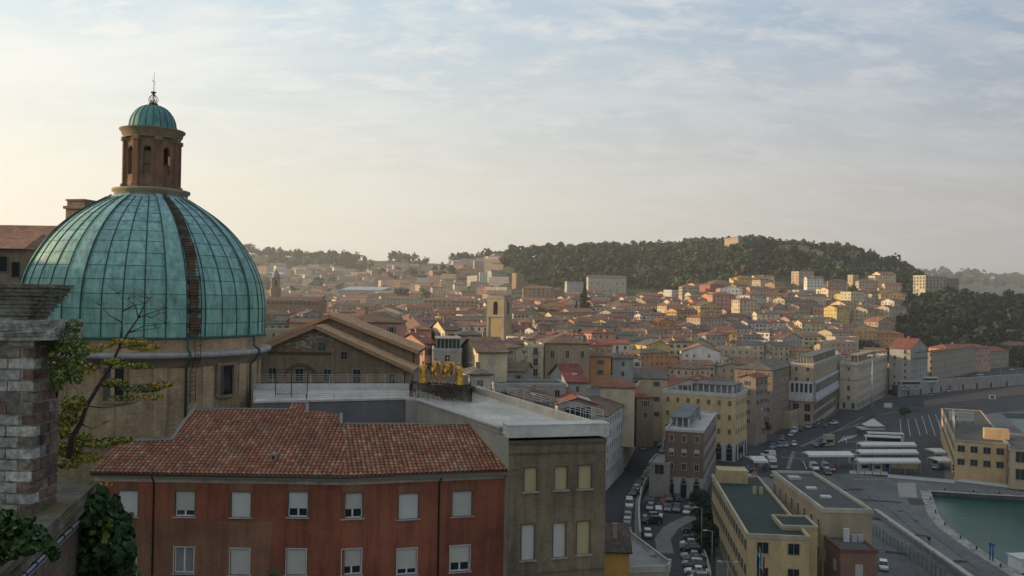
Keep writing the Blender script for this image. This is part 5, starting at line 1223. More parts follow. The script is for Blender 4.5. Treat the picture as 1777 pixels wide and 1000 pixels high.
B('long_workshop', 'long low grey building with dark teal flat roof right of the statues', 858, 668, 172, 8, 853, 985, 9, 'grey', (.06, .08, .085), 'flat', wl=9, wk='plain', parapet=.3, antenna=False)
B('apartment_house', 'tall narrow pale house with stacked balconies left of the brown palace', 916, 601, 262, 4, 914, 945, 26, 'cream', 'pale', 'flat', wl=12, wk='balcony', sp=2.6, maxf=5, antenna=False)
B('palace', 'large brown stone palace with tall pale windows and hipped brown roof', 946, 596, 268, 6, 944, 1025, 30, 'tan', 'brown', 'hip', wl=20, wk=['tall', 'pale', 'plain'], fh=6.2, sp=4.2, top=4.5)
B('apartment_house', 'orange house with brown roof attached right of the brown palace', 1024, 619, 275, 5, 1023, 1062, 20, 'orange', 'brown', 'hip', wl=14, wk='green')
B('apartment_house', 'low grey white house with brown roof right of the orange house', 1063, 622, 278, 4, 1062, 1101, 18, 'grey', 'grey brown', 'hip', wl=14, wk='plain')
B('long_block', 'long cream block with wide grey brown roof and shuttered windows above the street', 1152, 660, 288, 10, 1044, 1195, 24, 'cream', 'grey brown', 'hip', wl=14, wk='brown', fh=5.2, sp=4) if False else None
B('long_block', 'long cream block with wide grey brown roof and shuttered windows above the street', 1050, 655, 292, -8, 1040, 1160, 24, 'cream', 'grey brown', 'hip', wl=16, wk='brown', fh=5.0, sp=5)
B('apartment_house', 'cream house with broad red hipped roof in front of the long cream block', 1042, 672, 236, -6, 1020, 1104, 16, 'cream', 'red', 'hip', wl=13, wk='pale')
B('apartment_house', 'low house with dull red roof right of the broad red hipped roof', 1105, 690, 245, 8, 1080, 1138, 14, 'brown', 'red', 'hip')
B('apartment_house', 'dark red roofed house between the teal roof and the red hipped roof', 985, 664, 225, 10, 955, 1022, 16, 'grey', (.22, .06, .05), 'gable_u')
gh = B('apartment_house', 'grey gabled house with rooftop skylights above the terrace railing', 968, 702, 165, 4, 966, 1037, 20, 'grey', 'red', 'gable_v', wl=16, wk='plain', pitch=17)
B('apartment_house', 'low brown roofed house left of the grey gabled house', 902, 700, 150, 28, 868, 966, 18, 'brown', 'brown', 'gable_u')
B('apartment_house', 'small cream gable house poking up left of the grey skylight house', 984, 690, 188, 35, 974, 1000, 16, 'beige', 'red', 'gable_u')
B('street_block', 'tall white grey block lining the left side of the street, nearest', 1053, 722, 213, 73, 1000, 1087, 26, 'white', 'brown', 'hip', wl=12, wk='plain', maxf=5, faces='r')
B('street_block', 'cream block with rows of brown windows lining the street, behind the white one', 1087, 692, 243, 77, 1068, 1116, 30, 'cream', 'grey', 'flat', wl=14, wk='closedbrown', maxf=6, faces='rl', sp=3.4)
B('street_block', 'dark brown block closing the far end of the street', 1116, 700, 301, 20, 1110, 1152, 26, 'brown', 'grey brown', 'hip', wl=14, maxf=5)
yb = B('palazzo', 'large yellow palazzo with brown windows and a rooftop loggia', 1277, 689, 262, 58, 1153, 1300, 27, (.56, .38, .15), (.20, .19, .18), 'flat', wk=['closedbrown', 'closedbrown', 'closedbrown', 'redshut', 'shop'], maxf=5, fh=4.3, sp=4.2, top=2.9, trim=(.5, .48, .44), parapet=.9, antenna=False) if False else None
def corner_block(name, label, pc, pe, d, pl, pr, rotl, rotr, hgt, wall, rc, roofc='flat', **kw):
    pass
yb = B('palazzo', 'large yellow palazzo with brown windows and a rooftop loggia', 1276, 689, 262, 62, 1153, 1299, 27, (.56, .42, .23), (.20, .19, .18), 'flat', wk=['closedbrown', 'closedbrown', 'closedbrown', 'closedbrown', 'shop'], maxf=5, fh=4.3, sp=2.75, top=2.9, trim=(.5, .48, .44), parapet=.9, antenna=False, faces='rl', skip=.02)
db = B('apartment_tower', 'dark brown apartment tower with white roof terrace beside the car park', 1221, 750, qd(1200, 862)-3, 72, 1158, 1246, 17.2, (.165, .125, .09), (.40, .39, .37), 'flat', wk=['redshut', 'half', 'plain', 'closedbrown', 'shop'], maxf=5, fh=3.45, sp=2.6, top=2.7, trim=(.45, .44, .42), parapet=.4, antenna=False, skip=0)
B('annex', 'low pale annex with flat roof against the left side of the dark tower', 1162, 806, qd(1150, 862)-1, 72, 1131, 1175, 10, (.30, .27, .24), (.3, .29, .27), 'flat', wk='shop', parapet=.3, chim=0, antenna=False, wr=12)
B('tall_house', 'tall grey brown house with red roof beside the yellow palazzo', 1312, 657, 292, 55, 1284, 1334, 29, (.27, .22, .17), 'red', 'gable_u', maxf=5)
B('tall_house', 'dark brown tall house with grey roof, in front of the wide office block', 1341, 643, 318, 60, 1325, 1382, 29, (.25, .20, .155), 'grey brown', 'hip', maxf=6, wl=14, sp=2.6, skip=0)
B('tall_house', 'cream gabled house wedged left of the dark brown tall house', 1318, 648, 330, 30, 1288, 1332, 24, 'cream', 'grey brown', 'gable_u')
rb = B('office_block', 'wide beige office block with a white glazed lower storey by the seafront road', 1412, 634, 338, 62, 1374, 1461, 25, (.40, .31, .21), (.15, .15, .15), 'flat', wk=['plain', 'plain', 'plain', 'shop', 'shop'], maxf=6, fh=3.9, sp=2.7, trim=(.42, .40, .36), antenna=False, faces='rl', skip=0)
B('arcaded_block', 'low cream block with tall arched windows facing the seafront road', 1372, 716, qd(1390, 744)-2, 55, 1340, 1421, 11, (.42, .34, .23), (.16, .155, .15), 'flat', wk='tall', maxf=2, fh=4.6, sp=3.0, top=3.6, parapet=.5, antenna=False, chim=0, faces='r', skip=0)
wp = B('palazzo', 'pale stone palazzo with stepped upper floor catching the evening light', 1489, 632, qd(1480, 712), 58, 1459, 1541, 25, (.50, .44, .33), (.3, .28, .25), 'flat', wk=['plain', 'plain', 'tall', 'tall', 'plain'], maxf=5, fh=4.6, sp=3.6, top=3.2, antenna=False, skip=0, trim=(.52, .48, .40))
B('palazzo_wing', 'lower right wing of the pale stone palazzo', 1541, 640, wp[1].y+wp[4]*math.sin(R(58))+.3, 58, 1530, 1558, 22, (.46, .41, .33), (.3, .28, .25), 'flat', wl=wp[5]*.9, wk=['plain', 'plain', 'tall'], maxf=5, fh=4.4, sp=3.6, antenna=False, skip=0)
ag = B('apartment_block', 'grey apartment block with balconies right of the pale stone palazzo', 1580, 606, 452, 48, 1545, 1611, 22, (.36, .34, .31), 'red', 'gable_v', wk=['balcony', 'balcony', 'plain'], maxf=6, fh=3.3, sp=4.0, faces='rl')
B('arcaded_block', 'long grey beige arcaded building with red roof beside the elevated road', 1622, 611, 478, 50, 1610, 1693, 19, (.33, .29, .24), 'red', 'hip', wk=['plain', 'plain', 'plain', 'tall'], maxf=5, fh=3.7, sp=3.4, skip=0)
B('arcaded_block', 'second arcaded building continuing right of the first, with white ground floor', 1694, 612, 566, 40, 1688, 1752, 19, (.33, .29, .24), 'red', 'hip', wk=['plain', 'plain', 'plain', 'tall'], maxf=5, fh=3.7, sp=3.4, skip=0, wl=14)
B('terraced_hotel', 'modern pale building with stacked open terraces at the right edge', 1725, 575, 690, 12, 1722, 1800, 18, (.40, .40, .38), 'grey', 'flat', wl=18, wk='balcony', maxf=4, fh=3.6, sp=3.4)
B('terraced_hotel', 'low rooftop pavilion above the first arcaded building, pink walls', 1640, 605, 540, 25, 1632, 1720, 16, 'pink', 'red', 'hip', wl=12)
B('warehouse', 'pale low block at the far right with grey roof beyond the arcades', 1752, 600, 640, 20, 1748, 1800, 20, 'brown', 'brown', 'hip', wl=14)
# hillside landmarks
B('fortress', 'square brick fortress block with flat roof among trees on the hilltop', 1281, 411, 1210, 16, 1256, 1304, 16, (.33, .27, .19), 'brown', 'hip', cat='fortress', pitch=8, wk='plain', sp=7, maxf=1, chim=0, antenna=False)
B('villa', 'long pale villa half hidden by trees on the hilltop, right of the fortress', 1358, 428, 1180, 10, 1352, 1406, 14, 'beige', 'brown', 'hip', wl=18, chim=0, antenna=False, sp=5)
B('villa', 'smaller pale villa on the hilltop right of the long one', 1410, 436, 1150, 10, 1405, 1428, 14, 'cream', 'brown', 'hip', wl=14, chim=0, antenna=False, sp=5)
B('tall_block', 'tall square beige tower block under the wooded hill', 1386, 472, 1010, 20, 1373, 1412, 34, (.42, .34, .24), 'brown', 'flat', maxf=5, sp=6, antenna=False)
B('church_nave', 'long cream church nave with arched windows and brown roof on the hill', 1418, 492, 980, 6, 1411, 1476, 20, 'cream', 'brown', 'gable_u', cat='church', wl=16, wk='tall', sp=9, maxf=1, top=6, chim=0, antenna=False)
B('church_tower', 'square stone church tower right of the long cream nave', 1480, 478, 975, 12, 1472, 1490, 34, (.38, .31, .22), 'brown', 'flat', cat='tower', wk='tall', sp=9, maxf=1, top=7, chim=0, antenna=False, wl=10)
B('apartment_tower', 'tall pale apartment slab with many windows at the right end of the hill', 1606, 479, 880, 14, 1598, 1642, 30, (.46, .40, .30), 'pale', 'flat', wk='balcony', maxf=8, fh=3.3, sp=4, wl=18)
B('apartment_tower', 'brownish apartment slab joined right of the tall pale slab', 1643, 484, 890, 30, 1641, 1664, 26, 'brown', 'grey', 'flat', maxf=7, sp=4, wl=16)
B('monastery', 'long white monastery with brown roof under the wooded hill', 1021, 482, 1060, 2, 1018, 1087, 22, (.42, .38, .32), 'brown', 'gable_u', cat='monastery', wl=18, wk='tall', fh=9, sp=7, maxf=2, top=8, chim=0, antenna=False)
B('church', 'pale gabled church front left of the long white monastery', 984, 489, 1020, 30, 980, 1012, 26, (.42, .41, .38), 'grey brown', 'gable_u', cat='church', sp=9, maxf=1, chim=0, antenna=False)
B('apartment_block', 'wide brown apartment block with white rooftop above round trees', 908, 500, 930, 3, 904, 962, 28, (.36, .25, .17), 'terracotta', 'hip', wk='balcony', maxf=5, sp=4.5, wl=16)
B('apartment_block', 'brown side wing right of the wide brown apartment block', 963, 503, 940, 12, 962, 979, 28, 'brown', 'terracotta', 'hip', maxf=5, sp=4.5, wl=14)
B('apartment_block', 'pale grey apartment block on the slope left of the woods', 828, 479, 1350, 22, 810, 852, 30, 'grey', 'grey', 'flat', maxf=5, sp=5)
B('apartment_block', 'small white block beside the pale grey one on the slope', 855, 470, 1380, 20, 846, 868, 24, 'white', 'pale', 'flat', maxf=4, sp=5)
B('apartment_tower', 'slim brown tower with white edge below the woods', 896, 475, 1180, 18, 888, 908, 34, 'brown', 'pale', 'flat', maxf=6, sp=5)
B('stadium_hall', 'large hall with a sloping silver roof in the hazy valley', 590, 503, 1450, -4, 575, 663, 14, (.30, .31, .32), (.50, .53, .56), 'shed', cat='hall', wl=70, pitch=5, wk='plain', sp=9, maxf=1, chim=0, antenna=False)
B('long_block', 'long tan building with brown roof in the hazy middle distance left of the bell tower', 735, 521, 860, 0, 728, 832, 20, 'tan', 'terracotta', 'hip', wl=16, sp=4.5)
B('long_block', 'long pale green building in the hazy valley, left of the long tan one', 662, 518, 1000, 2, 655, 733, 20, 'pale green', 'terracotta', 'hip', wl=16, sp=4.5)
B('apartment_house', 'yellow hillside house with tall gable lit by the sun', 1452, 535, 690, 25, 1430, 1475, 20, 'yellow', 'terracotta', 'gable_u')
B('apartment_house', 'broad red house on the slope left of the square tower block', 1232, 494, 930, 8, 1214, 1283, 24, 'red', 'brown', 'hip', maxf=2, sp=6)
B('apartment_house', 'long beige house adjoining left of the broad red house', 1184, 498, 930, 8, 1178, 1213, 20, 'beige', 'terracotta', 'hip', wl=12)
B('apartment_house', 'yellow ochre block on the slope below the tall square tower', 1316, 502, 880, 10, 1314, 1352, 20, 'ochre', 'terracotta', 'hip', wl=14)
B('apartment_house', 'bright orange cube house in the middle of the old town', 1068, 553, 640, 20, 1066, 1092, 18, 'orange', 'terracotta', 'gable_u', wl=9, skip=.5)
B('apartment_house', 'deep orange house with dark side right of the orange cube house', 1106, 569, 600, 14, 1103, 1122, 18, (.52, .2, .08), 'brown', 'hip', wl=9)
B('apartment_house', 'long olive yellow gabled hall in the old town above the grey roofs', 1122, 600, 410, 14, 1105, 1165, 16, 'yellow', 'grey brown', 'gable_v', wl=14, skip=.8)
# ------------------------------------------------------------------ bell tower, domed campanile, rooftop extras
def bell_tower():
    d = 470; pl, pc, pr = P(843, 580, d), P(874, 580, d), P(887, 580, d); zt = P(865, 513, d).z; z1 = P(865, 547, d).z; zb = P(865, 600, d).z-10
    u = Vector((math.cos(R(62)), math.sin(R(62)), 0)); v = Vector((-u.y, u.x, 0)); c = Vector((pc.x, pc.y, 0)); w = abs(solve_len(c, u, 887)); l = abs(solve_len(c, v, 843)); l = 10.4; w = 10.4
    # rotate so that the left face shows wide and the right face narrow
    rot = 65; u = Vector((math.cos(R(rot)), math.sin(R(rot)), 0)); v = Vector((-u.y, u.x, 0))
    t = thing('bell_tower', c+u*w/2+v*l/2+Vector((0, 0, zb)), 'square yellow stone bell tower with arched belfry openings rising over the rooftops', 'tower'); OCC.append((c.x-4, c.y+4, 11))
    W = COL['ochre']; b = MB()
    def boxuv(a0, b0, a1, b1, z0, z1_, m, col, bb=None):
        q = [c+u*a+v*b_ for a, b_ in ((a0, b0), (a1, b0), (a1, b1), (a0, b1))]; (bb or b).prism([(p.x, p.y) for p in q], z0, z1_, m, col, bottom=True)
    boxuv(.4, .4, w-.4, l-.4, zb, z1-1.0, 0, (.42, .31, .15))
    for a, b_ in ((0, 0), (w-1.2, 0), (0, l-1.2), (w-1.2, l-1.2)): boxuv(a, b_, a+1.2, b_+1.2, zb, z1-1.0, 0, (.36, .33, .29))
    b.build('shaft', [PLASTER], t); b = MB()
    boxuv(-.3, -.3, w+.3, l+.3, z1-1.0, z1-.3, 0, (.40, .37, .32)); boxuv(-.3, -.3, w+.3, l+.3, zt-1.6, zt-.9, 0, (.36, .33, .29)); boxuv(0, 0, w, l, zt-.9, zt, 0, (.36, .28, .18)); b.build('cornice', [STONE], t)
    b = MB(); zz0, zz1 = z1-.3, zt-1.6; o_w = 1.35
    for (o, dr, nr) in ((c+v*l, -v, -u), (c, u, -v), (c+u*w, v, u), (c+u*w+v*l, -u, v)):
        L_ = l; m_ = L_/2; Wp = lambda x, z, dep=0: o+dr*x-nr*dep+Vector((0, 0, z)); wz0 = zz0+.5; wz1 = zz1-3.0
        arc = [(o_w*math.cos(a), wz1+o_w*math.sin(a)) for a in np.linspace(0, math.pi, 9)]
        b.face([Wp(0, zz0), Wp(m_-o_w, zz0), Wp(m_-o_w, zz1), Wp(0, zz1)], 0, (.38, .31, .22)); b.face([Wp(m_+o_w, zz0), Wp(L_, zz0), Wp(L_, zz1), Wp(m_+o_w, zz1)], 0, (.38, .31, .22))
        b.face([Wp(m_-o_w, zz0), Wp(m_+o_w, zz0), Wp(m_+o_w, wz0), Wp(m_-o_w, wz0)], 0, (.38, .31, .22))
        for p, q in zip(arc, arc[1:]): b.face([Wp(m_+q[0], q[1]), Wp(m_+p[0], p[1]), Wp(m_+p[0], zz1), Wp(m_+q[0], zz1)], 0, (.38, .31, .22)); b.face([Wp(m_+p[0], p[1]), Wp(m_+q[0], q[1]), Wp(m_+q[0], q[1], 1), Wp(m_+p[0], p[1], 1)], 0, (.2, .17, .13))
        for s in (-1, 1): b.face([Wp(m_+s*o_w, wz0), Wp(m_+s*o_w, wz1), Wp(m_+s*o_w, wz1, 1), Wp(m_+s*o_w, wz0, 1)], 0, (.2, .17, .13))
    b.build('belfry', [PLASTER], t)
    b = MB(); cc = c+u*w/2+v*l/2; b.lathe([(1.0, zz0+2.0), (.95, zz0+2.3), (.7, zz0+2.8), (.55, zz0+3.6), (.3, zz0+4.0), (.05, zz0+4.1)], cc, 14, 0, (.10, .09, .06)); b.beam(cc-u*4.2+Vector((0, 0, zz0+4.2)), cc+u*4.2+Vector((0, 0, zz0+4.2)), .25, .25, 0, (.08, .06, .05)); b.build('bell', [METAL], t)
bell_tower()
def campanile():
    d = 620; c = P(478, 510, d); k = d/F; zt = P(478, 466, d).z
    t = thing('domed_campanile', (c.x, c.y, 20), 'small stone campanile with grey cupola in the haze beside the green dome', 'tower'); s = 8.5*k; b = MB(); T = Matrix.Translation((c.x, c.y, 0)) @ Matrix.Rotation(R(20), 4, 'Z')
    z0 = P(478, 500, d).z; z1 = P(478, 482, d).z; b.box(-s, -s, 20, s, s, z0, 0, (.34, .24, .16), T); b.box(-s*.85, -s*.85, z0, s*.85, s*.85, z1, 0, (.36, .26, .17), T); b.build('shaft', [PLASTER], t)
    b = MB(); b.box(-s*1.1, -s*1.1, z0-.5, s*1.1, s*1.1, z0, 0, (.3, .24, .18), T); b.box(-s, -s, z1-.5, s, s, z1, 0, (.3, .24, .18), T); b.build('cornice', [STONE], t)
    for rz in (20, 110, -70, 200):
        dn = Vector((math.sin(R(rz)), -math.cos(R(rz)), 0)); w = MB(); w.box(-.22*s, -.05, 0, .22*s, .05, (z1-z0)*.6, 0, (.02, .02, .02), Matrix.Translation(c+dn*s*.86+Vector((0, 0, z0-c.z+(z1-z0)*.15))) @ Matrix.Rotation(R(rz), 4, 'Z')); w.build('belfry_opening', [GLASS], t)
    b = MB(); h = zt-z1; b.lathe([(s*.75, z1), (s*.75, z1+h*.2), (s*.7, z1+h*.3), (s*.6, z1+h*.55), (s*.35, z1+h*.75), (s*.15, z1+h*.8), (s*.15, z1+h*.95), (.02, zt)], (c.x, c.y, 0), 16, 0, (.27, .28, .28)); b.build('cupola', [PLAIN], t); OCC.append((c.x, c.y, 8))
    # the long dark church roof at its foot
    B('church_nave', 'dark brown church roof at the foot of the small campanile', 462, 522, 600, -3, 455, 556, 16, 'brown', 'brown', 'gable_u', cat='church', wl=16, chim=0, antenna=False, maxf=1)
campanile()
def parts_box(t, name, px, py, d, w, l, h, col, rz=0, m=None, zoff=0):
    p = P(px, py, d); b = MB(); T = Matrix.Translation(p) @ Matrix.Rotation(R(rz), 4, 'Z'); b.box(-w/2, 0, zoff, w/2, l, h+zoff, 0, col, T); return b.build(name, [m or PLASTER], t)
# loggia and plant on the yellow palazzo
def loggia(rec, zadd, a0, b0, a1, b1, h, n, col, rc, name='loggia'):
    t, c, u, v, w, l, ze = rec; c = Vector((c.x, c.y, 0)); b = MB(); X = lambda a, b_, z: c+u*(a*w)+v*(b_*l)+Vector((0, 0, ze+zadd+z))
    q = [X(a0, b0, 0), X(a1, b0, 0), X(a1, b1, 0), X(a0, b1, 0)]; b.prism([(p.x, p.y) for p in q], ze+zadd+h-.3, ze+zadd+h, 1, rc, bottom=True)
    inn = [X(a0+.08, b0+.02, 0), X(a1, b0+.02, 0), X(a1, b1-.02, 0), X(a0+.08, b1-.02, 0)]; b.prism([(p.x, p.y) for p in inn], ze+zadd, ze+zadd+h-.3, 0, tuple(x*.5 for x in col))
    for i in range(n+1):
        for (aa, bb) in ((a0+.01, b0+(b1-b0)*i/n),): p = X(aa, bb, 0); b.beam(p, p+Vector((0, 0, h-.3)), .35, .35, 0, col)
    for i in range(3): p = X(a0+(a1-a0)*i/2, b0+.01, 0); b.beam(p, p+Vector((0, 0, h-.3)), .35, .35, 0, col)
    return b.build(name, [PLASTER, FLATROOF], t)
loggia(yb, 0, .12, .05, .85, .62, 3.2, 7, (.5, .5, .48), (.13, .14, .14))
loggia(yb, 0, .2, .68, .8, .85, 2.2, 2, (.42, .42, .40), (.17, .17, .17), 'plant_room')
loggia(db, 0, .15, .45, .9, .95, 2.6, 3, (.42, .40, .37), (.13, .14, .15), 'penthouse')
loggia(rb, 0, .1, .2, .9, .85, 3.0, 5, (.36, .32, .25), (.13, .14, .14), 'plant_room')
def band(rec, z0, z1, col, name='base_storey', prd=.06, faces='rl', win=None, wcol=(.04, .045, .05)):
    t, c, u, v, w, l, ze = rec; c = Vector((c.x, c.y, 0)); b = MB(); e = prd
    for (o, dr, ln, nr, f) in ((c, u, w, -v, 'r'), (c+v*l, -v, l, -u, 'l')):
        if f not in faces: continue
        T = frame_mat((o.x, o.y, 0), dr); b.box(-e, -e, z0, ln+e, -.006, z1, 0, col, T, skip='k')
        if win:
            n = int(ln/win[0]); 
            for i in range(n): x = ln*(i+.5)/n; b.box(x-win[1]/2, -e-.03, z0+win[2], x+win[1]/2, -e-.002, z1-win[3], 1, wcol, T, skip='k')
    b.build(name, [PLASTER, GLASS], t)
band(yb, 0, QZ+5.6, (.48, .47, .45), win=(3.2, 1.8, 3.2, .8)); band(db, 0, QZ+5.0, (.36, .34, .31), win=(3.0, 1.5, 3.1, .8))
band(rb, rb[6]-13.0, rb[6]-6.6, (.50, .51, .52), 'glazed_gallery', .9, win=(1.5, 1.05, 2.2, .7)); band(rb, rb[6]-14.2, rb[6]-13.01, (.48, .48, .47), 'white_ledge', 1.3)
band(wp, 0, QZ+4.6, (.40, .37, .32), win=(3.4, 1.2, 3.6, 1.6)); band(wp, wp[6]-7.2, wp[6]-6.8, (.46, .42, .34), 'string_course', .35); band(wp, wp[6]-.9, wp[6]-.5, (.46, .42, .34), 'string_course', .45)
loggia(wp, 0, .1, .2, .7, .8, 3.4, 3, (.50, .42, .30), (.3, .24, .17), 'upper_floor')
# veranda glazing on the grey house left of the statues
def veranda():
    t, c, u, v, w, l, ze = vb; c = Vector((c.x, c.y, 0)); b = MB(); X = lambda a, b_, z: c+u*(a*w)+v*(b_*l)+Vector((0, 0, ze+z))
    q = [X(.12, .1, 0), X(.95, .1, 0), X(.95, .9, 0), X(.12, .9, 0)]; b.prism([(p.x, p.y) for p in q], ze, ze+2.3, 0, (.06, .12, .11)); q = [X(.08, .04, 0), X(1, .04, 0), X(1, .96, 0), X(.08, .96, 0)]; b.prism([(p.x, p.y) for p in q], ze+2.3, ze+2.5, 1, (.28, .25, .22), bottom=True)
    for i in range(7): p = X(.12+.83*i/6, .09, 0); b.beam(p, p+Vector((0, 0, 2.3)), .12, .1, 1, (.4, .42, .4))
    b.build('veranda', [mat('green_glass', (.03, .07, .065), .15), PLAIN], t)
    t, c, u, v, w, l, ze = gh; b = MB(); c = Vector((c.x, c.y, 0)); hr = w/2*math.tan(R(17))
    for i in range(3):
        a = .60+.12*i; p = [c+u*(w*(a+da))+v*(l*bb)+Vector((0, 0, ze+(1-(a+da))*2*hr+.30)) for da, bb in ((0, .1), (.09, .1), (.09, .42), (0, .42))]; b = MB(); b.face(p, 0, (.5, .52, .54)); q_ = b.build('skylight', [SHUT], t)
    for i in range(5):
        x = c+u*(w*(.24+.14*i))-v*.05+Vector((0, 0, ze-2.6)); b = MB(); T = Matrix.Translation(x) @ Matrix.Rotation(math.atan2(u.y, u.x), 4, 'Z'); b.box(-.55, -.04, 0, .55, .04, 2.1, 0, (.05, .06, .055), T); b.box(.5, -.1, 0, .6, .05, 2.1, 1, (.5, .5, .48), T); b.build('glazed_panel', [GLASS, PLAIN], t)
veranda()
# ------------------------------------------------------------------ the rest of the town, house by house along the slopes
def zone_ok(px, d, x, y):
    z = ground(x, y)
    if z < 4.5: return False
    if d < 245: return 700 < px < 1010
    if d < 330: return 560 < px < 1040
    if px > 1300 and d < 520: return False
    if d < 520: return px < 1330
    if d < 600: return px < 1520
    if px > 1355 and d > 890 and px < 1500: return False
    if d < 1010: return px < 1548+(d-600)*.05
    return px < 870
WC_R = ['cream']*8+['ochre']*2+['orange']*1+['pink']*2+['white']*5+['beige']*5+['yellow']*1+['grey']*2+['tan']*2
RC_R = ['red']*4+['terracotta']*5+['brown']*5+['grey brown']*3
def fill():
    r = random.Random(9); cand = []; d = 232.0
    while d < 1000:
        stepx = r.uniform(14, 19)+max(0, d-450)*.02; px = 470
        rowrot = 0
        while px < 1600:
            x = (px-888.5)/F*d; dd = d+r.uniform(-4, 4); y = dd
            if zone_ok(px, dd, x, y):
                w = r.uniform(10, 19)+(dd > 550)*r.uniform(0, 8); l = r.uniform(8.5, 12)+(dd > 550)*r.uniform(0, 4)
                right = px > 1000
                rot = r.choice([r.uniform(12, 40), r.uniform(12, 40), r.uniform(-15, 10)]) if right else r.choice([r.uniform(-12, 14), r.uniform(20, 45)])
                if free(x, y, math.hypot(w, l)*.5*.88):
                    OCC.append((x, y, math.hypot(w, l)*.5*.88)); cand.append((px, x, y, rot, w, l))
            px += stepx/d*F*r.uniform(.85, 1.2)
        d += 14+max(0, d-450)*.02
    # apartment blocks on the hazy slopes at the left
    for _ in range(2600):
        px = r.uniform(455, 870); d = r.uniform(1030, 2150) if px < 720 else r.uniform(1030, 1640)
        x = (px-888.5)/F*d; w = r.uniform(18, 38); l = r.uniform(12, 18)
        if r.random() < .65+.3*math.sin(px*.05+d*.01) and free(x, d, 17): OCC.append((x, d, 18)); cand.append((px, x, d, r.uniform(-25, 35), w, l))
    return cand
cand = fill(); cand.sort(key=lambda q: q[2]); print('houses', len(cand))
def appear(q): return (q[4]+q[5])/q[2]
vis = []
for q in cand:
    px, x, y, rot, w, l = q; zb = ground(x, y)
    py = pix((x, y, zb+11))[1]
    if px < 830 and py > 676 and y < 330: continue
    vis.append(q)
NTH = 240
big = set(id(q) for q in vis[:0]); order = sorted(vis, key=lambda q: -appear(q)); big = set(id(q) for q in order[:NTH])
mw = MB(); nstuff = 0
for q in vis:
    px, x, y, rot, w, l = q; r = random.Random(int(x*131+y*17)); u = Vector((math.cos(R(rot)), math.sin(R(rot)), 0)); v = Vector((-u.y, u.x, 0))
    c = Vector((x, y, 0))-u*w/2-v*l/2; gz = [ground(*(c+u*a+v*b_).to_2d()) for a, b_ in ((0, 0), (w, 0), (w, l), (0, l))]; zb = min(gz)-1.0; far = y > 1030
    hgt = r.uniform(9.5, 16) if not far else r.uniform(11, 19)*(.75 if px > 700 else 1); ze = sum(gz)/4+hgt
    if y > 480 and px > 1150 and not far: ze = sum(gz)/4+r.choice([r.uniform(9, 13), r.uniform(11, 17), r.uniform(8, 12)])+(r.choice([0, 0, 4, 8]) if y > 680 and px > 1220 else 0)
    wn = r.choice(WC_R); 
    if px < 900 and r.random() < .35: wn = r.choice(['beige', 'grey', 'tan', 'pink'])
    rnm = r.choice(RC_R); roof = r.choice(['gable_u']*4+['hip']*3+['gable_v']) if not far else r.choice(['flat', 'flat', 'hip', 'gable_u'])
    if not far and r.random() < .10: roof = 'flat'; rnm = 'grey'
    if roof == 'flat': rnm = r.choice(['grey', 'pale', 'brown'])
    if far: wn = r.choice(['beige', 'grey', 'cream', 'white', 'tan', 'cream', 'beige', 'pink'])
    wc = jit(COL[wn], r, .12); rc = jit(RCOL[rnm], r, .18)
    if id(q) in big:
        info = (wn, rnm, roof, hgt, w*l, rot)
        add_house('house', None, 'house', (c.x, c.y), rot, w, l, zb, ze, wc, rc, roof, r, pitch=r.uniform(15, 22), maxf=3, auto=info, group='houses of the old town', occ=False, chim=r.choice([0, 1, 1, 2]), fh=3.1)
    else:
        nstuff += 1; house_geo(mw, mw, c, rot, w, l, zb, ze, wc, rc, roof, r.uniform(15, 22), 0, 2 if roof == 'flat' else 1, mfl=-2)
        if roof != 'flat' and not far:
            if r.random() < .45: wing_geo(mw, mw, c, u, rot, w, l, zb, ze, wc, rc, r)
            if r.random() < .3: dormer_geo(mw, c, u, v, w, l, ze, 17, rot, r, wc, rc, 0, 0)
        for p, rz, f, r_ in win_spots(c, u, v, w, l, zb, ze, r, 3.1, 3.0 if not far else 3.6, 3 if not far else 5, .1):
            T = Matrix.Translation(p) @ Matrix.Rotation(rz, 4, 'Z'); mw.box(-.5, -.06, 0, .5, .02, 1.5, 3, r.choice([(.03, .035, .04), (.06, .06, .055), (.10, .07, .05)]), T, skip='kb')
        if roof != 'flat' and r.random() < .7: p = c+u*w*.5+v*l*.5; mw.box(-.4, -.4, 0, .4, .4, 3.2, 0, (.3, .2, .15), Matrix.Translation((p.x, p.y, ze)) @ Matrix.Rotation(R(rot), 4, 'Z'))
tag(mw.build('distant_houses', [PLASTER, TILES, FLATROOF, mat('distant_window', 'attr', .4)]), 'hundreds of small houses packed on the distant slopes', 'houses', kind='stuff')
print('stuff houses', nstuff, 'objects', len(bpy.data.objects))
# ------------------------------------------------------------------ streets, car park, seafront
sheet('seafront_road', [(1135, 868), (1160, 800), (1262, 762), (1345, 742), (1420, 738), (1458, 712), (1540, 690), (1777, 668), (1960, 652), (1960, 700), (1730, 716), (1628, 730), (1640, 832), (1545, 829), (1480, 822), (1350, 826), (1240, 834), (1240, 872)], QZ+.03, ASPH)
sheet('car_park', [(1111, 935), (1109, 885), (1120, 868), (1240, 872), (1242, 1000), (1262, 1150), (1090, 1150)], QZ+.035, ASPH)
b = MB(); q = gp([(1030, 975), (1050, 852), (1084, 811), (1112, 756), (1150, 738), (1172, 745), (1160, 790), (1133, 820), (1116, 856), (1110, 882), (1111, 932), (1100, 1000)], 4.5); b.prism([(p.x, p.y) for p in q], -1, 4.5); tag(b.build('street', ASPH), kind='structure')
sheet('pavement', [(1101, 930), (1102, 872), (1108, 852), (1127, 818), (1131, 820), (1114, 856), (1109, 882), (1110, 930)], 4.56, PAVE)
b = MB()
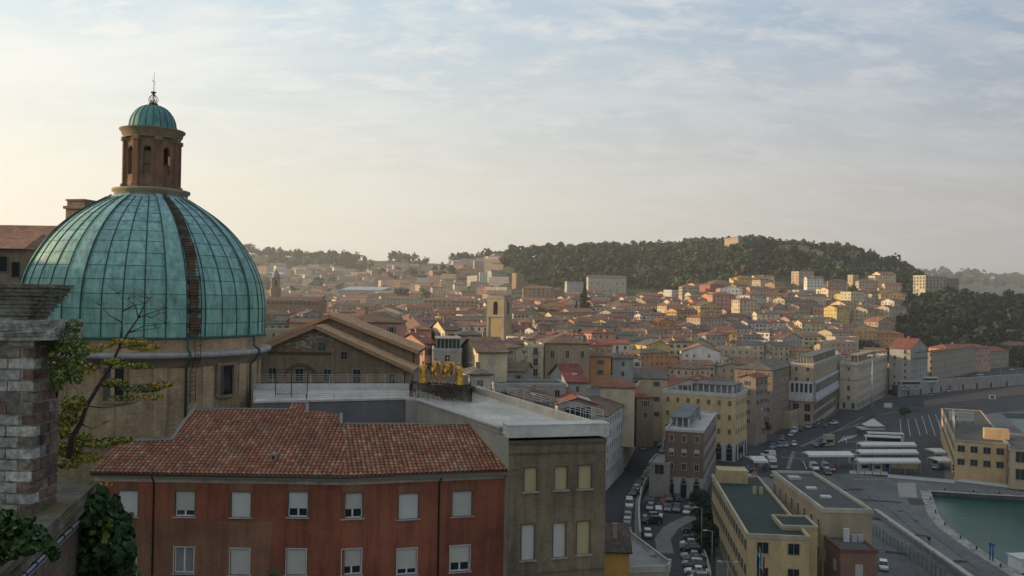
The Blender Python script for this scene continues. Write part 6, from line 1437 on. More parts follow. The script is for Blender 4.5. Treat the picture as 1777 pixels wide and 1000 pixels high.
for pts, w_ in (([(1450, 749), (1475, 736), (1499, 723)], .5), ([(1525, 721), (1566, 713)], .5), ([(1594, 708), (1650, 698), (1777, 684)], .5)): strip(b, pts, w_, QZ+.03, h=.15)
tag(b.build('kerb', PAVE), kind='structure')
b = MB()
for a, c_ in (((1562, 728), (1564, 758)), ((1575, 727), (1580, 757)), ((1588, 726), (1597, 756)), ((1600, 722), (1609, 753)), ((1611, 720), (1623, 756)), ((1623, 719), (1636, 750))): strip(b, [a, c_], .15, QZ+.06)
for i in range(9): strip(b, [(1365+i*1.1, 812-i*3.4), (1371+i*1.1, 812-i*3.4)], .8, QZ+.06)
for i in range(12): strip(b, [(1356+i*3.6, 793+i*.35), (1358+i*3.6, 793.2+i*.35)], .35, QZ+.06)
for i in range(9): strip(b, [(1462+i*4, 781-i*.1), (1464.4+i*4, 781-i*.1)], .35, QZ+.06)
for pts in ([(1390, 775), (1440, 752), (1500, 733)], [(1400, 815), (1394, 800)], [(1466, 762), (1484, 757), (1500, 745)], [(1466, 762), (1470, 768), (1500, 765)]): strip(b, pts, .2, QZ+.06)
for i in range(5): strip(b, [(1455+i*6, 768-i*2), (1466+i*5, 757-i*.5)], .25, QZ+.06)
for i in range(14): strip(b, [(1480+i*4.5, 832), (1482+i*4.5, 832)], .3, QZ+.045)
tag(b.build('road_markings', WHITE), kind='structure')
b = MB(); strip(b, [(1155, 960), (1150, 935), (1165, 915), (1190, 902), (1203, 897)], 3.2, QZ+.05); tag(b.build('footpath', PAVE), kind='structure')
sheet('plaza_strip', [(1293, 840), (1310, 812), (1330, 790), (1336, 793), (1318, 815), (1302, 842)], QZ+.05, mat('paving_red', (.20, .13, .11), .9, noise=(1, .2)))
b = MB()
for pts in ([(1594, 700), (1640, 692), (1777, 676)], [(1594, 703), (1650, 694), (1777, 680)], [(1620, 692), (1777, 671)]):
    strip(b, pts, .22, QZ+.10); 
tag(b.build('railway_tracks', mat('rail_steel', (.22, .2, .18), .5, .5)), kind='structure')
sheet('rail_bed', [(1585, 706), (1592, 697), (1690, 682), (1777, 669), (1777, 684), (1650, 698)], QZ+.07, mat('ballast', (.13, .095, .075), .95, noise=(.8, .3)))
b = MB(); q = gp([(1608, 850), (1616, 880), (1626, 902), (1650, 925), (1700, 963), (1780, 1020)], QZ)
strip(b, [(1606, 852), (1612, 872), (1622, 897), (1640, 917), (1698, 958), (1775, 1005)], 2.6, QZ+.05); strip(b, [(1612, 851), (1700, 857), (1777, 861), (1900, 868)], 2.0, QZ+.05)
tag(b.build('quay_edge_stone', mat('quay_stone', (.30, .29, .27), .9, noise=(.5, .5), noise2=(2, .4))), kind='structure')
sheet('steel_ramp', [(1557, 838), (1588, 838), (1592, 864), (1560, 862)], QZ+.05, mat('pale_plate', (.27, .25, .215), .7, noise=(.5, .2)))
sheet('dark_hatch', [(1575, 865), (1600, 866), (1606, 876), (1580, 876)], QZ+.055, mat('dark_plate', (.05, .04, .035), .8))
# elevated road on its retaining wall
wl_ = [(1557, 689), (1610, 683), (1650, 678), (1710, 673), (1777, 668), (1960, 655)]; q = gp(wl_, QZ); zU = 8.6
bk = [Vector((p.x*1.0+6, p.y+60, 0)) for p in q]
b = MB(); b.prism([(p.x, p.y) for p in q]+[(p.x, p.y) for p in bk[::-1]], QZ-1, zU); tag(b.build('upper_road', [ASPH]), kind='structure')
t = thing('retaining_wall', q[1], 'long pale retaining wall with parapet carrying the elevated road', 'wall'); b = MB(); b2 = MB()
for i in range(len(q)-1):
    dv = (q[i+1]-q[i]).normalized(); s = Vector((dv.y, -dv.x, 0)); s = s if s.y < 0 else -s
    b.prism([(p.x, p.y) for p in (q[i]+s*.5, q[i+1]+s*.5, q[i+1]+s*.02, q[i]+s*.02)], QZ, zU+.9, 0, (.30, .285, .26)); b2.prism([(p.x, p.y) for p in (q[i]+s*.62, q[i+1]+s*.62, q[i+1]-s*.2, q[i]-s*.2)], zU+.9, zU+1.15, 0, (.44, .43, .41), bottom=True)
b.build('wall', [PLASTER], t); b2.build('coping', [PLASTER], t)
for i in range(9):
    k = .08+.1*i; j = min(int(k*4), 3); p = q[j]+(q[j+1]-q[j])*(k*4-j); dv = (q[j+1]-q[j]).normalized(); s = Vector((dv.y, -dv.x, 0)); s = s if s.y < 0 else -s
    b = MB(); b.box(-.9, -.06, 0, .9, .04, 3.1, 0, (.03, .03, .03), Matrix.Translation(p+s*.52) @ Matrix.Rotation(math.atan2(dv.y, dv.x), 4, 'Z')); b.build('arch_opening', [PLAIN], t)
# parapet between the street and the car park
t = thing('parapet_wall', G(1112, 870, QZ), 'curved pale parapet wall between the street and the car park', 'wall'); b = MB(); strip(b, [(1131, 818), (1113, 853), (1108.5, 880), (1109, 905), (1110.5, 932)], .45, 4.5, h=1.0, c=(.36, .33, .30)); b.build('wall', [PLASTER], t)
b = MB(); strip(b, [(1131, 818), (1113, 853), (1108.5, 880), (1109, 905), (1110.5, 932)], .6, 5.5, h=.14, c=(.42, .40, .37))
# ------------------------------------------------------------------ customs buildings
cb = B('office_building', 'yellow harbour office with long dark green flat roof', 1297, 931, 138, -6.3, 1240, 1410, 12, (.54, .40, .205), (.028, .042, .036), 'flat', wk='wide', sp=3.0, maxf=3, fh=4.0, skip=0, trim=(.42, .36, .26), parapet=.45, chim=0, antenna=False)
c2 = B('office_building', 'taller beige harbour office with long grey flat roof and roof hatches', 1428, 887, 148, -2, 1345, 1518, 14, (.37, .29, .19), (.07, .07, .07), 'flat', wk='tall', sp=3.8, maxf=2, fh=4.6, top=4.2, trim=(.44, .40, .32), parapet=.5, chim=0, antenna=False, faces='l', skip=0)
c3 = B('office_wing', 'small raised wing with green roof between the two harbour offices', 1357, 914, 142, -4, 1345, 1424, 13, (.47, .36, .19), (.03, .045, .038), 'flat', wl=7, wk='plain', maxf=0, trim=(.42, .36, .26), parapet=.25, chim=0, antenna=False)
c4 = B('annex', 'reddish brown low annex with flat roof in front of the taller harbour office', 1459, 956, 140, -2, 1428, 1528, 9, (.22, .13, .09), (.09, .085, .08), 'flat', wk='pale', maxf=2, fh=4.4, sp=3.3, top=3.8, trim=(.16, .07, .05), parapet=.3, chim=0, antenna=False, skip=0)
def on_roof(rec, a, b_, w, l, h, col, name, m=None):
    t, c, u, v, W_, L_, ze = rec; o = Vector((c.x, c.y, ze))+u*(a*W_)+v*(b_*L_); b = MB(); b.box(0, 0, 0, w, l, h, 0, col, Matrix.Translation(o) @ Matrix.Rotation(math.atan2(u.y, u.x), 4, 'Z')); return b.build(name, [m or PLAIN], t)
on_roof(c2, .35, .30, 1.8, 1.3, .35, (.5, .5, .48), 'roof_hatch'); on_roof(c2, .3, .52, 1.8, 1.3, .35, (.5, .5, .48), 'roof_hatch'); on_roof(c2, .2, .78, 2.2, 2.6, .5, (.35, .34, .32), 'roof_hatch')
on_roof(c4, .4, .5, .9, .5, 2.2, (.5, .52, .54), 'air_unit'); on_roof(c4, .62, .5, .9, .6, 1.2, (.35, .36, .36), 'air_unit'); on_roof(c4, .8, .5, .9, .6, 1.2, (.35, .36, .36), 'air_unit')
on_roof(cb, .05, .86, 6, 4.6, 2.6, (.46, .36, .20), 'stair_block', PLASTER); on_roof(cb, .62, .66, .6, .6, 1.4, (.42, .34, .2), 'chimney'); on_roof(cb, .75, .66, .6, .6, 1.4, (.42, .34, .2), 'chimney')
pb = B('port_terminal', 'beige three storey port building with flat roof and billboard by the water', 1657, 765, 239, -24, 1636, 1750, 11.2, (.50, .35, .20), (.075, .075, .06), 'flat', cat='building', wk='wide', fh=3.6, sp=2.8, maxf=3, top=2.9, trim=(.30, .26, .19), parapet=.35, chim=0, antenna=False, skip=0)
pb2 = B('port_annex', 'recessed right wing of the port building with dark openings and blue awning', 1753, 776, 229, -24, 1740, 1830, 11, (.42, .32, .21), (.08, .08, .07), 'flat', wl=26, wk='shop', fh=4.6, sp=3.6, maxf=2, top=3.8, trim=(.25, .24, .22), parapet=.3, chim=0, antenna=False, skip=0)
on_roof(pb, .62, .10, 6.2, 4.2, 2.8, (.50, .34, .19), 'roof_cabin', PLASTER)
def billboard():
    t, c, u, v, W_, L_, ze = pb; o = Vector((c.x, c.y, ze))+u*(.02*W_)+v*(.42*L_); T = Matrix.Translation(o) @ Matrix.Rotation(math.atan2(u.y, u.x)+R(18), 4, 'Z')
    s = thing('billboard', o, 'pale rooftop billboard with a dark bird emblem on the port building', 'sign'); b = MB(); b.box(0, -.1, 1.6, 7.2, .1, 4.4, 0, (.40, .40, .38), T)
    b.build('panel', [PLAIN], s); b = MB()
    for x in (.3, 2.5, 4.7, 6.9): b.box(x-.08, .12, 0, x+.08, .28, 4.3, 0, (.12, .12, .12), T)
    b.build('frame', [METAL], s); b = MB(); em = [(.6, 3.4), (1.3, 3.1), (1.6, 3.5), (1.9, 3.1), (2.6, 3.0), (2.0, 2.7), (1.7, 2.1), (1.4, 2.6)]; b.face([T @ Vector((x, -.13, z)) for x, z in em], 0, (.05, .06, .09))
    b.build('emblem', [PLAIN], s); r_ = random.Random(4)
    for k, z in enumerate((3.3, 2.5)):
        b = MB(); x = 2.9; i = 0
        while x < 6.7:
            w_ = .26; b.box(x, -.13, z-.02, x+.08, -.105, z+.42, 0, (.10, .11, .13), T, skip='k')
            if r_.random() < .7: b.box(x+.08, -.13, z+(.34 if r_.random() < .5 else .16), x+w_, -.105, z+(.42 if False else .24), 0, (.10, .11, .13), T, skip='k') if False else b.box(x+.085, -.13, z+.30, x+w_, -.105, z+.38, 0, (.10, .11, .13), T, skip='k')
            x += .40
        tag(b.build('lettering', [PLAIN], s), kind=None)
billboard()
def flagpole(p, h, cols, label, drop=2.0, wide=1.1, name='flagpole', group=None, hang=True, zt=None):
    t = thing(name, p, label, 'flag', group); b = MB(); b.tube([p, p+Vector((0, 0, h))], [.07, .04], 8, 0, (.42, .42, .42)); b.build('pole', [METAL], t)
    if cols:
        b = MB(); n = len(cols)*3; z1 = h-.15
        for i in range(n):
            for j in range(5):
                f = lambda i_, j_: p+Vector((wide*.45*i_/n, .12*math.sin(i_*1.9+j_*.5), z1-drop*j_/5-.9*wide*i_/n))
                b.face([f(i, j), f(i+1, j), f(i+1, j+1), f(i, j+1)], 0, cols[i//3])
        b.build('flag', [mat('cloth', 'attr', .8)], t)
GRN, WHT, REDC, BLU = (.02, .16, .06), (.5, .5, .5), (.42, .03, .03), (.02, .035, .16)
c_ = pb[1]; v_ = pb[3]
for k, cols in enumerate([None, (BLU, BLU), (WHT, REDC), (GRN, WHT, REDC), (WHT, WHT)]):
    p = Vector((c_.x, c_.y, 0))+v_*(8+k*2.6)-pb[2]*(-.4); p.z = pb[6]+.3
    flagpole(p, 6.5, cols, ['bare flagpole nearest the front corner of the port building roof', 'flagpole with blue flag on the port building roof edge', 'flagpole with white and red flag on the port building roof edge', 'flagpole with green white red flag on the port building roof edge', 'flagpole with white flag farthest back on the port building roof'][k], group='flagpoles on the port building')
p = P(1318, 1010, 131); flagpole(Vector((p.x, p.y, 4)), P(1318, 950, 131).z-4, (GRN, WHT, REDC), 'flagpole with hanging green white red flag before the yellow harbour office', 2.6, 1.6)
p = P(1312, 1010, 131); flagpole(Vector((p.x, p.y, 4)), P(1312, 956, 131).z-4, (BLU, BLU), 'flagpole with dark blue flag before the yellow harbour office', 2.2, 1.0)
# ------------------------------------------------------------------ canopies and booths of the port gate
def canopy(px0, px1, py, z, dep, label, rz=-3, n=4, group='white canopies at the port gate'):
    a, c_ = G(px0, py, z), G(px1, py, z); mid = (a+c_)/2; t = thing('canopy', (mid.x, mid.y, QZ), label, 'canopy', group); ln = abs(c_.x-a.x); T = Matrix.Translation((a.x, (a.y+c_.y)/2, 0)) @ Matrix.Rotation(math.atan2(c_.y-a.y, c_.x-a.x), 4, 'Z')
    b = MB(); m_ = n*2; cw = (.58, .57, .54)
    for i in range(n):
        x0, x1 = ln*i/n, ln*(i+1)/n; xm = (x0+x1)/2
        pk = [T @ Vector(q) for q in ((x0, -dep/2, z), (x1, -dep/2, z), (x1, dep/2, z), (x0, dep/2, z))]; top = [T @ Vector((x0+.1, 0, z+.75)), T @ Vector((x1-.1, 0, z+.75))]
        b.face([pk[0], pk[1], top[1], top[0]], 0, cw); b.face([pk[2], pk[3], top[0], top[1]], 0, cw); b.face([pk[3], pk[0], top[0]], 0, cw); b.face([pk[1], pk[2], top[1]], 0, cw)
    for s in (-1, 1):
        b.box(0, s*dep/2-.05, z-.55, ln, s*dep/2+.05, z+.004, 0, (.56, .55, .52), T)
    b.build('roof', [mat('canopy_cloth', 'attr', .7)], t)
    for i in range(n+1):
        for s in (-1, 1): b = MB(); b.beam(T @ Vector((ln*i/n, s*(dep/2-.25), QZ)), T @ Vector((ln*i/n, s*(dep/2-.25), z-.3)), .18, .18, 0, (.25, .22, .19)); b.build('post', [PLAIN], t)
    return t
canopy(1492, 1589, 772, 6.6, 3.2, 'long white canopy at the port gate, farthest of the three parallel rows')
canopy(1490, 1592, 785, 6.6, 3.2, 'long white canopy at the port gate, middle of the three parallel rows')
canopy(1488, 1595, 800, 6.6, 3.4, 'long white canopy at the port gate, nearest of the three parallel rows')
canopy(1398, 1477, 788, 6.8, 5.0, 'single white canopy over the traffic lanes left of the three rows', n=3)
canopy(1613, 1634, 782, 5.4, 6.0, 'short white canopy beside the port building, farther of two', n=2); canopy(1619, 1644, 797, 5.4, 6.0, 'short white canopy beside the port building, nearer of two', n=2)
canopy(1300, 1325, 796, 6.0, 8.0, 'flat pale shelter at the roadside left of the white truck', n=2)
def booth(px, py, w, l, h, col, label, name='booth'):
    p = G(px, py, QZ); t = thing(name, p, label, 'booth'); b = MB(); T = Matrix.Translation(p) @ Matrix.Rotation(R(-3), 4, 'Z'); b.box(-w/2, 0, 0, w/2, l, h, 0, col, T); b.build('cabin', [PLAIN], t); b = MB(); b.box(-w/2-.15, -.15, h, w/2+.15, l+.15, h+.18, 0, tuple(x*.8 for x in col), T); b.build('roof', [PLAIN], t)
    b = MB(); b.box(-w*.35, -.04, 1.0, w*.35, -.003, 2.0, 0, (.03, .035, .04), T, skip='k'); b.build('window', [GLASS], t); return t
booth(1501, 819, 2.8, 2.4, 2.8, (.45, .45, .44), 'left white control booth under the nearest long canopy'); booth(1522, 820, 2.8, 2.4, 2.8, (.45, .45, .44), 'right white control booth under the nearest long canopy')
booth(1541, 818, 1.6, 1.6, 2.4, (.05, .08, .2), 'dark blue kiosk under the nearest long canopy'); booth(1482, 806, 2.2, 2.2, 2.8, (.32, .33, .33), 'grey booth at the left end of the three canopies'); booth(1440, 773, 3.2, 2.4, 3.2, (.38, .33, .25), 'tan roadside kiosk above the single canopy')
b = MB()
for i in range(1): pass
t = thing('brick_partition', G(1560, 812, QZ), 'low tan partition wall beneath the nearest long canopy', 'wall'); b = MB(); a_, e_ = G(1535, 812, QZ), G(1592, 815, QZ); b.prism([(a_.x, a_.y), (e_.x, e_.y), (e_.x, e_.y+.3), (a_.x, a_.y+.3)], QZ, QZ+2.4, 0, (.36, .27, .16)); b.build('wall', [PLASTER], t)
# pavilion with tent roof
p = G(1515, 757, QZ); t = thing('pavilion', p, 'small dark red pavilion with white pointed tent roof by the light mast', 'pavilion'); b = MB(); b.box(-4, 0, 0, 4, 5, 2.2, 0, (.12, .07, .06), Matrix.Translation(p)); b.box(-4.3, -.3, 2.2, 4.3, 5.3, 2.7, 0, (.42, .40, .38), Matrix.Translation(p)); b.build('base', [PLAIN], t)
b = MB(); pk = p+Vector((1, 2.5, 6.2)); q = [p+Vector(x) for x in ((-2.2, .2, 3.6), (4.4, .2, 3.6), (4.4, 5, 3.6), (-2.2, 5, 3.6))]
for i in range(4): b.face([q[i], q[(i+1) % 4], pk+(q[i]+q[(i+1) % 4]-2*pk)*0.0], 0, (.5, .49, .46)); b.beam(q[i]-Vector((0, 0, .9)), q[i], .15, .15, 0, (.3, .3, .3))
b.build('tent_roof', [mat('canopy_cloth')], t)
# ------------------------------------------------------------------ masts and lamps
def mast(px, py0, py1, z, label, w=.35, head='ring', name='light_mast', cat='lamp', group=None):
    p = G(px, py1, z); top = P(px, py0, p.y).z; t = thing(name, p, label, cat, group); h = top-p.z; b = MB(); b.tube([p, p+Vector((0, 0, h))], [w, w*.45], 10, 0, (.30, .32, .34)); b.build('mast', [METAL], t)
    b = MB(); tp = p+Vector((0, 0, h))
    if head == 'ring':
        b.lathe([(.3, h-.4), (1.5, h-.3), (1.5, h), (.3, h+.1)], p, 12, 0, (.35, .36, .37)); b.build('head_frame', [METAL], t)
        for k in range(6): a = R(60*k); b = MB(); b.box(-.35, -.2, -.6, .35, .2, 0, 0, (.45, .46, .47), Matrix.Translation(tp+Vector((math.cos(a)*1.5, math.sin(a)*1.5, -.1))) @ Matrix.Rotation(a, 4, 'Z')); b.build('floodlight', [PLAIN], t)
    elif head == 'arm':
        b.beam(tp, tp+Vector((-1.0, .2, .1)), .08, .08, 0, (.3, .3, .3)); b.build('arm', [METAL], t); b = MB(); b.box(-.45, -.16, -.1, .25, .16, .06, 0, (.45, .45, .44), Matrix.Translation(tp+Vector((-1.1, .2, .1)))); b.build('lamp_head', [PLAIN], t)
    else:
        b.beam(tp-Vector((1.2, 0, .1)), tp+Vector((1.2, 0, -.1)), .1, .1, 0, (.3, .3, .3)); b.build('arm', [METAL], t)
        for s in (-1, 1): b = MB(); b.box(-.35, -.16, -.08, .35, .16, .06, 0, (.45, .45, .44), Matrix.Translation(tp+Vector((s*1.3, 0, -.05)))); b.build('lamp_head', [PLAIN], t)
mast(1513, 616, 744, QZ, 'tallest light mast with a ring of floodlights standing by the pavilion', .55)
for k, (px, y0, y1, hd, lb) in enumerate(((1217, 882, 966, 'arm', 'street lamp beside the dark bushes in the car park, farthest of three'), (1235, 922, 1012, 'arm', 'street lamp beside the dark bushes in the car park, middle of three'), (1262, 974, 1060, 'double', 'double headed street lamp nearest the yellow harbour office'))): mast(px, y0, y1, QZ, lb, .12, hd, 'street_lamp', 'lamp', 'street lamps by the car park')
for k, (px, y0, y1) in enumerate(((1586, 652, 690), (1602, 656, 688), (1641, 640, 682), (1664, 636, 679), (1706, 628, 676), (1736, 630, 674), (1766, 628, 672), (1562, 660, 706))): mast(px, y0, y1, QZ, 'slim lamp post along the railway, '+['second', 'third', 'fourth', 'fifth', 'sixth', 'seventh', 'eighth and last', 'first'][k]+' from the left', .14, 'double', 'street_lamp', 'lamp', 'lamp posts along the railway')
for k, px in enumerate((1718, 1723)):
    p = G(px, 972+k*2, QZ); t = thing('mooring_post', p, ('left' if k == 0 else 'right')+' tall blue post standing at the quay edge', 'post', 'blue quay posts'); b = MB(); b.tube([p, p+Vector((0, 0, 3.4))], .12, 8, 0, (.03, .09, .22)); b.build('post', [METAL], t); b = MB(); b.box(-.25, -.1, 2.6, .25, .1, 3.3, 0, (.04, .11, .26), Matrix.Translation(p)); b.build('sign_plate', [PLAIN], t)
p = G(1612, 957, QZ); tag((lambda b: (b.tube([p, p+Vector((0, 0, 2.6))], .07, 8, 0, (.05, .05, .05)), b.box(-.25, -.25, 2.2, .25, .25, 2.9, 0, (.05, .05, .05), Matrix.Translation(p)), b.build('signal_post', [METAL], None, loc=p))[2])(MB()), 'short dark signal post on the quay between fence and water', 'post')
# road signs / hoardings
for k, (px, py, w_, h_, c, lb) in enumerate(((1541, 712, 3.6, 2.0, (.5, .5, .5), 'white road sign board beside the curving seafront road'), (1722, 697, 3.6, 2.2, (.5, .5, .5), 'white road sign board with dark centre by the railway'), (1580, 711, 12, 4, (.06, .085, .12), 'long dark blue hoarding beside the seafront road'))):
    p = G(px, py, QZ); t = thing('sign_board', p, lb, 'sign'); b = MB(); b.box(-w_/2, 0, 1.2, w_/2, .12, 1.2+h_, 0, c, Matrix.Translation(p)); b.build('panel', [PLAIN], t)
    for s in (-.4, .4): b = MB(); b.beam(p+Vector((w_*s, .2, 0)), p+Vector((w_*s, .2, 1.2+h_)), .12, .12, 0, (.2, .2, .2)); b.build('post', [METAL], t)
    if k == 1: b = MB(); b.box(-.8, -.05, 1.6, .8, -.004, 2.9, 0, (.04, .05, .07), Matrix.Translation(p), skip='k'); b.build('dark_symbol', [PLAIN], t)
# ------------------------------------------------------------------ barriers
bm_ = MB(); pr = [(-.3, 0), (-.3, .1), (-.12, .4), (-.09, .85), (.09, .85), (.12, .4), (.3, .1), (.3, 0)]; Lb = 1.9
for i in range(len(pr)-1): (y0, z0), (y1, z1) = pr[i], pr[i+1]; bm_.face([(-Lb/2, y0, z0), (-Lb/2, y1, z1), (Lb/2, y1, z1), (Lb/2, y0, z0)][::-1], 0, (.42, .42, .41))
for s in (-1, 1): bm_.face([(s*Lb/2, y, z) for y, z in (pr if s < 0 else pr[::-1])], 0, (.42, .42, .41))
o = bm_.build('traffic_barrier', [PLAIN]); bme = o.data; bpy.data.objects.remove(o)
def barrier_row(a, c_, n, desc):
    p, q = G(*a, QZ+.03), G(*c_, QZ+.03); rz = math.atan2(q.y-p.y, q.x-p.x)
    for i in range(n):
        o = bpy.data.objects.new('traffic_barrier', bme); Cc.link(o); o.location = p+(q-p)*(i/(n-1)); o.rotation_euler = (0, 0, rz+random.Random(i).uniform(-.06, .06))
        tag(o, 'white concrete traffic barrier '+desc, 'barrier', 'white barriers '+desc)
barrier_row((1547, 829), (1650, 838), 9, 'in the row between the canopies and the basin'); barrier_row((1667, 836), (1748, 846), 7, 'in the row before the port building'); barrier_row((1480, 822), (1534, 824), 5, 'in the short row below the control booths')
# ------------------------------------------------------------------ wall and mesh fence at the right of the offices
t = thing('boundary_wall', G(1519, 892, QZ), 'low rough wall with pale coping running down the quay to the bottom edge', 'wall'); b = MB(); strip(b, [(1519, 893), (1600, 950), (1690, 1015)], .9, QZ, c=(.22, .20, .18), h=1.1); b.build('wall', [STONE], t); b = MB(); strip(b, [(1519, 884), (1600, 941), (1690, 1004)], 1.0, QZ+1.1, c=(.40, .38, .35), h=.12); b.build('coping', [STONE], t)
t = thing('mesh_fence', G(1519, 925, QZ), 'green mesh security fence between the harbour offices and the quay', 'fence'); a_, e_ = G(1515, 928, QZ), G(1640, 1012, QZ); n = 18
b = MB()
for i in range(n+1): p = a_+(e_-a_)*(i/n); b.beam(p, p+Vector((0, 0, 2.3)), .09, .09, 0, (.10, .13, .12))
tag(b.build('posts', [METAL], t), kind=None); b = MB()
for i in range(90): p = a_+(e_-a_)*(i/90); b.beam(p, p+Vector((0, 0, 2.2)), .02, .02, 0, (.09, .12, .11))
for z in (.2, .8, 1.4, 2.0): b.beam(a_+Vector((0, 0, z)), e_+Vector((0, 0, z)), .03, .03, 0, (.09, .12, .11))
b.build('mesh', [METAL], t)
# low concrete wall of the car park
t = thing('low_wall', G(1222, 960, QZ), 'low pale wall along the right side of the car park', 'wall'); b = MB(); strip(b, [(1210, 925), (1226, 975), (1240, 1030)], .4, QZ, h=.9, c=(.36, .34, .30)); b.build('wall', [PLASTER], t)
# ------------------------------------------------------------------ terrace with balustrade and orange house at the bottom
def balustrade_terrace():
    z = 8.0; q = gp([(1052, 930), (1094, 932), (1162, 984), (1160, 992), (1086, 994), (1050, 1010)], z); t = thing('balustraded_terrace', (q[1].x, q[1].y, QZ), 'raised terrace with pale balustrade beside the street parapet', 'terrace'); b = MB()
    b.prism([(p.x, p.y) for p in q], -1, z, 0, (.38, .33, .25), 0, (.27, .26, .25)); b.build('wall', [PLASTER], t)
    for k in range(4):
        a, c_ = q[k], q[k+1]; ln = (c_-a).length; n = max(2, int(ln/.35)); b = MB()
        for i in range(n+1): p = a+(c_-a)*(i/n); b.beam(p+Vector((0, 0, .12)), p+Vector((0, 0, .85)), .12, .12, 0, (.40, .38, .33))
        b.beam(a+Vector((0, 0, .92)), c_+Vector((0, 0, .92)), .28, .14, 0, (.44, .42, .37)); b.beam(a+Vector((0, 0, .06)), c_+Vector((0, 0, .06)), .28, .12, 0, (.42, .40, .35)); b.build('balustrade', [PLAIN], t)
    for p in q[1:4]: b = MB(); b.box(-.25, -.25, 0, .25, .25, 1.25, 0, (.44, .42, .37), Matrix.Translation(p)); b.build('pier', [PLAIN], t)
    p = G(1134, 966, z); t2 = thing('garden_bench', p, 'small pale bench standing on the balustraded terrace', 'bench'); b = MB(); b.box(-.7, -.25, .4, .7, .25, .48, 0, (.4, .4, .38), Matrix.Translation(p)); b.build('seat', [PLAIN], t2); b = MB(); b.box(-.7, .2, .55, .7, .26, .95, 0, (.4, .4, .38), Matrix.Translation(p)); b.build('backrest', [PLAIN], t2)
    for s in (-.6, .6): b = MB(); b.box(s-.05, -.22, 0, s+.05, .22, .4, 0, (.3, .3, .3), Matrix.Translation(p)); b.build('leg', [PLAIN], t2)
balustrade_terrace()
B('small_house', 'small bright orange house with dark sloping roof at the foot of the brick building', 1091, 958, 136, -4, 1085, 1050, 8, (.52, .29, .08), (.10, .08, .07), 'shed', wl=7, wr=.1+5.5, wk='plain', maxf=0, chim=1, antenna=False) if False else None
oc = P(1046, 957, 134); add_house('small_house', 'small bright orange house with dark sloping roof at the foot of the brick building', 'house', (oc.x, oc.y), -3, 4.1, 6, -1, oc.z, (.52, .28, .07), (.11, .085, .07), 'shed', rn, pitch=22, maxf=0, chim=1, antenna=False)
# ------------------------------------------------------------------ boat
def boat():
    p = G(1773, 1000, 1.5); p.x += 3.5; t = thing('ferry_boat', p, 'white boat with dark blue hull moored at the lower right corner', 'boat'); T = Matrix.Translation((p.x, p.y, 1.5)) @ Matrix.Rotation(R(8), 4, 'Z'); b = MB()
    hull = [(-6, -2), (5, -2), (8, 0), (5, 2), (-6, 2)]; b.prism([tuple((Matrix.Rotation(R(8), 3, 'Z') @ Vector((x, y, 0))+p).to_2d()) for x, y in hull], 1.2, 2.9, 0, (.03, .05, .11), 0, (.4, .4, .4)); b.build('hull', [PLAIN], t)
    b = MB(); b.box(-5.4, -1.7, 1.4, 4.4, 1.7, 3.8, 0, (.58, .58, .56), T); b.build('cabin', [PLAIN], t)
    for i in range(5): b = MB(); b.box(-4.8+i*1.8, -1.75, 2.4, -3.6+i*1.8, -1.705, 3.2, 0, (.03, .04, .05), T, skip='k'); b.build('window', [GLASS], t)
    b = MB(); b.box(-5.6, -1.9, 3.8, 4.6, 1.9, 3.95, 0, (.5, .5, .48), T); b.build('cabin_roof', [PLAIN], t)
boat()

# ------------------------------------------------------------------ patches, covers and bollards on the quay
b = MB(); r_ = random.Random(8)
for (px, py, w_, l_) in ((1510, 900, 5, 2), (1562, 888, 1.2, .8), (1600, 930, 3, 1.2), (1480, 850, 6, 1.6), (1555, 960, 4, 1.5), (1430, 842, 3, 2), (1590, 905, 1, 1), (1530, 870, 9, 1.2), (1655, 975, 5, 1.5), (1400, 806, 4, 2), (1480, 745, 7, 2), (1300, 860, 2, 1), (1190, 905, 3, 2), (1150, 950, 2, 3)):
    p = G(px, py, QZ); a = r_.uniform(-.5, .5); T = Matrix.Translation(p) @ Matrix.Rotation(a, 4, 'Z'); z_ = .055 if px > 1420 and py > 828 else .045
    b.face([T @ Vector(q) for q in ((-w_/2, -l_/2, z_), (w_/2, -l_/2, z_), (w_*.45, l_/2, z_), (-w_/2, l_*.45, z_))])
tag(b.build('asphalt_patches', mat('patch_asphalt', (.030, .031, .033), .9, noise=(1.5, .3))), kind='structure')
b = MB()
for pts in ([(1452, 826), (1458, 838), (1478, 850), (1500, 870), (1540, 905)], [(1456, 825), (1462, 837), (1483, 849), (1506, 868), (1548, 904)], [(1560, 880), (1600, 915), (1660, 960), (1700, 990)], [(1500, 858), (1545, 885), (1590, 925), (1660, 985)]): strip(b, pts, .16, QZ+.05)
tag(b.build('quay_joints', mat('joint_tar', (.05, .048, .045), .9)), kind='structure')
for k, (px, py) in enumerate(((1615, 868), (1624, 890), (1641, 912), (1668, 935), (1696, 954), (1738, 985), (1640, 852), (1690, 855), (1735, 858))):
    p = G(px+3, py, QZ); p.x -= .5; t = MB(); t.lathe([(.22, 0), (.20, .1), (.14, .2), (.13, .45), (.24, .55), (.24, .66), (.02, .70)], p, 12, 0, (.05, .05, .05))
    tag(t.build('bollard', [METAL], None, loc=p), 'black iron bollard on the quay edge, '+['first', 'second', 'third', 'fourth', 'fifth', 'nearest', 'left of three before the port building', 'middle of three before the port building', 'right of three before the port building'][k]+(' along the curved edge' if k < 6 else ''), 'bollard', 'mooring bollards')
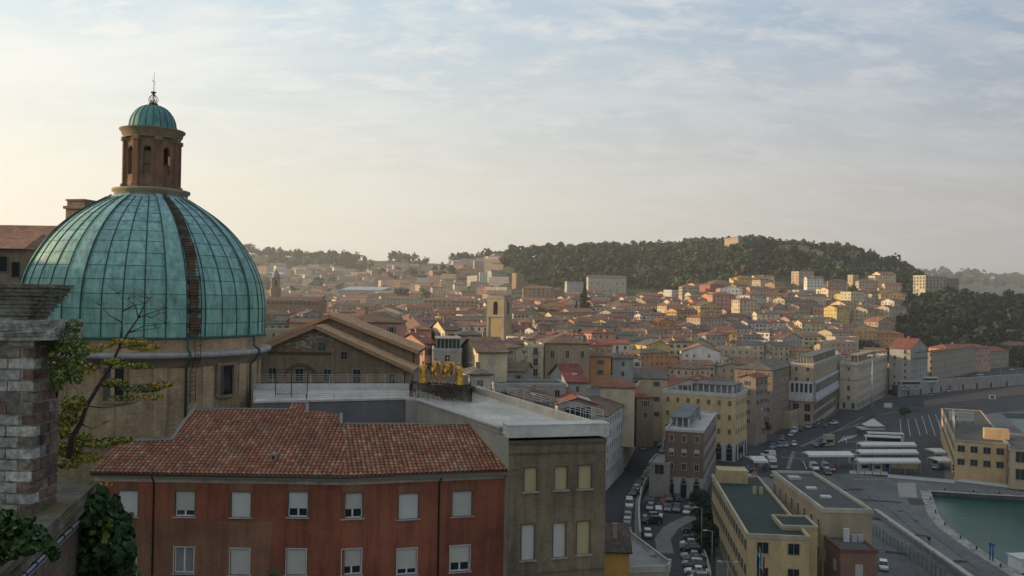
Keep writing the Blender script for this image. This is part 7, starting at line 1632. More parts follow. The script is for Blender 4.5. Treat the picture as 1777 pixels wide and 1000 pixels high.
# ------------------------------------------------------------------ vehicles: side profile lofted across the width
def car_meshes(kind):
    if kind == 'van': L_, W_, lower, belt, top = 4.9, .95, .28, 1.05, 2.0; prof = [(-2.4, .55), (-2.35, .95), (-1.75, 1.15)]; cab = [(-1.75, 1.15), (-1.15, 1.9), (2.2, 2.0), (2.4, 1.1)]
    elif kind == 'suv': L_, W_, lower, belt, top = 4.3, .90, .30, 1.0, 1.62; cab = [(-1.05, 1.0), (-.45, 1.56), (1.55, 1.6), (2.05, 1.02)]
    elif kind == 'sedan': L_, W_, lower, belt, top = 4.4, .86, .25, .88, 1.42; cab = [(-.95, .88), (-.3, 1.36), (.9, 1.38), (1.65, .92)]
    else: L_, W_, lower, belt, top = 3.9, .83, .25, .90, 1.48; cab = [(-1.0, .90), (-.42, 1.42), (1.35, 1.44), (1.85, .95)]
    h = L_/2; body = MB()
    hood = belt-.05 if kind != 'van' else 1.15
    secs = [(-h, lower+.15, lower+.38, .80), (-h+.08, lower, hood-.22, .90), (-h+.45, lower, hood-.08, .98), (cab[0][0], lower, hood+.03, 1), (0, lower, belt, 1), (cab[3][0]-.15, lower, belt+.03, 1), (h-.12, lower, belt-.02, .95), (h, lower+.12, belt-.25, .88)]
    for i in range(len(secs)-1):
        a, c = secs[i], secs[i+1]; A = [(a[0], -W_*a[3], a[1]), (a[0], -W_*a[3], (a[1]+a[2])/2), (a[0], -W_*a[3]*.93, a[2]), (a[0], W_*a[3]*.93, a[2]), (a[0], W_*a[3], (a[1]+a[2])/2), (a[0], W_*a[3], a[1])]
        Cq = [(c[0], -W_*c[3], c[1]), (c[0], -W_*c[3], (c[1]+c[2])/2), (c[0], -W_*c[3]*.93, c[2]), (c[0], W_*c[3]*.93, c[2]), (c[0], W_*c[3], (c[1]+c[2])/2), (c[0], W_*c[3], c[1])]
        for k in range(5): body.face([A[k], A[k+1], Cq[k+1], Cq[k]][::-1], 0)
        body.face([A[0], A[5], Cq[5], Cq[0]], 0)
    for s_, q in ((-1, secs[0]), (1, secs[-1])):
        f = [(q[0], -W_*q[3], q[1]), (q[0], W_*q[3], q[1]), (q[0], W_*q[3]*.93, q[2]), (q[0], -W_*q[3]*.93, q[2])]; body.face(f if s_ > 0 else f[::-1], 0)
    wi, wr = W_*.92, W_*.76; rf = [(cab[1][0], -wr, cab[1][1]), (cab[2][0], -wr, cab[2][1]), (cab[2][0], wr, cab[2][1]), (cab[1][0], wr, cab[1][1])]
    up = .035; body.face([(x, y, z+up) for x, y, z in rf], 0)
    for i in range(4): a, c = rf[i], rf[(i+1) % 4]; body.face([a, c, (c[0], c[1], c[2]+up), (a[0], a[1], a[2]+up)], 0)
    gl = MB(); lo = [(cab[0][0], -wi, belt-.02), (cab[3][0], -wi, belt-.02), (cab[3][0], wi, belt-.02), (cab[0][0], wi, belt-.02)]
    for i in range(4): j = (i+1) % 4; gl.face([lo[i], lo[j], rf[j], rf[i]], 0)
    if kind == 'van':
        body.face([(-.35, -W_*.95, belt-.02), (cab[3][0], -W_*.95, belt), (cab[2][0], -wr-.01, cab[2][1]), (-.35, -wr-.01, 1.93)], 0); body.face([(-.35, W_*.95, belt-.02), (-.35, wr+.01, 1.93), (cab[2][0], wr+.01, cab[2][1]), (cab[3][0], W_*.95, belt)], 0); body.face([(cab[3][0]+.01, -wi, belt), (cab[3][0]+.01, wi, belt), (cab[2][0]+.01, wr, cab[2][1]), (cab[2][0]+.01, -wr, cab[2][1])], 0)
    for sx in (-.1, .9):
        if kind != 'van' or sx < 0:
            for s in (-1, 1): body.beam((sx, s*wi*1.005, belt), (sx, s*wr*1.01, top-.06), .07, .03, 0)
    R_ = .33; wh = MB(); wh.tube([(0, -.1, 0), (0, .1, 0)], R_, 14, 0, (.015, .015, .015)); wh.tube([(0, -.11, 0), (0, .11, 0)], R_*.6, 10, 0, (.28, .28, .29))
    hl = MB(); hl.box(-.05, -.17, -.08, .06, .17, .08, 0, (.5, .5, .48)); tl = MB(); tl.box(-.05, -.12, -.1, .05, .12, .1, 0, (.25, .02, .015))
    wpos = [(-h*.63, -W_+.08, R_), (-h*.63, W_-.08, R_), (h*.60, -W_+.08, R_), (h*.60, W_-.08, R_)]; hp = [(-h+.03, s*W_*.66, lower+.38) for s in (-1, 1)]; tp = [(h-.03, s*W_*.74, belt-.22) for s in (-1, 1)]
    return body, gl, wh, hl, tl, wpos, hp, tp
PAINTS = {'white': (.55, .55, .54), 'silver': (.34, .35, .36), 'grey': (.15, .155, .16), 'black': (.018, .018, .02), 'dark blue': (.02, .035, .09), 'red': (.33, .03, .025), 'dark green': (.02, .06, .04), 'light blue': (.12, .22, .32), 'yellow': (.55, .42, .05), 'beige': (.35, .30, .22)}
def paint(n):
    m = mat('paint_'+n.replace(' ', '_'), PAINTS[n], .28, spec=.5); m.node_tree.nodes['Principled BSDF'].inputs['Coat Weight'].default_value = .6; return m
CG = mat('car_glass', (.012, .014, .017), .08, spec=.6); PL = mat('plastic', 'attr', .55)
_cm = {}
def get_car(kind, col):
    if kind not in _cm:
        bd, gl, wh, hl, tl, wp_, hp, tp = car_meshes(kind); ms = {}
        for nm, bb, mm in (('glass', gl, CG), ('wheel', wh, PL), ('headlight', hl, PL), ('taillight', tl, PL)):
            o = bb.build(nm, [mm]); ms[nm] = o.data; bpy.data.objects.remove(o)
        _cm[kind] = (bd, ms, wp_, hp, tp, {})
    bd, ms, wp_, hp, tp, bodies = _cm[kind]
    if col not in bodies: o = bd.build('body', [paint(col)]); bodies[col] = o.data; bpy.data.objects.remove(o)
    return bodies[col], ms, wp_, hp, tp
CARS = []
def car(px, py, rz, col, kind='hatch', z=QZ+.04, where='', group='parked cars'):
    body, ms, wp_, hp, tp = get_car(kind, col); p = G(px, py, z)
    for q in CARS:                      # keep clear of the neighbours
        dv = p-q[0]; dv.z = 0
        if dv.length < 1.9: p = p+dv.normalized()*(2.0-dv.length)
    nm = {'van': 'van', 'suv': 'car', 'sedan': 'car', 'hatch': 'car'}[kind]
    t = thing('parked_'+nm, p, None, nm, group, R(rz)); CARS.append((p, t, col, kind, where, px, py))
    def add(me, name, loc): o = bpy.data.objects.new(name, me); Cc.link(o); o.parent = t; o.location = loc; return o
    add(body, 'body', (0, 0, 0)); add(ms['glass'], 'windows', (0, 0, 0))
    for l in wp_: add(ms['wheel'], 'wheel', l)
    for l in hp: add(ms['headlight'], 'headlight', l)
    for l in tp: add(ms['taillight'], 'taillight', l)
ZS = 4.54
st = 'along the street by the parapet'
for px, py, col, k in ((1132, 811, 'grey', 'hatch'), (1128, 815, 'white', 'hatch'), (1123, 822, 'silver', 'suv'), (1119, 828, 'grey', 'hatch'), (1112, 836, 'black', 'suv'), (1106, 846, 'white', 'hatch'), (1102, 853, 'black', 'sedan')): car(px-2, py+6, 70, col, k, ZS, st, 'cars along the street parapet')
for px, py, col, k in ((1096, 880, 'white', 'van'), (1094, 893, 'black', 'sedan'), (1093, 901, 'silver', 'hatch'), (1092, 911, 'white', 'hatch'), (1092, 920, 'grey', 'suv')): car(px-4, py, 82, col, k, ZS, st, 'cars along the street parapet')
car(1116, 781, -108, 'silver', 'hatch', ZS, 'driving up the street', 'moving cars')
car(1146, 776, 75, 'black', 'hatch', ZS, 'at the far end of the street', 'cars at the street end'); car(1149, 785, 75, 'grey', 'sedan', ZS, 'at the far end of the street', 'cars at the street end'); car(1150, 768, 75, 'black', 'suv', ZS, 'at the far end of the street', 'cars at the street end')
lot = 'in the car park below the dark tower'
for px, py, col, k in ((1160, 868, 'grey', 'hatch'), (1176, 869, 'dark blue', 'hatch'), (1205, 872, 'black', 'suv')): car(px, py, 88, col, k, where=lot, group='cars in the car park')
for px, py, col, k in ((1129, 884, 'silver', 'hatch'), (1144, 885, 'black', 'hatch'), (1150, 878, 'red', 'hatch'), (1160, 886, 'grey', 'sedan'), (1175, 887, 'grey', 'suv'), (1192, 891, 'white', 'hatch'), (1199, 884, 'silver', 'hatch')): car(px, py, 72, col, k, where=lot, group='cars in the car park')
for px, py, col, k, rz in ((1130, 900, 'silver', 'hatch', 5), (1143, 897, 'white', 'van', 80), (1132, 908, 'black', 'suv', 5), (1124, 931, 'white', 'hatch', 85)): car(px, py, rz, col, k, where=lot, group='cars in the car park')
lr_ = 'in the slanting row beside the dark bushes'
for px, py, col, k in ((1202, 925, 'black', 'suv'), (1204, 936, 'dark blue', 'hatch'), (1197, 948, 'white', 'hatch'), (1199, 957, 'black', 'suv'), (1202, 969, 'silver', 'sedan'), (1207, 976, 'black', 'sedan'), (1204, 984, 'grey', 'suv'), (1209, 996, 'white', 'sedan'), (1213, 1008, 'black', 'hatch')): car(px, py, -12, col, k, where=lr_, group='cars in the slanting row')
sf = 'along the seafront road before the low arcaded block'
for px, py, col, k in ((1365, 775, 'silver', 'sedan'), (1358, 764, 'grey', 'hatch'), (1373, 757, 'silver', 'hatch'), (1379, 751, 'white', 'van'), (1390, 748, 'black', 'suv'), (1403, 743, 'silver', 'suv'), (1414, 741, 'dark blue', 'hatch'), (1419, 737, 'silver', 'hatch'), (1427, 734, 'grey', 'hatch'), (1432, 741, 'black', 'hatch')): car(px, py, 62, col, k, where=sf, group='cars along the seafront')
car(1447, 736, 40, 'white', 'sedan', where='driving on the seafront road', group='moving cars'); car(1378, 773, 75, 'white', 'hatch', where='driving on the seafront road', group='moving cars')
pf = 'by the roadside left of the white truck'
for px, py, col, k, rz in ((1352, 776, 'silver', 'suv', 20), (1342, 778, 'light blue', 'hatch', 60), (1340, 786, 'black', 'hatch', 70), (1333, 793, 'white', 'van', 20), (1289, 828, 'white', 'suv', 8), (1262, 831, 'black', 'suv', 5), (1290, 818, 'dark blue', 'hatch', 5), (1298, 817, 'grey', 'hatch', 5), (1342, 828, 'grey', 'hatch', 70)): car(px, py, rz, col, k, where=pf, group='cars behind the harbour offices')
gt = 'under or before the single white canopy'
for px, py, col, k, rz in ((1413, 815, 'white', 'van', 85), (1433, 815, 'silver', 'van', 85), (1436, 823, 'black', 'hatch', 80), (1443, 817, 'red', 'hatch', 80), (1422, 776, 'black', 'hatch', 20), (1430, 775, 'silver', 'hatch', 20), (1418, 773, 'dark blue', 'suv', 25)): car(px, py, rz, col, k, where=gt, group='vehicles at the port gate')
for px, py, col, k, rz in ((1625, 809, 'light blue', 'suv', 40), (1628, 815, 'dark blue', 'suv', 30), (1533, 987, 'white', 'hatch', 70)): car(px, py, rz, col, k, where='on the quay near the port building' if px > 1600 else 'beside the reddish annex at the bottom', group='cars on the quay')
for px, py, col, k, rz in ((1626, 662, 'white', 'suv', 20), (1700, 652, 'white', 'hatch', 20), (1757, 643, 'silver', 'hatch', 20), (1773, 642, 'dark blue', 'hatch', 20), (1572, 678, 'grey', 'suv', 20), (1590, 671, 'silver', 'hatch', 20), (1660, 657, 'grey', 'sedan', 20), (1682, 654, 'dark blue', 'suv', 20)): car(px, py, rz, col, k, zU+.03, 'on the elevated road before the arcades', 'cars on the elevated road')
for px, py, col, k, rz in ((1614, 685, 'grey', 'hatch', 15), (1568, 692, 'black', 'sedan', 15), (1644, 678, 'silver', 'hatch', 15), (1664, 674, 'white', 'sedan', 15)): car(px, py+2, rz, col, k, QZ+.04, 'below the retaining wall', 'cars below the retaining wall')
# coaches, bus, truck
def coach(px, py, z, rz, label, L_=12, c=(.5, .5, .49), name='coach', stripe=(.05, .06, .09)):
    p = G(px, py, z); t = thing(name, p, label, 'bus', None, R(rz)); base = Vector(p)
    def pt(nm, bb, mm): o = bb.build(nm, mm); o.parent = t; return o
    b = MB(); sec = [(-1.2, .4), (-1.25, 1.3), (-1.25, 3.0), (-1.05, 3.3), (1.05, 3.3), (1.25, 3.0), (1.25, 1.3), (1.2, .4)]
    xs = [(-L_/2, .9), (-L_/2+.3, 1), (L_/2-.15, 1), (L_/2, .94)]
    for (x0, s0), (x1, s1) in zip(xs, xs[1:]):
        for k in range(len(sec)):
            a, e = sec[k], sec[(k+1) % len(sec)]; b.face([(x0, a[0]*s0, a[1]), (x1, a[0]*s1, a[1]), (x1, e[0]*s1, e[1]), (x0, e[0]*s0, e[1])], 0, c if not 1.2 < (a[1]+e[1])/2 < 1.0 else stripe)
    b.face([(-L_/2, y*.9, z_) for y, z_ in sec], 0, c); b.face([(L_/2, y*.94, z_) for y, z_ in sec[::-1]], 0, c); pt('body', b, [PLAIN])
    b = MB()
    for s in (-1, 1): b.box(-L_/2+.5, s*1.26-.015, 1.55, L_/2-.5, s*1.26+.015, 2.75, 0, (1, 1, 1))
    b.box(-L_/2-.0, -1.05, 1.3, -L_/2+.2, 1.05, 2.8, 0); pt('windows', b, [CG])
    for x in (-L_*.3, L_*.28):
        for s in (-1, 1): b = MB(); b.tube([(x, s*1.0, .48), (x, s*1.27, .48)], .48, 14, 0, (.015, .015, .015)); pt('wheel', b, [PL])
    for s in (-1, 1): b = MB(); b.box(-L_/2-.05, s*.9-.2, .7, -L_/2+.06, s*.9+.2, .95, 0, (.5, .5, .48)); pt('headlight', b, [PL])
coach(1532, 773, QZ+.04, -10, 'nearer of two white coaches with dark windows parked by the pavilion'); coach(1536, 767, QZ+.04, -10, 'farther of two white coaches parked by the pavilion', stripe=(.1, .1, .1))
coach(1611, 665, zU+.03, 12, 'white bus on the elevated road before the first arcaded building', 10, name='bus'); coach(1578, 672, zU+.03, 15, 'long grey bus on the elevated road, left of the white bus', 12, (.3, .3, .31), name='bus')
def truck(px, py, rz):
    p = G(px, py, QZ+.04); t = thing('box_truck', p, 'small white box truck on the road left of the single canopy', 'truck', None, R(rz))
    def pt(nm, bb, mm): o = bb.build(nm, mm); o.parent = t
    b = MB(); b.box(-1.4, -1.1, .9, 3.0, 1.1, 3.0, 0, (.48, .47, .44)); pt('cargo_box', b, [PLAIN]); b = MB(); b.box(-3.0, -1.0, .5, -1.5, 1.0, 1.3, 0, (.5, .5, .48))
    b.face([(-3.0, -1, 1.3), (-2.6, -.95, 2.2), (-1.5, -.95, 2.3), (-1.5, -1, 1.3)], 0, (.5, .5, .48)); b.face([(-3.0, 1, 1.3), (-1.5, 1, 1.3), (-1.5, .95, 2.3), (-2.6, .95, 2.2)], 0, (.5, .5, .48)); b.face([(-2.6, -.95, 2.2), (-2.6, .95, 2.2), (-1.5, .95, 2.3), (-1.5, -.95, 2.3)], 0, (.5, .5, .48)); pt('cab', b, [PLAIN])
    b = MB(); b.face([(-3.02, -.9, 1.32), (-2.64, -.88, 2.15), (-2.64, .88, 2.15), (-3.02, .9, 1.32)][::-1]); pt('windscreen', b, [CG])
    for x in (-2.2, 1.8):
        for s in (-1, 1): b = MB(); b.tube([(x, s*.8, .42), (x, s*1.06, .42)], .42, 12, 0, (.015, .015, .015)); pt('wheel', b, [PL])
    for s in (-1, 1): b = MB(); b.box(-3.06, s*.75-.15, .65, -2.98, s*.75+.15, .85, 0, (.5, .5, .48)); pt('headlight', b, [PL])
truck(1340, 812, 82)
def scooter(px, py, z, rz, label):
    p = G(px, py, z); t = thing('scooter', p, label, 'scooter', None, R(rz))
    def pt(nm, bb, mm): o = bb.build(nm, mm); o.parent = t
    for x in (-.6, .6): b = MB(); b.tube([(x, -.06, .26), (x, .06, .26)], .26, 12, 0, (.02, .02, .02)); pt('wheel', b, [PL])
    b = MB(); b.beam((-.5, 0, .3), (-.35, 0, 1.0), .18, .1, 0, (.5, .5, .5)); b.beam((-.45, 0, .3), (.2, 0, .3), .3, .08, 0, (.4, .4, .4)); b.box(.1, -.17, .3, .75, .17, .72, 0, (.4, .4, .42)); b.beam((-.35, -.3, 1.02), (-.35, .3, 1.02), .05, .05, 0, (.1, .1, .1)); pt('frame', b, [PLAIN])
    b = MB(); b.box(.05, -.16, .72, .72, .16, .84, 0, (.03, .03, .03)); pt('seat', b, [PLAIN]); b = MB(); b.tube([(-.46, 0, .86), (-.40, 0, .86)], .10, 10, 0, (.6, .6, .55)); pt('headlight', b, [PL])
scooter(1128, 762, ZS, -100, 'lone scooter with pale fairing riding in the middle of the street')
# pedestrians
def person(px, py, z, rz, label, top_c, leg_c, stride=.2):
    p = G(px, py, z); t = thing('person', p, label, 'person', None, R(rz)); s = stride
    nd, ed = chain([(0, 0, .95, .15), (0, 0, 1.15, .13), (0, 0, 1.38, .16), (0, 0, 1.50, .07), (0, -.01, 1.58, .06), (0, -.02, 1.68, .10), (0, -.01, 1.76, .06)],
                   [2, (.19, 0, 1.38, .07), (.26, s*.3, 1.12, .05), (.26, -.02, .88, .035), (.26, -.06, .78, .04)], [2, (-.19, 0, 1.38, .07), (-.26, -s*.3, 1.12, .05), (-.26, -.1, .88, .035), (-.26, -.14, .78, .04)],
                   [0, (.09, 0, .85, .10), (.09, -s, .48, .07), (.09, -s*1.1, .10, .045), (.09, -s*1.1-.14, .05, .045)], [0, (-.09, 0, .85, .10), (-.09, s*.6, .48, .07), (-.09, s*1.5, .12, .045), (-.09, s*1.5-.13, .06, .045)])
    m = mat('outfit_'+label.split()[1].replace(',', ''), top_c, .9); skinned('body', nd, ed, m, t, 1)
    b = MB(); b.lathe([(.005, 1.80), (.07, 1.79), (.105, 1.73), (.10, 1.66), (.085, 1.62)], (0, .01, 0), 10, 0, (.03, .02, .015)); o = b.build('hair', [PLAIN]); o.parent = t
person(1067, 828, ZS, 160, 'person dark clothed walking beside the white street block', (.03, .03, .035), None)
person(1109, 866, 4.58, 20, 'person black coated walking on the pavement by the parapet', (.02, .02, .02), None)
person(1114, 850, 4.58, 200, 'person navy clothed on the pavement beside the parked cars', (.03, .04, .08), None)
# ------------------------------------------------------------------ trees and woods, built as many small leaf clumps
def clump_arrays(cx, cy, cz, rx, rz_, n, size, rng, base):
    # one crown: several lobes, leaf-sized quads on and in them
    k = rng.integers(4, 8); lob = rng.normal(0, 1, (k, 3)); lob /= np.linalg.norm(lob, axis=1)[:, None]+1e-6; lob *= np.array([rx*.5, rx*.5, rz_*.45]); lob[:, 2] += rz_*.1
    which = rng.integers(0, k, n); d = rng.normal(0, 1, (n, 3)); d /= np.linalg.norm(d, axis=1)[:, None]; rad = rng.uniform(.55, 1.0, n)[:, None]*rng.uniform(.5, .75, k)[which][:, None]
    p = lob[which]+d*rad*np.array([rx, rx, rz_*.9]); p += np.array([cx, cy, cz])
    nrm = d+rng.normal(0, .45, (n, 3)); nrm /= np.linalg.norm(nrm, axis=1)[:, None]; t1 = np.cross(nrm, rng.normal(0, 1, (n, 3))); t1 /= np.linalg.norm(t1, axis=1)[:, None]; t2 = np.cross(nrm, t1)
    s = (size*rng.uniform(.6, 1.3, n))[:, None]; q = np.stack([p-t1*s, p-t2*s*.8, p+t1*s, p+t2*s*.8], 1)
    col = np.array(base)*(rng.uniform(.75, 1.3, k)[which]*rng.uniform(.75, 1.3, n))[:, None]
    return q, col
def soup(name, Q, Cq, m, parent=None, off=None):
    Q = np.concatenate(Q); Cq = np.concatenate(Cq); n = len(Q); me = bpy.data.meshes.new(name); o = bpy.data.objects.new(name, me); Cc.link(o); v = Q.reshape(-1, 3)
    if parent is not None: o.parent = parent; v = v-np.array(parent.location)
    me.vertices.add(n*4); me.vertices.foreach_set('co', v.astype(np.float32).ravel()); me.loops.add(n*4); me.loops.foreach_set('vertex_index', np.arange(n*4, dtype=np.int32)); me.polygons.add(n); me.polygons.foreach_set('loop_start', np.arange(0, n*4, 4, dtype=np.int32))
    me.materials.append(m); col = me.color_attributes.new('Col', 'FLOAT_COLOR', 'CORNER'); c4 = np.ones((n, 4, 4), dtype=np.float32); c4[:, :, :3] = Cq[:, None, :]; col.data.foreach_set('color', c4.ravel()); me.update(calc_edges=True); me.validate(); return o
FOL = mat('tree_foliage', 'attr', .75, spec=.15, noise=(.02, .35))
rng = np.random.default_rng(12)
DK, MG, OL, AU = (.026, .050, .024), (.042, .074, .030), (.066, .090, .036), (.085, .080, .034)
def wood(name, label, test, x0, x1, d0, d1, step, hsz, cols, nq=85, q=1.35):
    Q, Cq = [], []; d = d0; cnt = 0
    while d < d1:
        px = x0
        while px < x1:
            pj = px+rng.uniform(-.5, .5)*step/d*F; dj = d+rng.uniform(-.5, .5)*step
            if test(pj, dj):
                x = (pj-888.5)/F*dj; z = ground(x, dj); h = hsz*rng.choice([.55, .8, 1.0, 1.2, 1.5])*rng.uniform(.85, 1.15); r_ = h*rng.uniform(.38, .55)
                a, c = clump_arrays(x, dj, z+h*.55, r_, h*.5, nq, q*h/10, rng, cols[rng.integers(0, len(cols))]); Q.append(a); Cq.append(c); cnt += 1
            px += step/d*F
        d += step
    print(name, cnt); return tag(soup(name, Q, Cq, FOL), label, 'woods', kind='stuff')
def near_occ(x, y, m=2): return any((x-a)**2+(y-b_)**2 < (q*.9+m)**2 for a, b_, q in OCC)
edge_px = [860, 900, 960, 1010, 1080, 1150, 1215, 1290, 1370, 1450, 1520, 1560, 1600]; edge_d = [1420, 1240, 1120, 1100, 1110, 1060, 1000, 1010, 1040, 1020, 990, 960, 900]
def hilltest(px, d):
    return d > np.interp(px, edge_px, edge_d) and not near_occ((px-888.5)/F*d, d, 3)
wood('hill_wood', 'dense mixed green wood covering the long hill', hilltest, 862, 1600, 960, 1460, 10.5, 12, [DK, DK, DK, MG, MG, MG, OL, OL, AU], 95, 1.25)
def headtest(px, d):
    lim = np.interp(d, [600, 650, 700, 760, 850, 1000], [1620, 1570, 1548, 1556, 1580, 1640]); return px > lim and not near_occ((px-888.5)/F*d, d, 1)
wood('headland_wood', 'dark dense wood on the headland above the harbour', headtest, 1540, 1860, 585, 900, 8.5, 11, [DK, (.016, .03, .016), (.016, .03, .016), (.026, .042, .02)], 110, 1.15)  # leaf colours darkened to put the hill's shaded side into them
def lefttest(px, d):
    if near_occ((px-888.5)/F*d, d, 0): return False
    return (d > 2150 and math.sin(px*.06+d*.004)+math.sin(px*.013+1)+rng.uniform(-1, 1) > .1) or (d < 2050 and math.sin(px*.045+d*.011)+rng.uniform(-1, 1) > .85)
wood('valley_wood', 'hazy patches of trees on the far left hills', lefttest, 430, 880, 1250, 2620, 24, 17, [DK, MG, OL], 45, 1.7)
wood('far_wood', 'faint wooded ridge far away at the right', lambda px, d: rng.uniform() < .8, 1560, 1900, 3600, 5000, 75, 32, [DK, MG], 30, 2.2)
def tree(px, py, d, h, r_, label, col=MG, kind='round', n=900, size=.5, name='tree', group=None, z=None, cat='tree'):
    p = P(px, py, d) if z is None else G(px, py, z)
    if z is None: p.z = ground(p.x, p.y)
    t = thing(name, p, label, cat, group); b = MB()
    b.tube([p-Vector((0, 0, .5)), p+Vector((0, 0, h*.3)), p+Vector((.1, 0, h*.6))], [h*.035, h*.028, h*.012], 7)
    for k in range(5): a = 1.26*k; b.tube([p+Vector((0, 0, h*(.28+.05*k))), p+Vector((math.cos(a)*r_*.6, math.sin(a)*r_*.6, h*(.5+.06*k)))], [h*.014, h*.005], 5)
    b.build('trunk', [BARK], t); Q, Cq = [], []
    if kind == 'cypress':
        for k in range(9): f = k/8; rr = r_*(math.sin(math.pi*min(1, .22+f*.78))**.7)*(1-.35*f)+.15; a, c = clump_arrays(p.x, p.y, p.z+h*(.12+.8*f), rr, h*.085, n//9, size, rng, col); Q.append(a); Cq.append(c)
    else:
        a, c = clump_arrays(p.x, p.y, p.z+h*.6, r_, h*.42, n, size, rng, col); Q.append(a); Cq.append(c)
        for k in range(5): an = rng.uniform(0, 6.28); a, c = clump_arrays(p.x+math.cos(an)*r_*.55, p.y+math.sin(an)*r_*.55, p.z+h*rng.uniform(.4, .75), r_*.55, h*.22, n//6, size, rng, col); Q.append(a); Cq.append(c)
    soup('crown', Q, Cq, FOL, t); return t
tree(1014, 540, 700, 34, 6.5, 'tall dark cypress clump standing before the pale church front', (.022, .036, .018), 'cypress', 1500, .8, 'cypress_tree', cat='tree')
tree(1000, 548, 690, 20, 6, 'shorter dark cypress left of the tall one, in the old town', (.025, .04, .02), 'cypress', 900, .8, 'cypress_tree')
tree(1022, 550, 680, 16, 7, 'dark round tree at the right foot of the cypress clump', DK, n=900, size=.7)
tree(940, 540, 660, 18, 13, 'broad olive brown tree in front of the wide brown apartment block', (.075, .065, .028), n=2200, size=.7); tree(911, 542, 655, 15, 8, 'dark rounded tree left of the broad olive tree', DK, n=1200, size=.7)
tree(962, 545, 670, 14, 8, 'rusty green tree right of the broad olive tree', (.07, .06, .03), n=1100, size=.7)
tree(1212, 545, 640, 15, 5, 'dark tree tucked among houses on the left of the lit slope', DK, n=900, size=.6); tree(1213, 560, 600, 13, 4.5, 'dark slender tree lower on the left of the lit slope', DK, n=800, size=.6)
tree(1358, 516, 840, 18, 6, 'dark tree beside the yellow ochre block on the slope', DK, n=900, size=.7); tree(1508, 580, 585, 16, 6.5, 'dark tree below the long hillside terraces near the headland wood', DK, n=1100, size=.6); tree(1528, 585, 585, 13, 6, 'smaller dark tree right of the one near the headland', DK, n=900, size=.6); tree(1492, 590, 590, 11, 5, 'bushy dark tree left of the ones near the headland', DK, n=800, size=.6)
for k, (px, py, h, r_) in enumerate(((1322, 424, 19, 7), (1341, 428, 14, 5.5), (1383, 428, 15, 5), (1486, 440, 14, 6), (1420, 430, 12, 5), (1248, 427, 11, 6), (1231, 424, 13, 7), (1203, 425, 12, 6), (1170, 430, 11, 6))):
    tree(px, py, 1205 if px < 1450 else 1190, h, r_, ['prominent round tree right of the hilltop fortress', 'second skyline tree right of the fortress', 'skyline tree above the long hilltop villa', 'rightmost single tree on the hill skyline', 'skyline tree beside the smaller villa', 'skyline tree just left of the fortress', 'broad skyline tree second left of the fortress', 'skyline tree third left of the fortress', 'skyline tree fourth left of the fortress'][k], DK, n=500, size=1.0, group='skyline trees on the hill')
for k, (px, h, r_) in enumerate(((430, 38, 30), (455, 24, 22), (470, 26, 12), (520, 30, 13), (545, 24, 20), (558, 28, 16), (577, 32, 17), (590, 20, 15), (610, 20, 18))):
    tree(px, 440, 2420, h, r_, ['largest hazy tree on the far left skyline beside the dome', 'low hazy tree second on the far left skyline', 'small hazy tree third on the far left skyline', 'lone hazy round tree on the far left skyline', 'broad hazy tree right of the lone one on the skyline', 'pointed hazy tree in the middle of the left skyline', 'tall hazy tree above the apartment slopes on the left skyline', 'low hazy tree right of the tall one on the left skyline', 'last broad hazy tree of the left skyline'][k], DK, n=420, size=2.4, group='trees on the far left skyline')
for k, (px, py, h, r_) in enumerate(((1212, 890, 5.5, 2.6), (1222, 906, 5, 2.6), (1228, 922, 5.2, 2.5), (1222, 938, 4.6, 2.4), (1232, 945, 4.4, 2.2), (1226, 960, 4, 2.0))): tree(px, py, 0, h, r_, 'dark bushy tree in the row by the car park, '+['farthest', 'second', 'third', 'fourth', 'fifth', 'nearest'][k]+' of six', DK, n=1500, size=.2, z=QZ, group='bushy trees by the car park')
tree(1665, 834, 0, 8.5, 2.0, 'dark pointed cypress against the port building wall', (.022, .036, .018), 'cypress', 1800, .28, 'cypress_tree', z=QZ)
tree(1314, 765, 0, 8, 5, 'dark tree between the yellow palazzo and the arcaded block', DK, n=1500, size=.35, z=QZ); tree(1272, 795, 0, 5, 3, 'low dark tree behind the dark tower, beside the roadside shelter', DK, n=900, size=.3, z=QZ); tree(1630, 730, 0, 5, 2.4, 'small round tree alone in the open parking bays', DK, n=700, size=.3, z=QZ) if False else tree(1570, 728, 0, 5, 2.4, 'small dark tree alone on the open parking bays', DK, n=700, size=.3, z=QZ)
for k in range(10):
    px, py = [(1255, 590), (1135, 560), (760, 548), (1442, 560), (1345, 540), (875, 560), (690, 545), (1480, 520), (1180, 580), (1065, 540)][k]; q_ = hit(px, py, 300, 1000)
    if q_ is None: continue
    tree(px, py, q_.y, rng.uniform(11, 15), rng.uniform(4, 6), ['tree between house walls below the lit slope', 'dark tree in the middle of the old town roofs', 'dull green tree left of the bell tower in the haze', 'dark tree below the yellow hillside house', 'tree halfway up the lit hillside', 'tree just right of the bell tower', 'hazy tree far left of the bell tower', 'tree near the top right of the lit hillside', 'tree among low roofs left of the lit slope', 'tree right of the cypress clump among houses'][k], MG, n=700, size=.6)
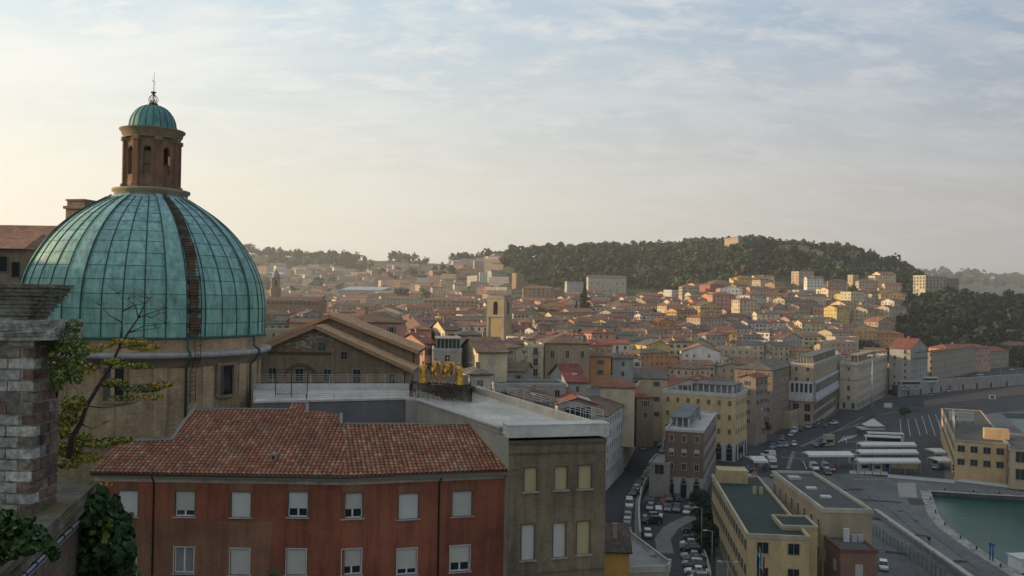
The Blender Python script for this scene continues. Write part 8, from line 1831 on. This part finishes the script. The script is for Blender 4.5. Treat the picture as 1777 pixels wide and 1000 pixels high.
# ------------------------------------------------------------------ labels that tell the repeated houses and cars apart
LM = [('the bell tower', 865, 560), ('the domed campanile', 480, 500), ('the stadium hall', 620, 500), ('the cypress clump', 1012, 530), ('the brown palace', 985, 610), ('the yellow palazzo', 1220, 690), ('the hill wood', 1150, 480), ('the pale nave church', 1440, 495), ('the tall square tower block', 1390, 490), ('the wide office block', 1420, 640), ('the gabled church roof', 600, 560), ('the orange cube house', 1080, 560), ('the broad red house', 1250, 500), ('the stone palazzo', 1505, 640), ('the yellow hillside house', 1450, 545), ('the headland wood', 1600, 560), ('the olive tree', 940, 530), ('the olive yellow hall', 1135, 600), ('the ochre block', 1330, 510), ('the long tan building', 780, 525), ('the grey dormer house', 1000, 700)]
def where(px, py):
    n, x, y = min(LM, key=lambda q: (q[1]-px)**2+((q[2]-py)*1.6)**2); dx, dy = px-x, py-y
    rel = ('left of' if dx < 0 else 'right of') if abs(dx) > abs(dy)*1.2 else ('above' if dy < 0 else 'below')
    return rel+' '+n
SH = {'gable_u': 'gabled', 'gable_v': 'gabled', 'hip': 'hip roofed', 'flat': 'flat roofed'}
ORD = ['first', 'second', 'third', 'fourth', 'fifth', 'sixth', 'seventh', 'eighth', 'ninth', 'tenth', 'eleventh', 'twelfth', 'thirteenth', 'fourteenth', 'fifteenth', 'sixteenth', 'seventeenth', 'eighteenth', 'nineteenth', 'twentieth']
def assign(items):
    # items: (object, phrase built from its look, place phrase, px)
    g = {}
    for it in items: g.setdefault((it[1], it[2]), []).append(it)
    for (look, place), lst in g.items():
        lst.sort(key=lambda q: q[3])
        for i, it in enumerate(lst):
            if len(lst) == 1: lb = look+' '+place
            elif len(lst) == 2: lb = ('left' if i == 0 else 'right')+' one of two: '+look+' '+place
            else: lb = (ORD[i] if i < len(ORD) else str(i+1)+'th')+' from left, '+look.replace(' roofed', '')+' '+place
            if len(lb.split()) > 16: lb = lb.replace(' one of two:', '').replace('grey brown', 'brownish').replace(' the ', ' ')
            it[0]['label'] = lb.replace(':', ',')
items = []
for t, (wn, rnm, roof, hgt, area, rot), base in AUTO:
    px, py = pix((base.x, base.y, base.z+10)); size = 'tall ' if hgt > 13 else ('low ' if hgt < 10.6 else '')
    items.append((t, size+wn+' '+SH[roof]+' house with '+rnm+' roof', where(px, py), px))
assign(items)
items = []
KN = {'van': 'van', 'suv': 'tall car', 'sedan': 'saloon car', 'hatch': 'small car'}
for p, t, col, kind, wh, px, py in CARS: items.append((t, col+' '+KN[kind], wh, px))
assign(items)
# ------------------------------------------------------------------ the air: one box of even haze
b = MB(); b.box(-6000, -500, -5.5, 6500, 5300, 229, 0)
HZ = bpy.data.materials.new('haze'); HZ.use_nodes = True; t = HZ.node_tree; t.nodes.clear(); o_ = t.nodes.new('ShaderNodeOutputMaterial'); vv = t.nodes.new('ShaderNodeVolumePrincipled')
vv.inputs['Color'].default_value = (.90, .89, .88, 1); vv.inputs['Density'].default_value = 0.000125; vv.inputs['Anisotropy'].default_value = 0.45; t.links.new(vv.outputs[0], o_.inputs['Volume'])
hz_o = b.build('haze', [HZ]); tag(hz_o, kind='stuff')
scene.cycles.volume_bounces = 1 if hasattr(scene, 'cycles') else 0
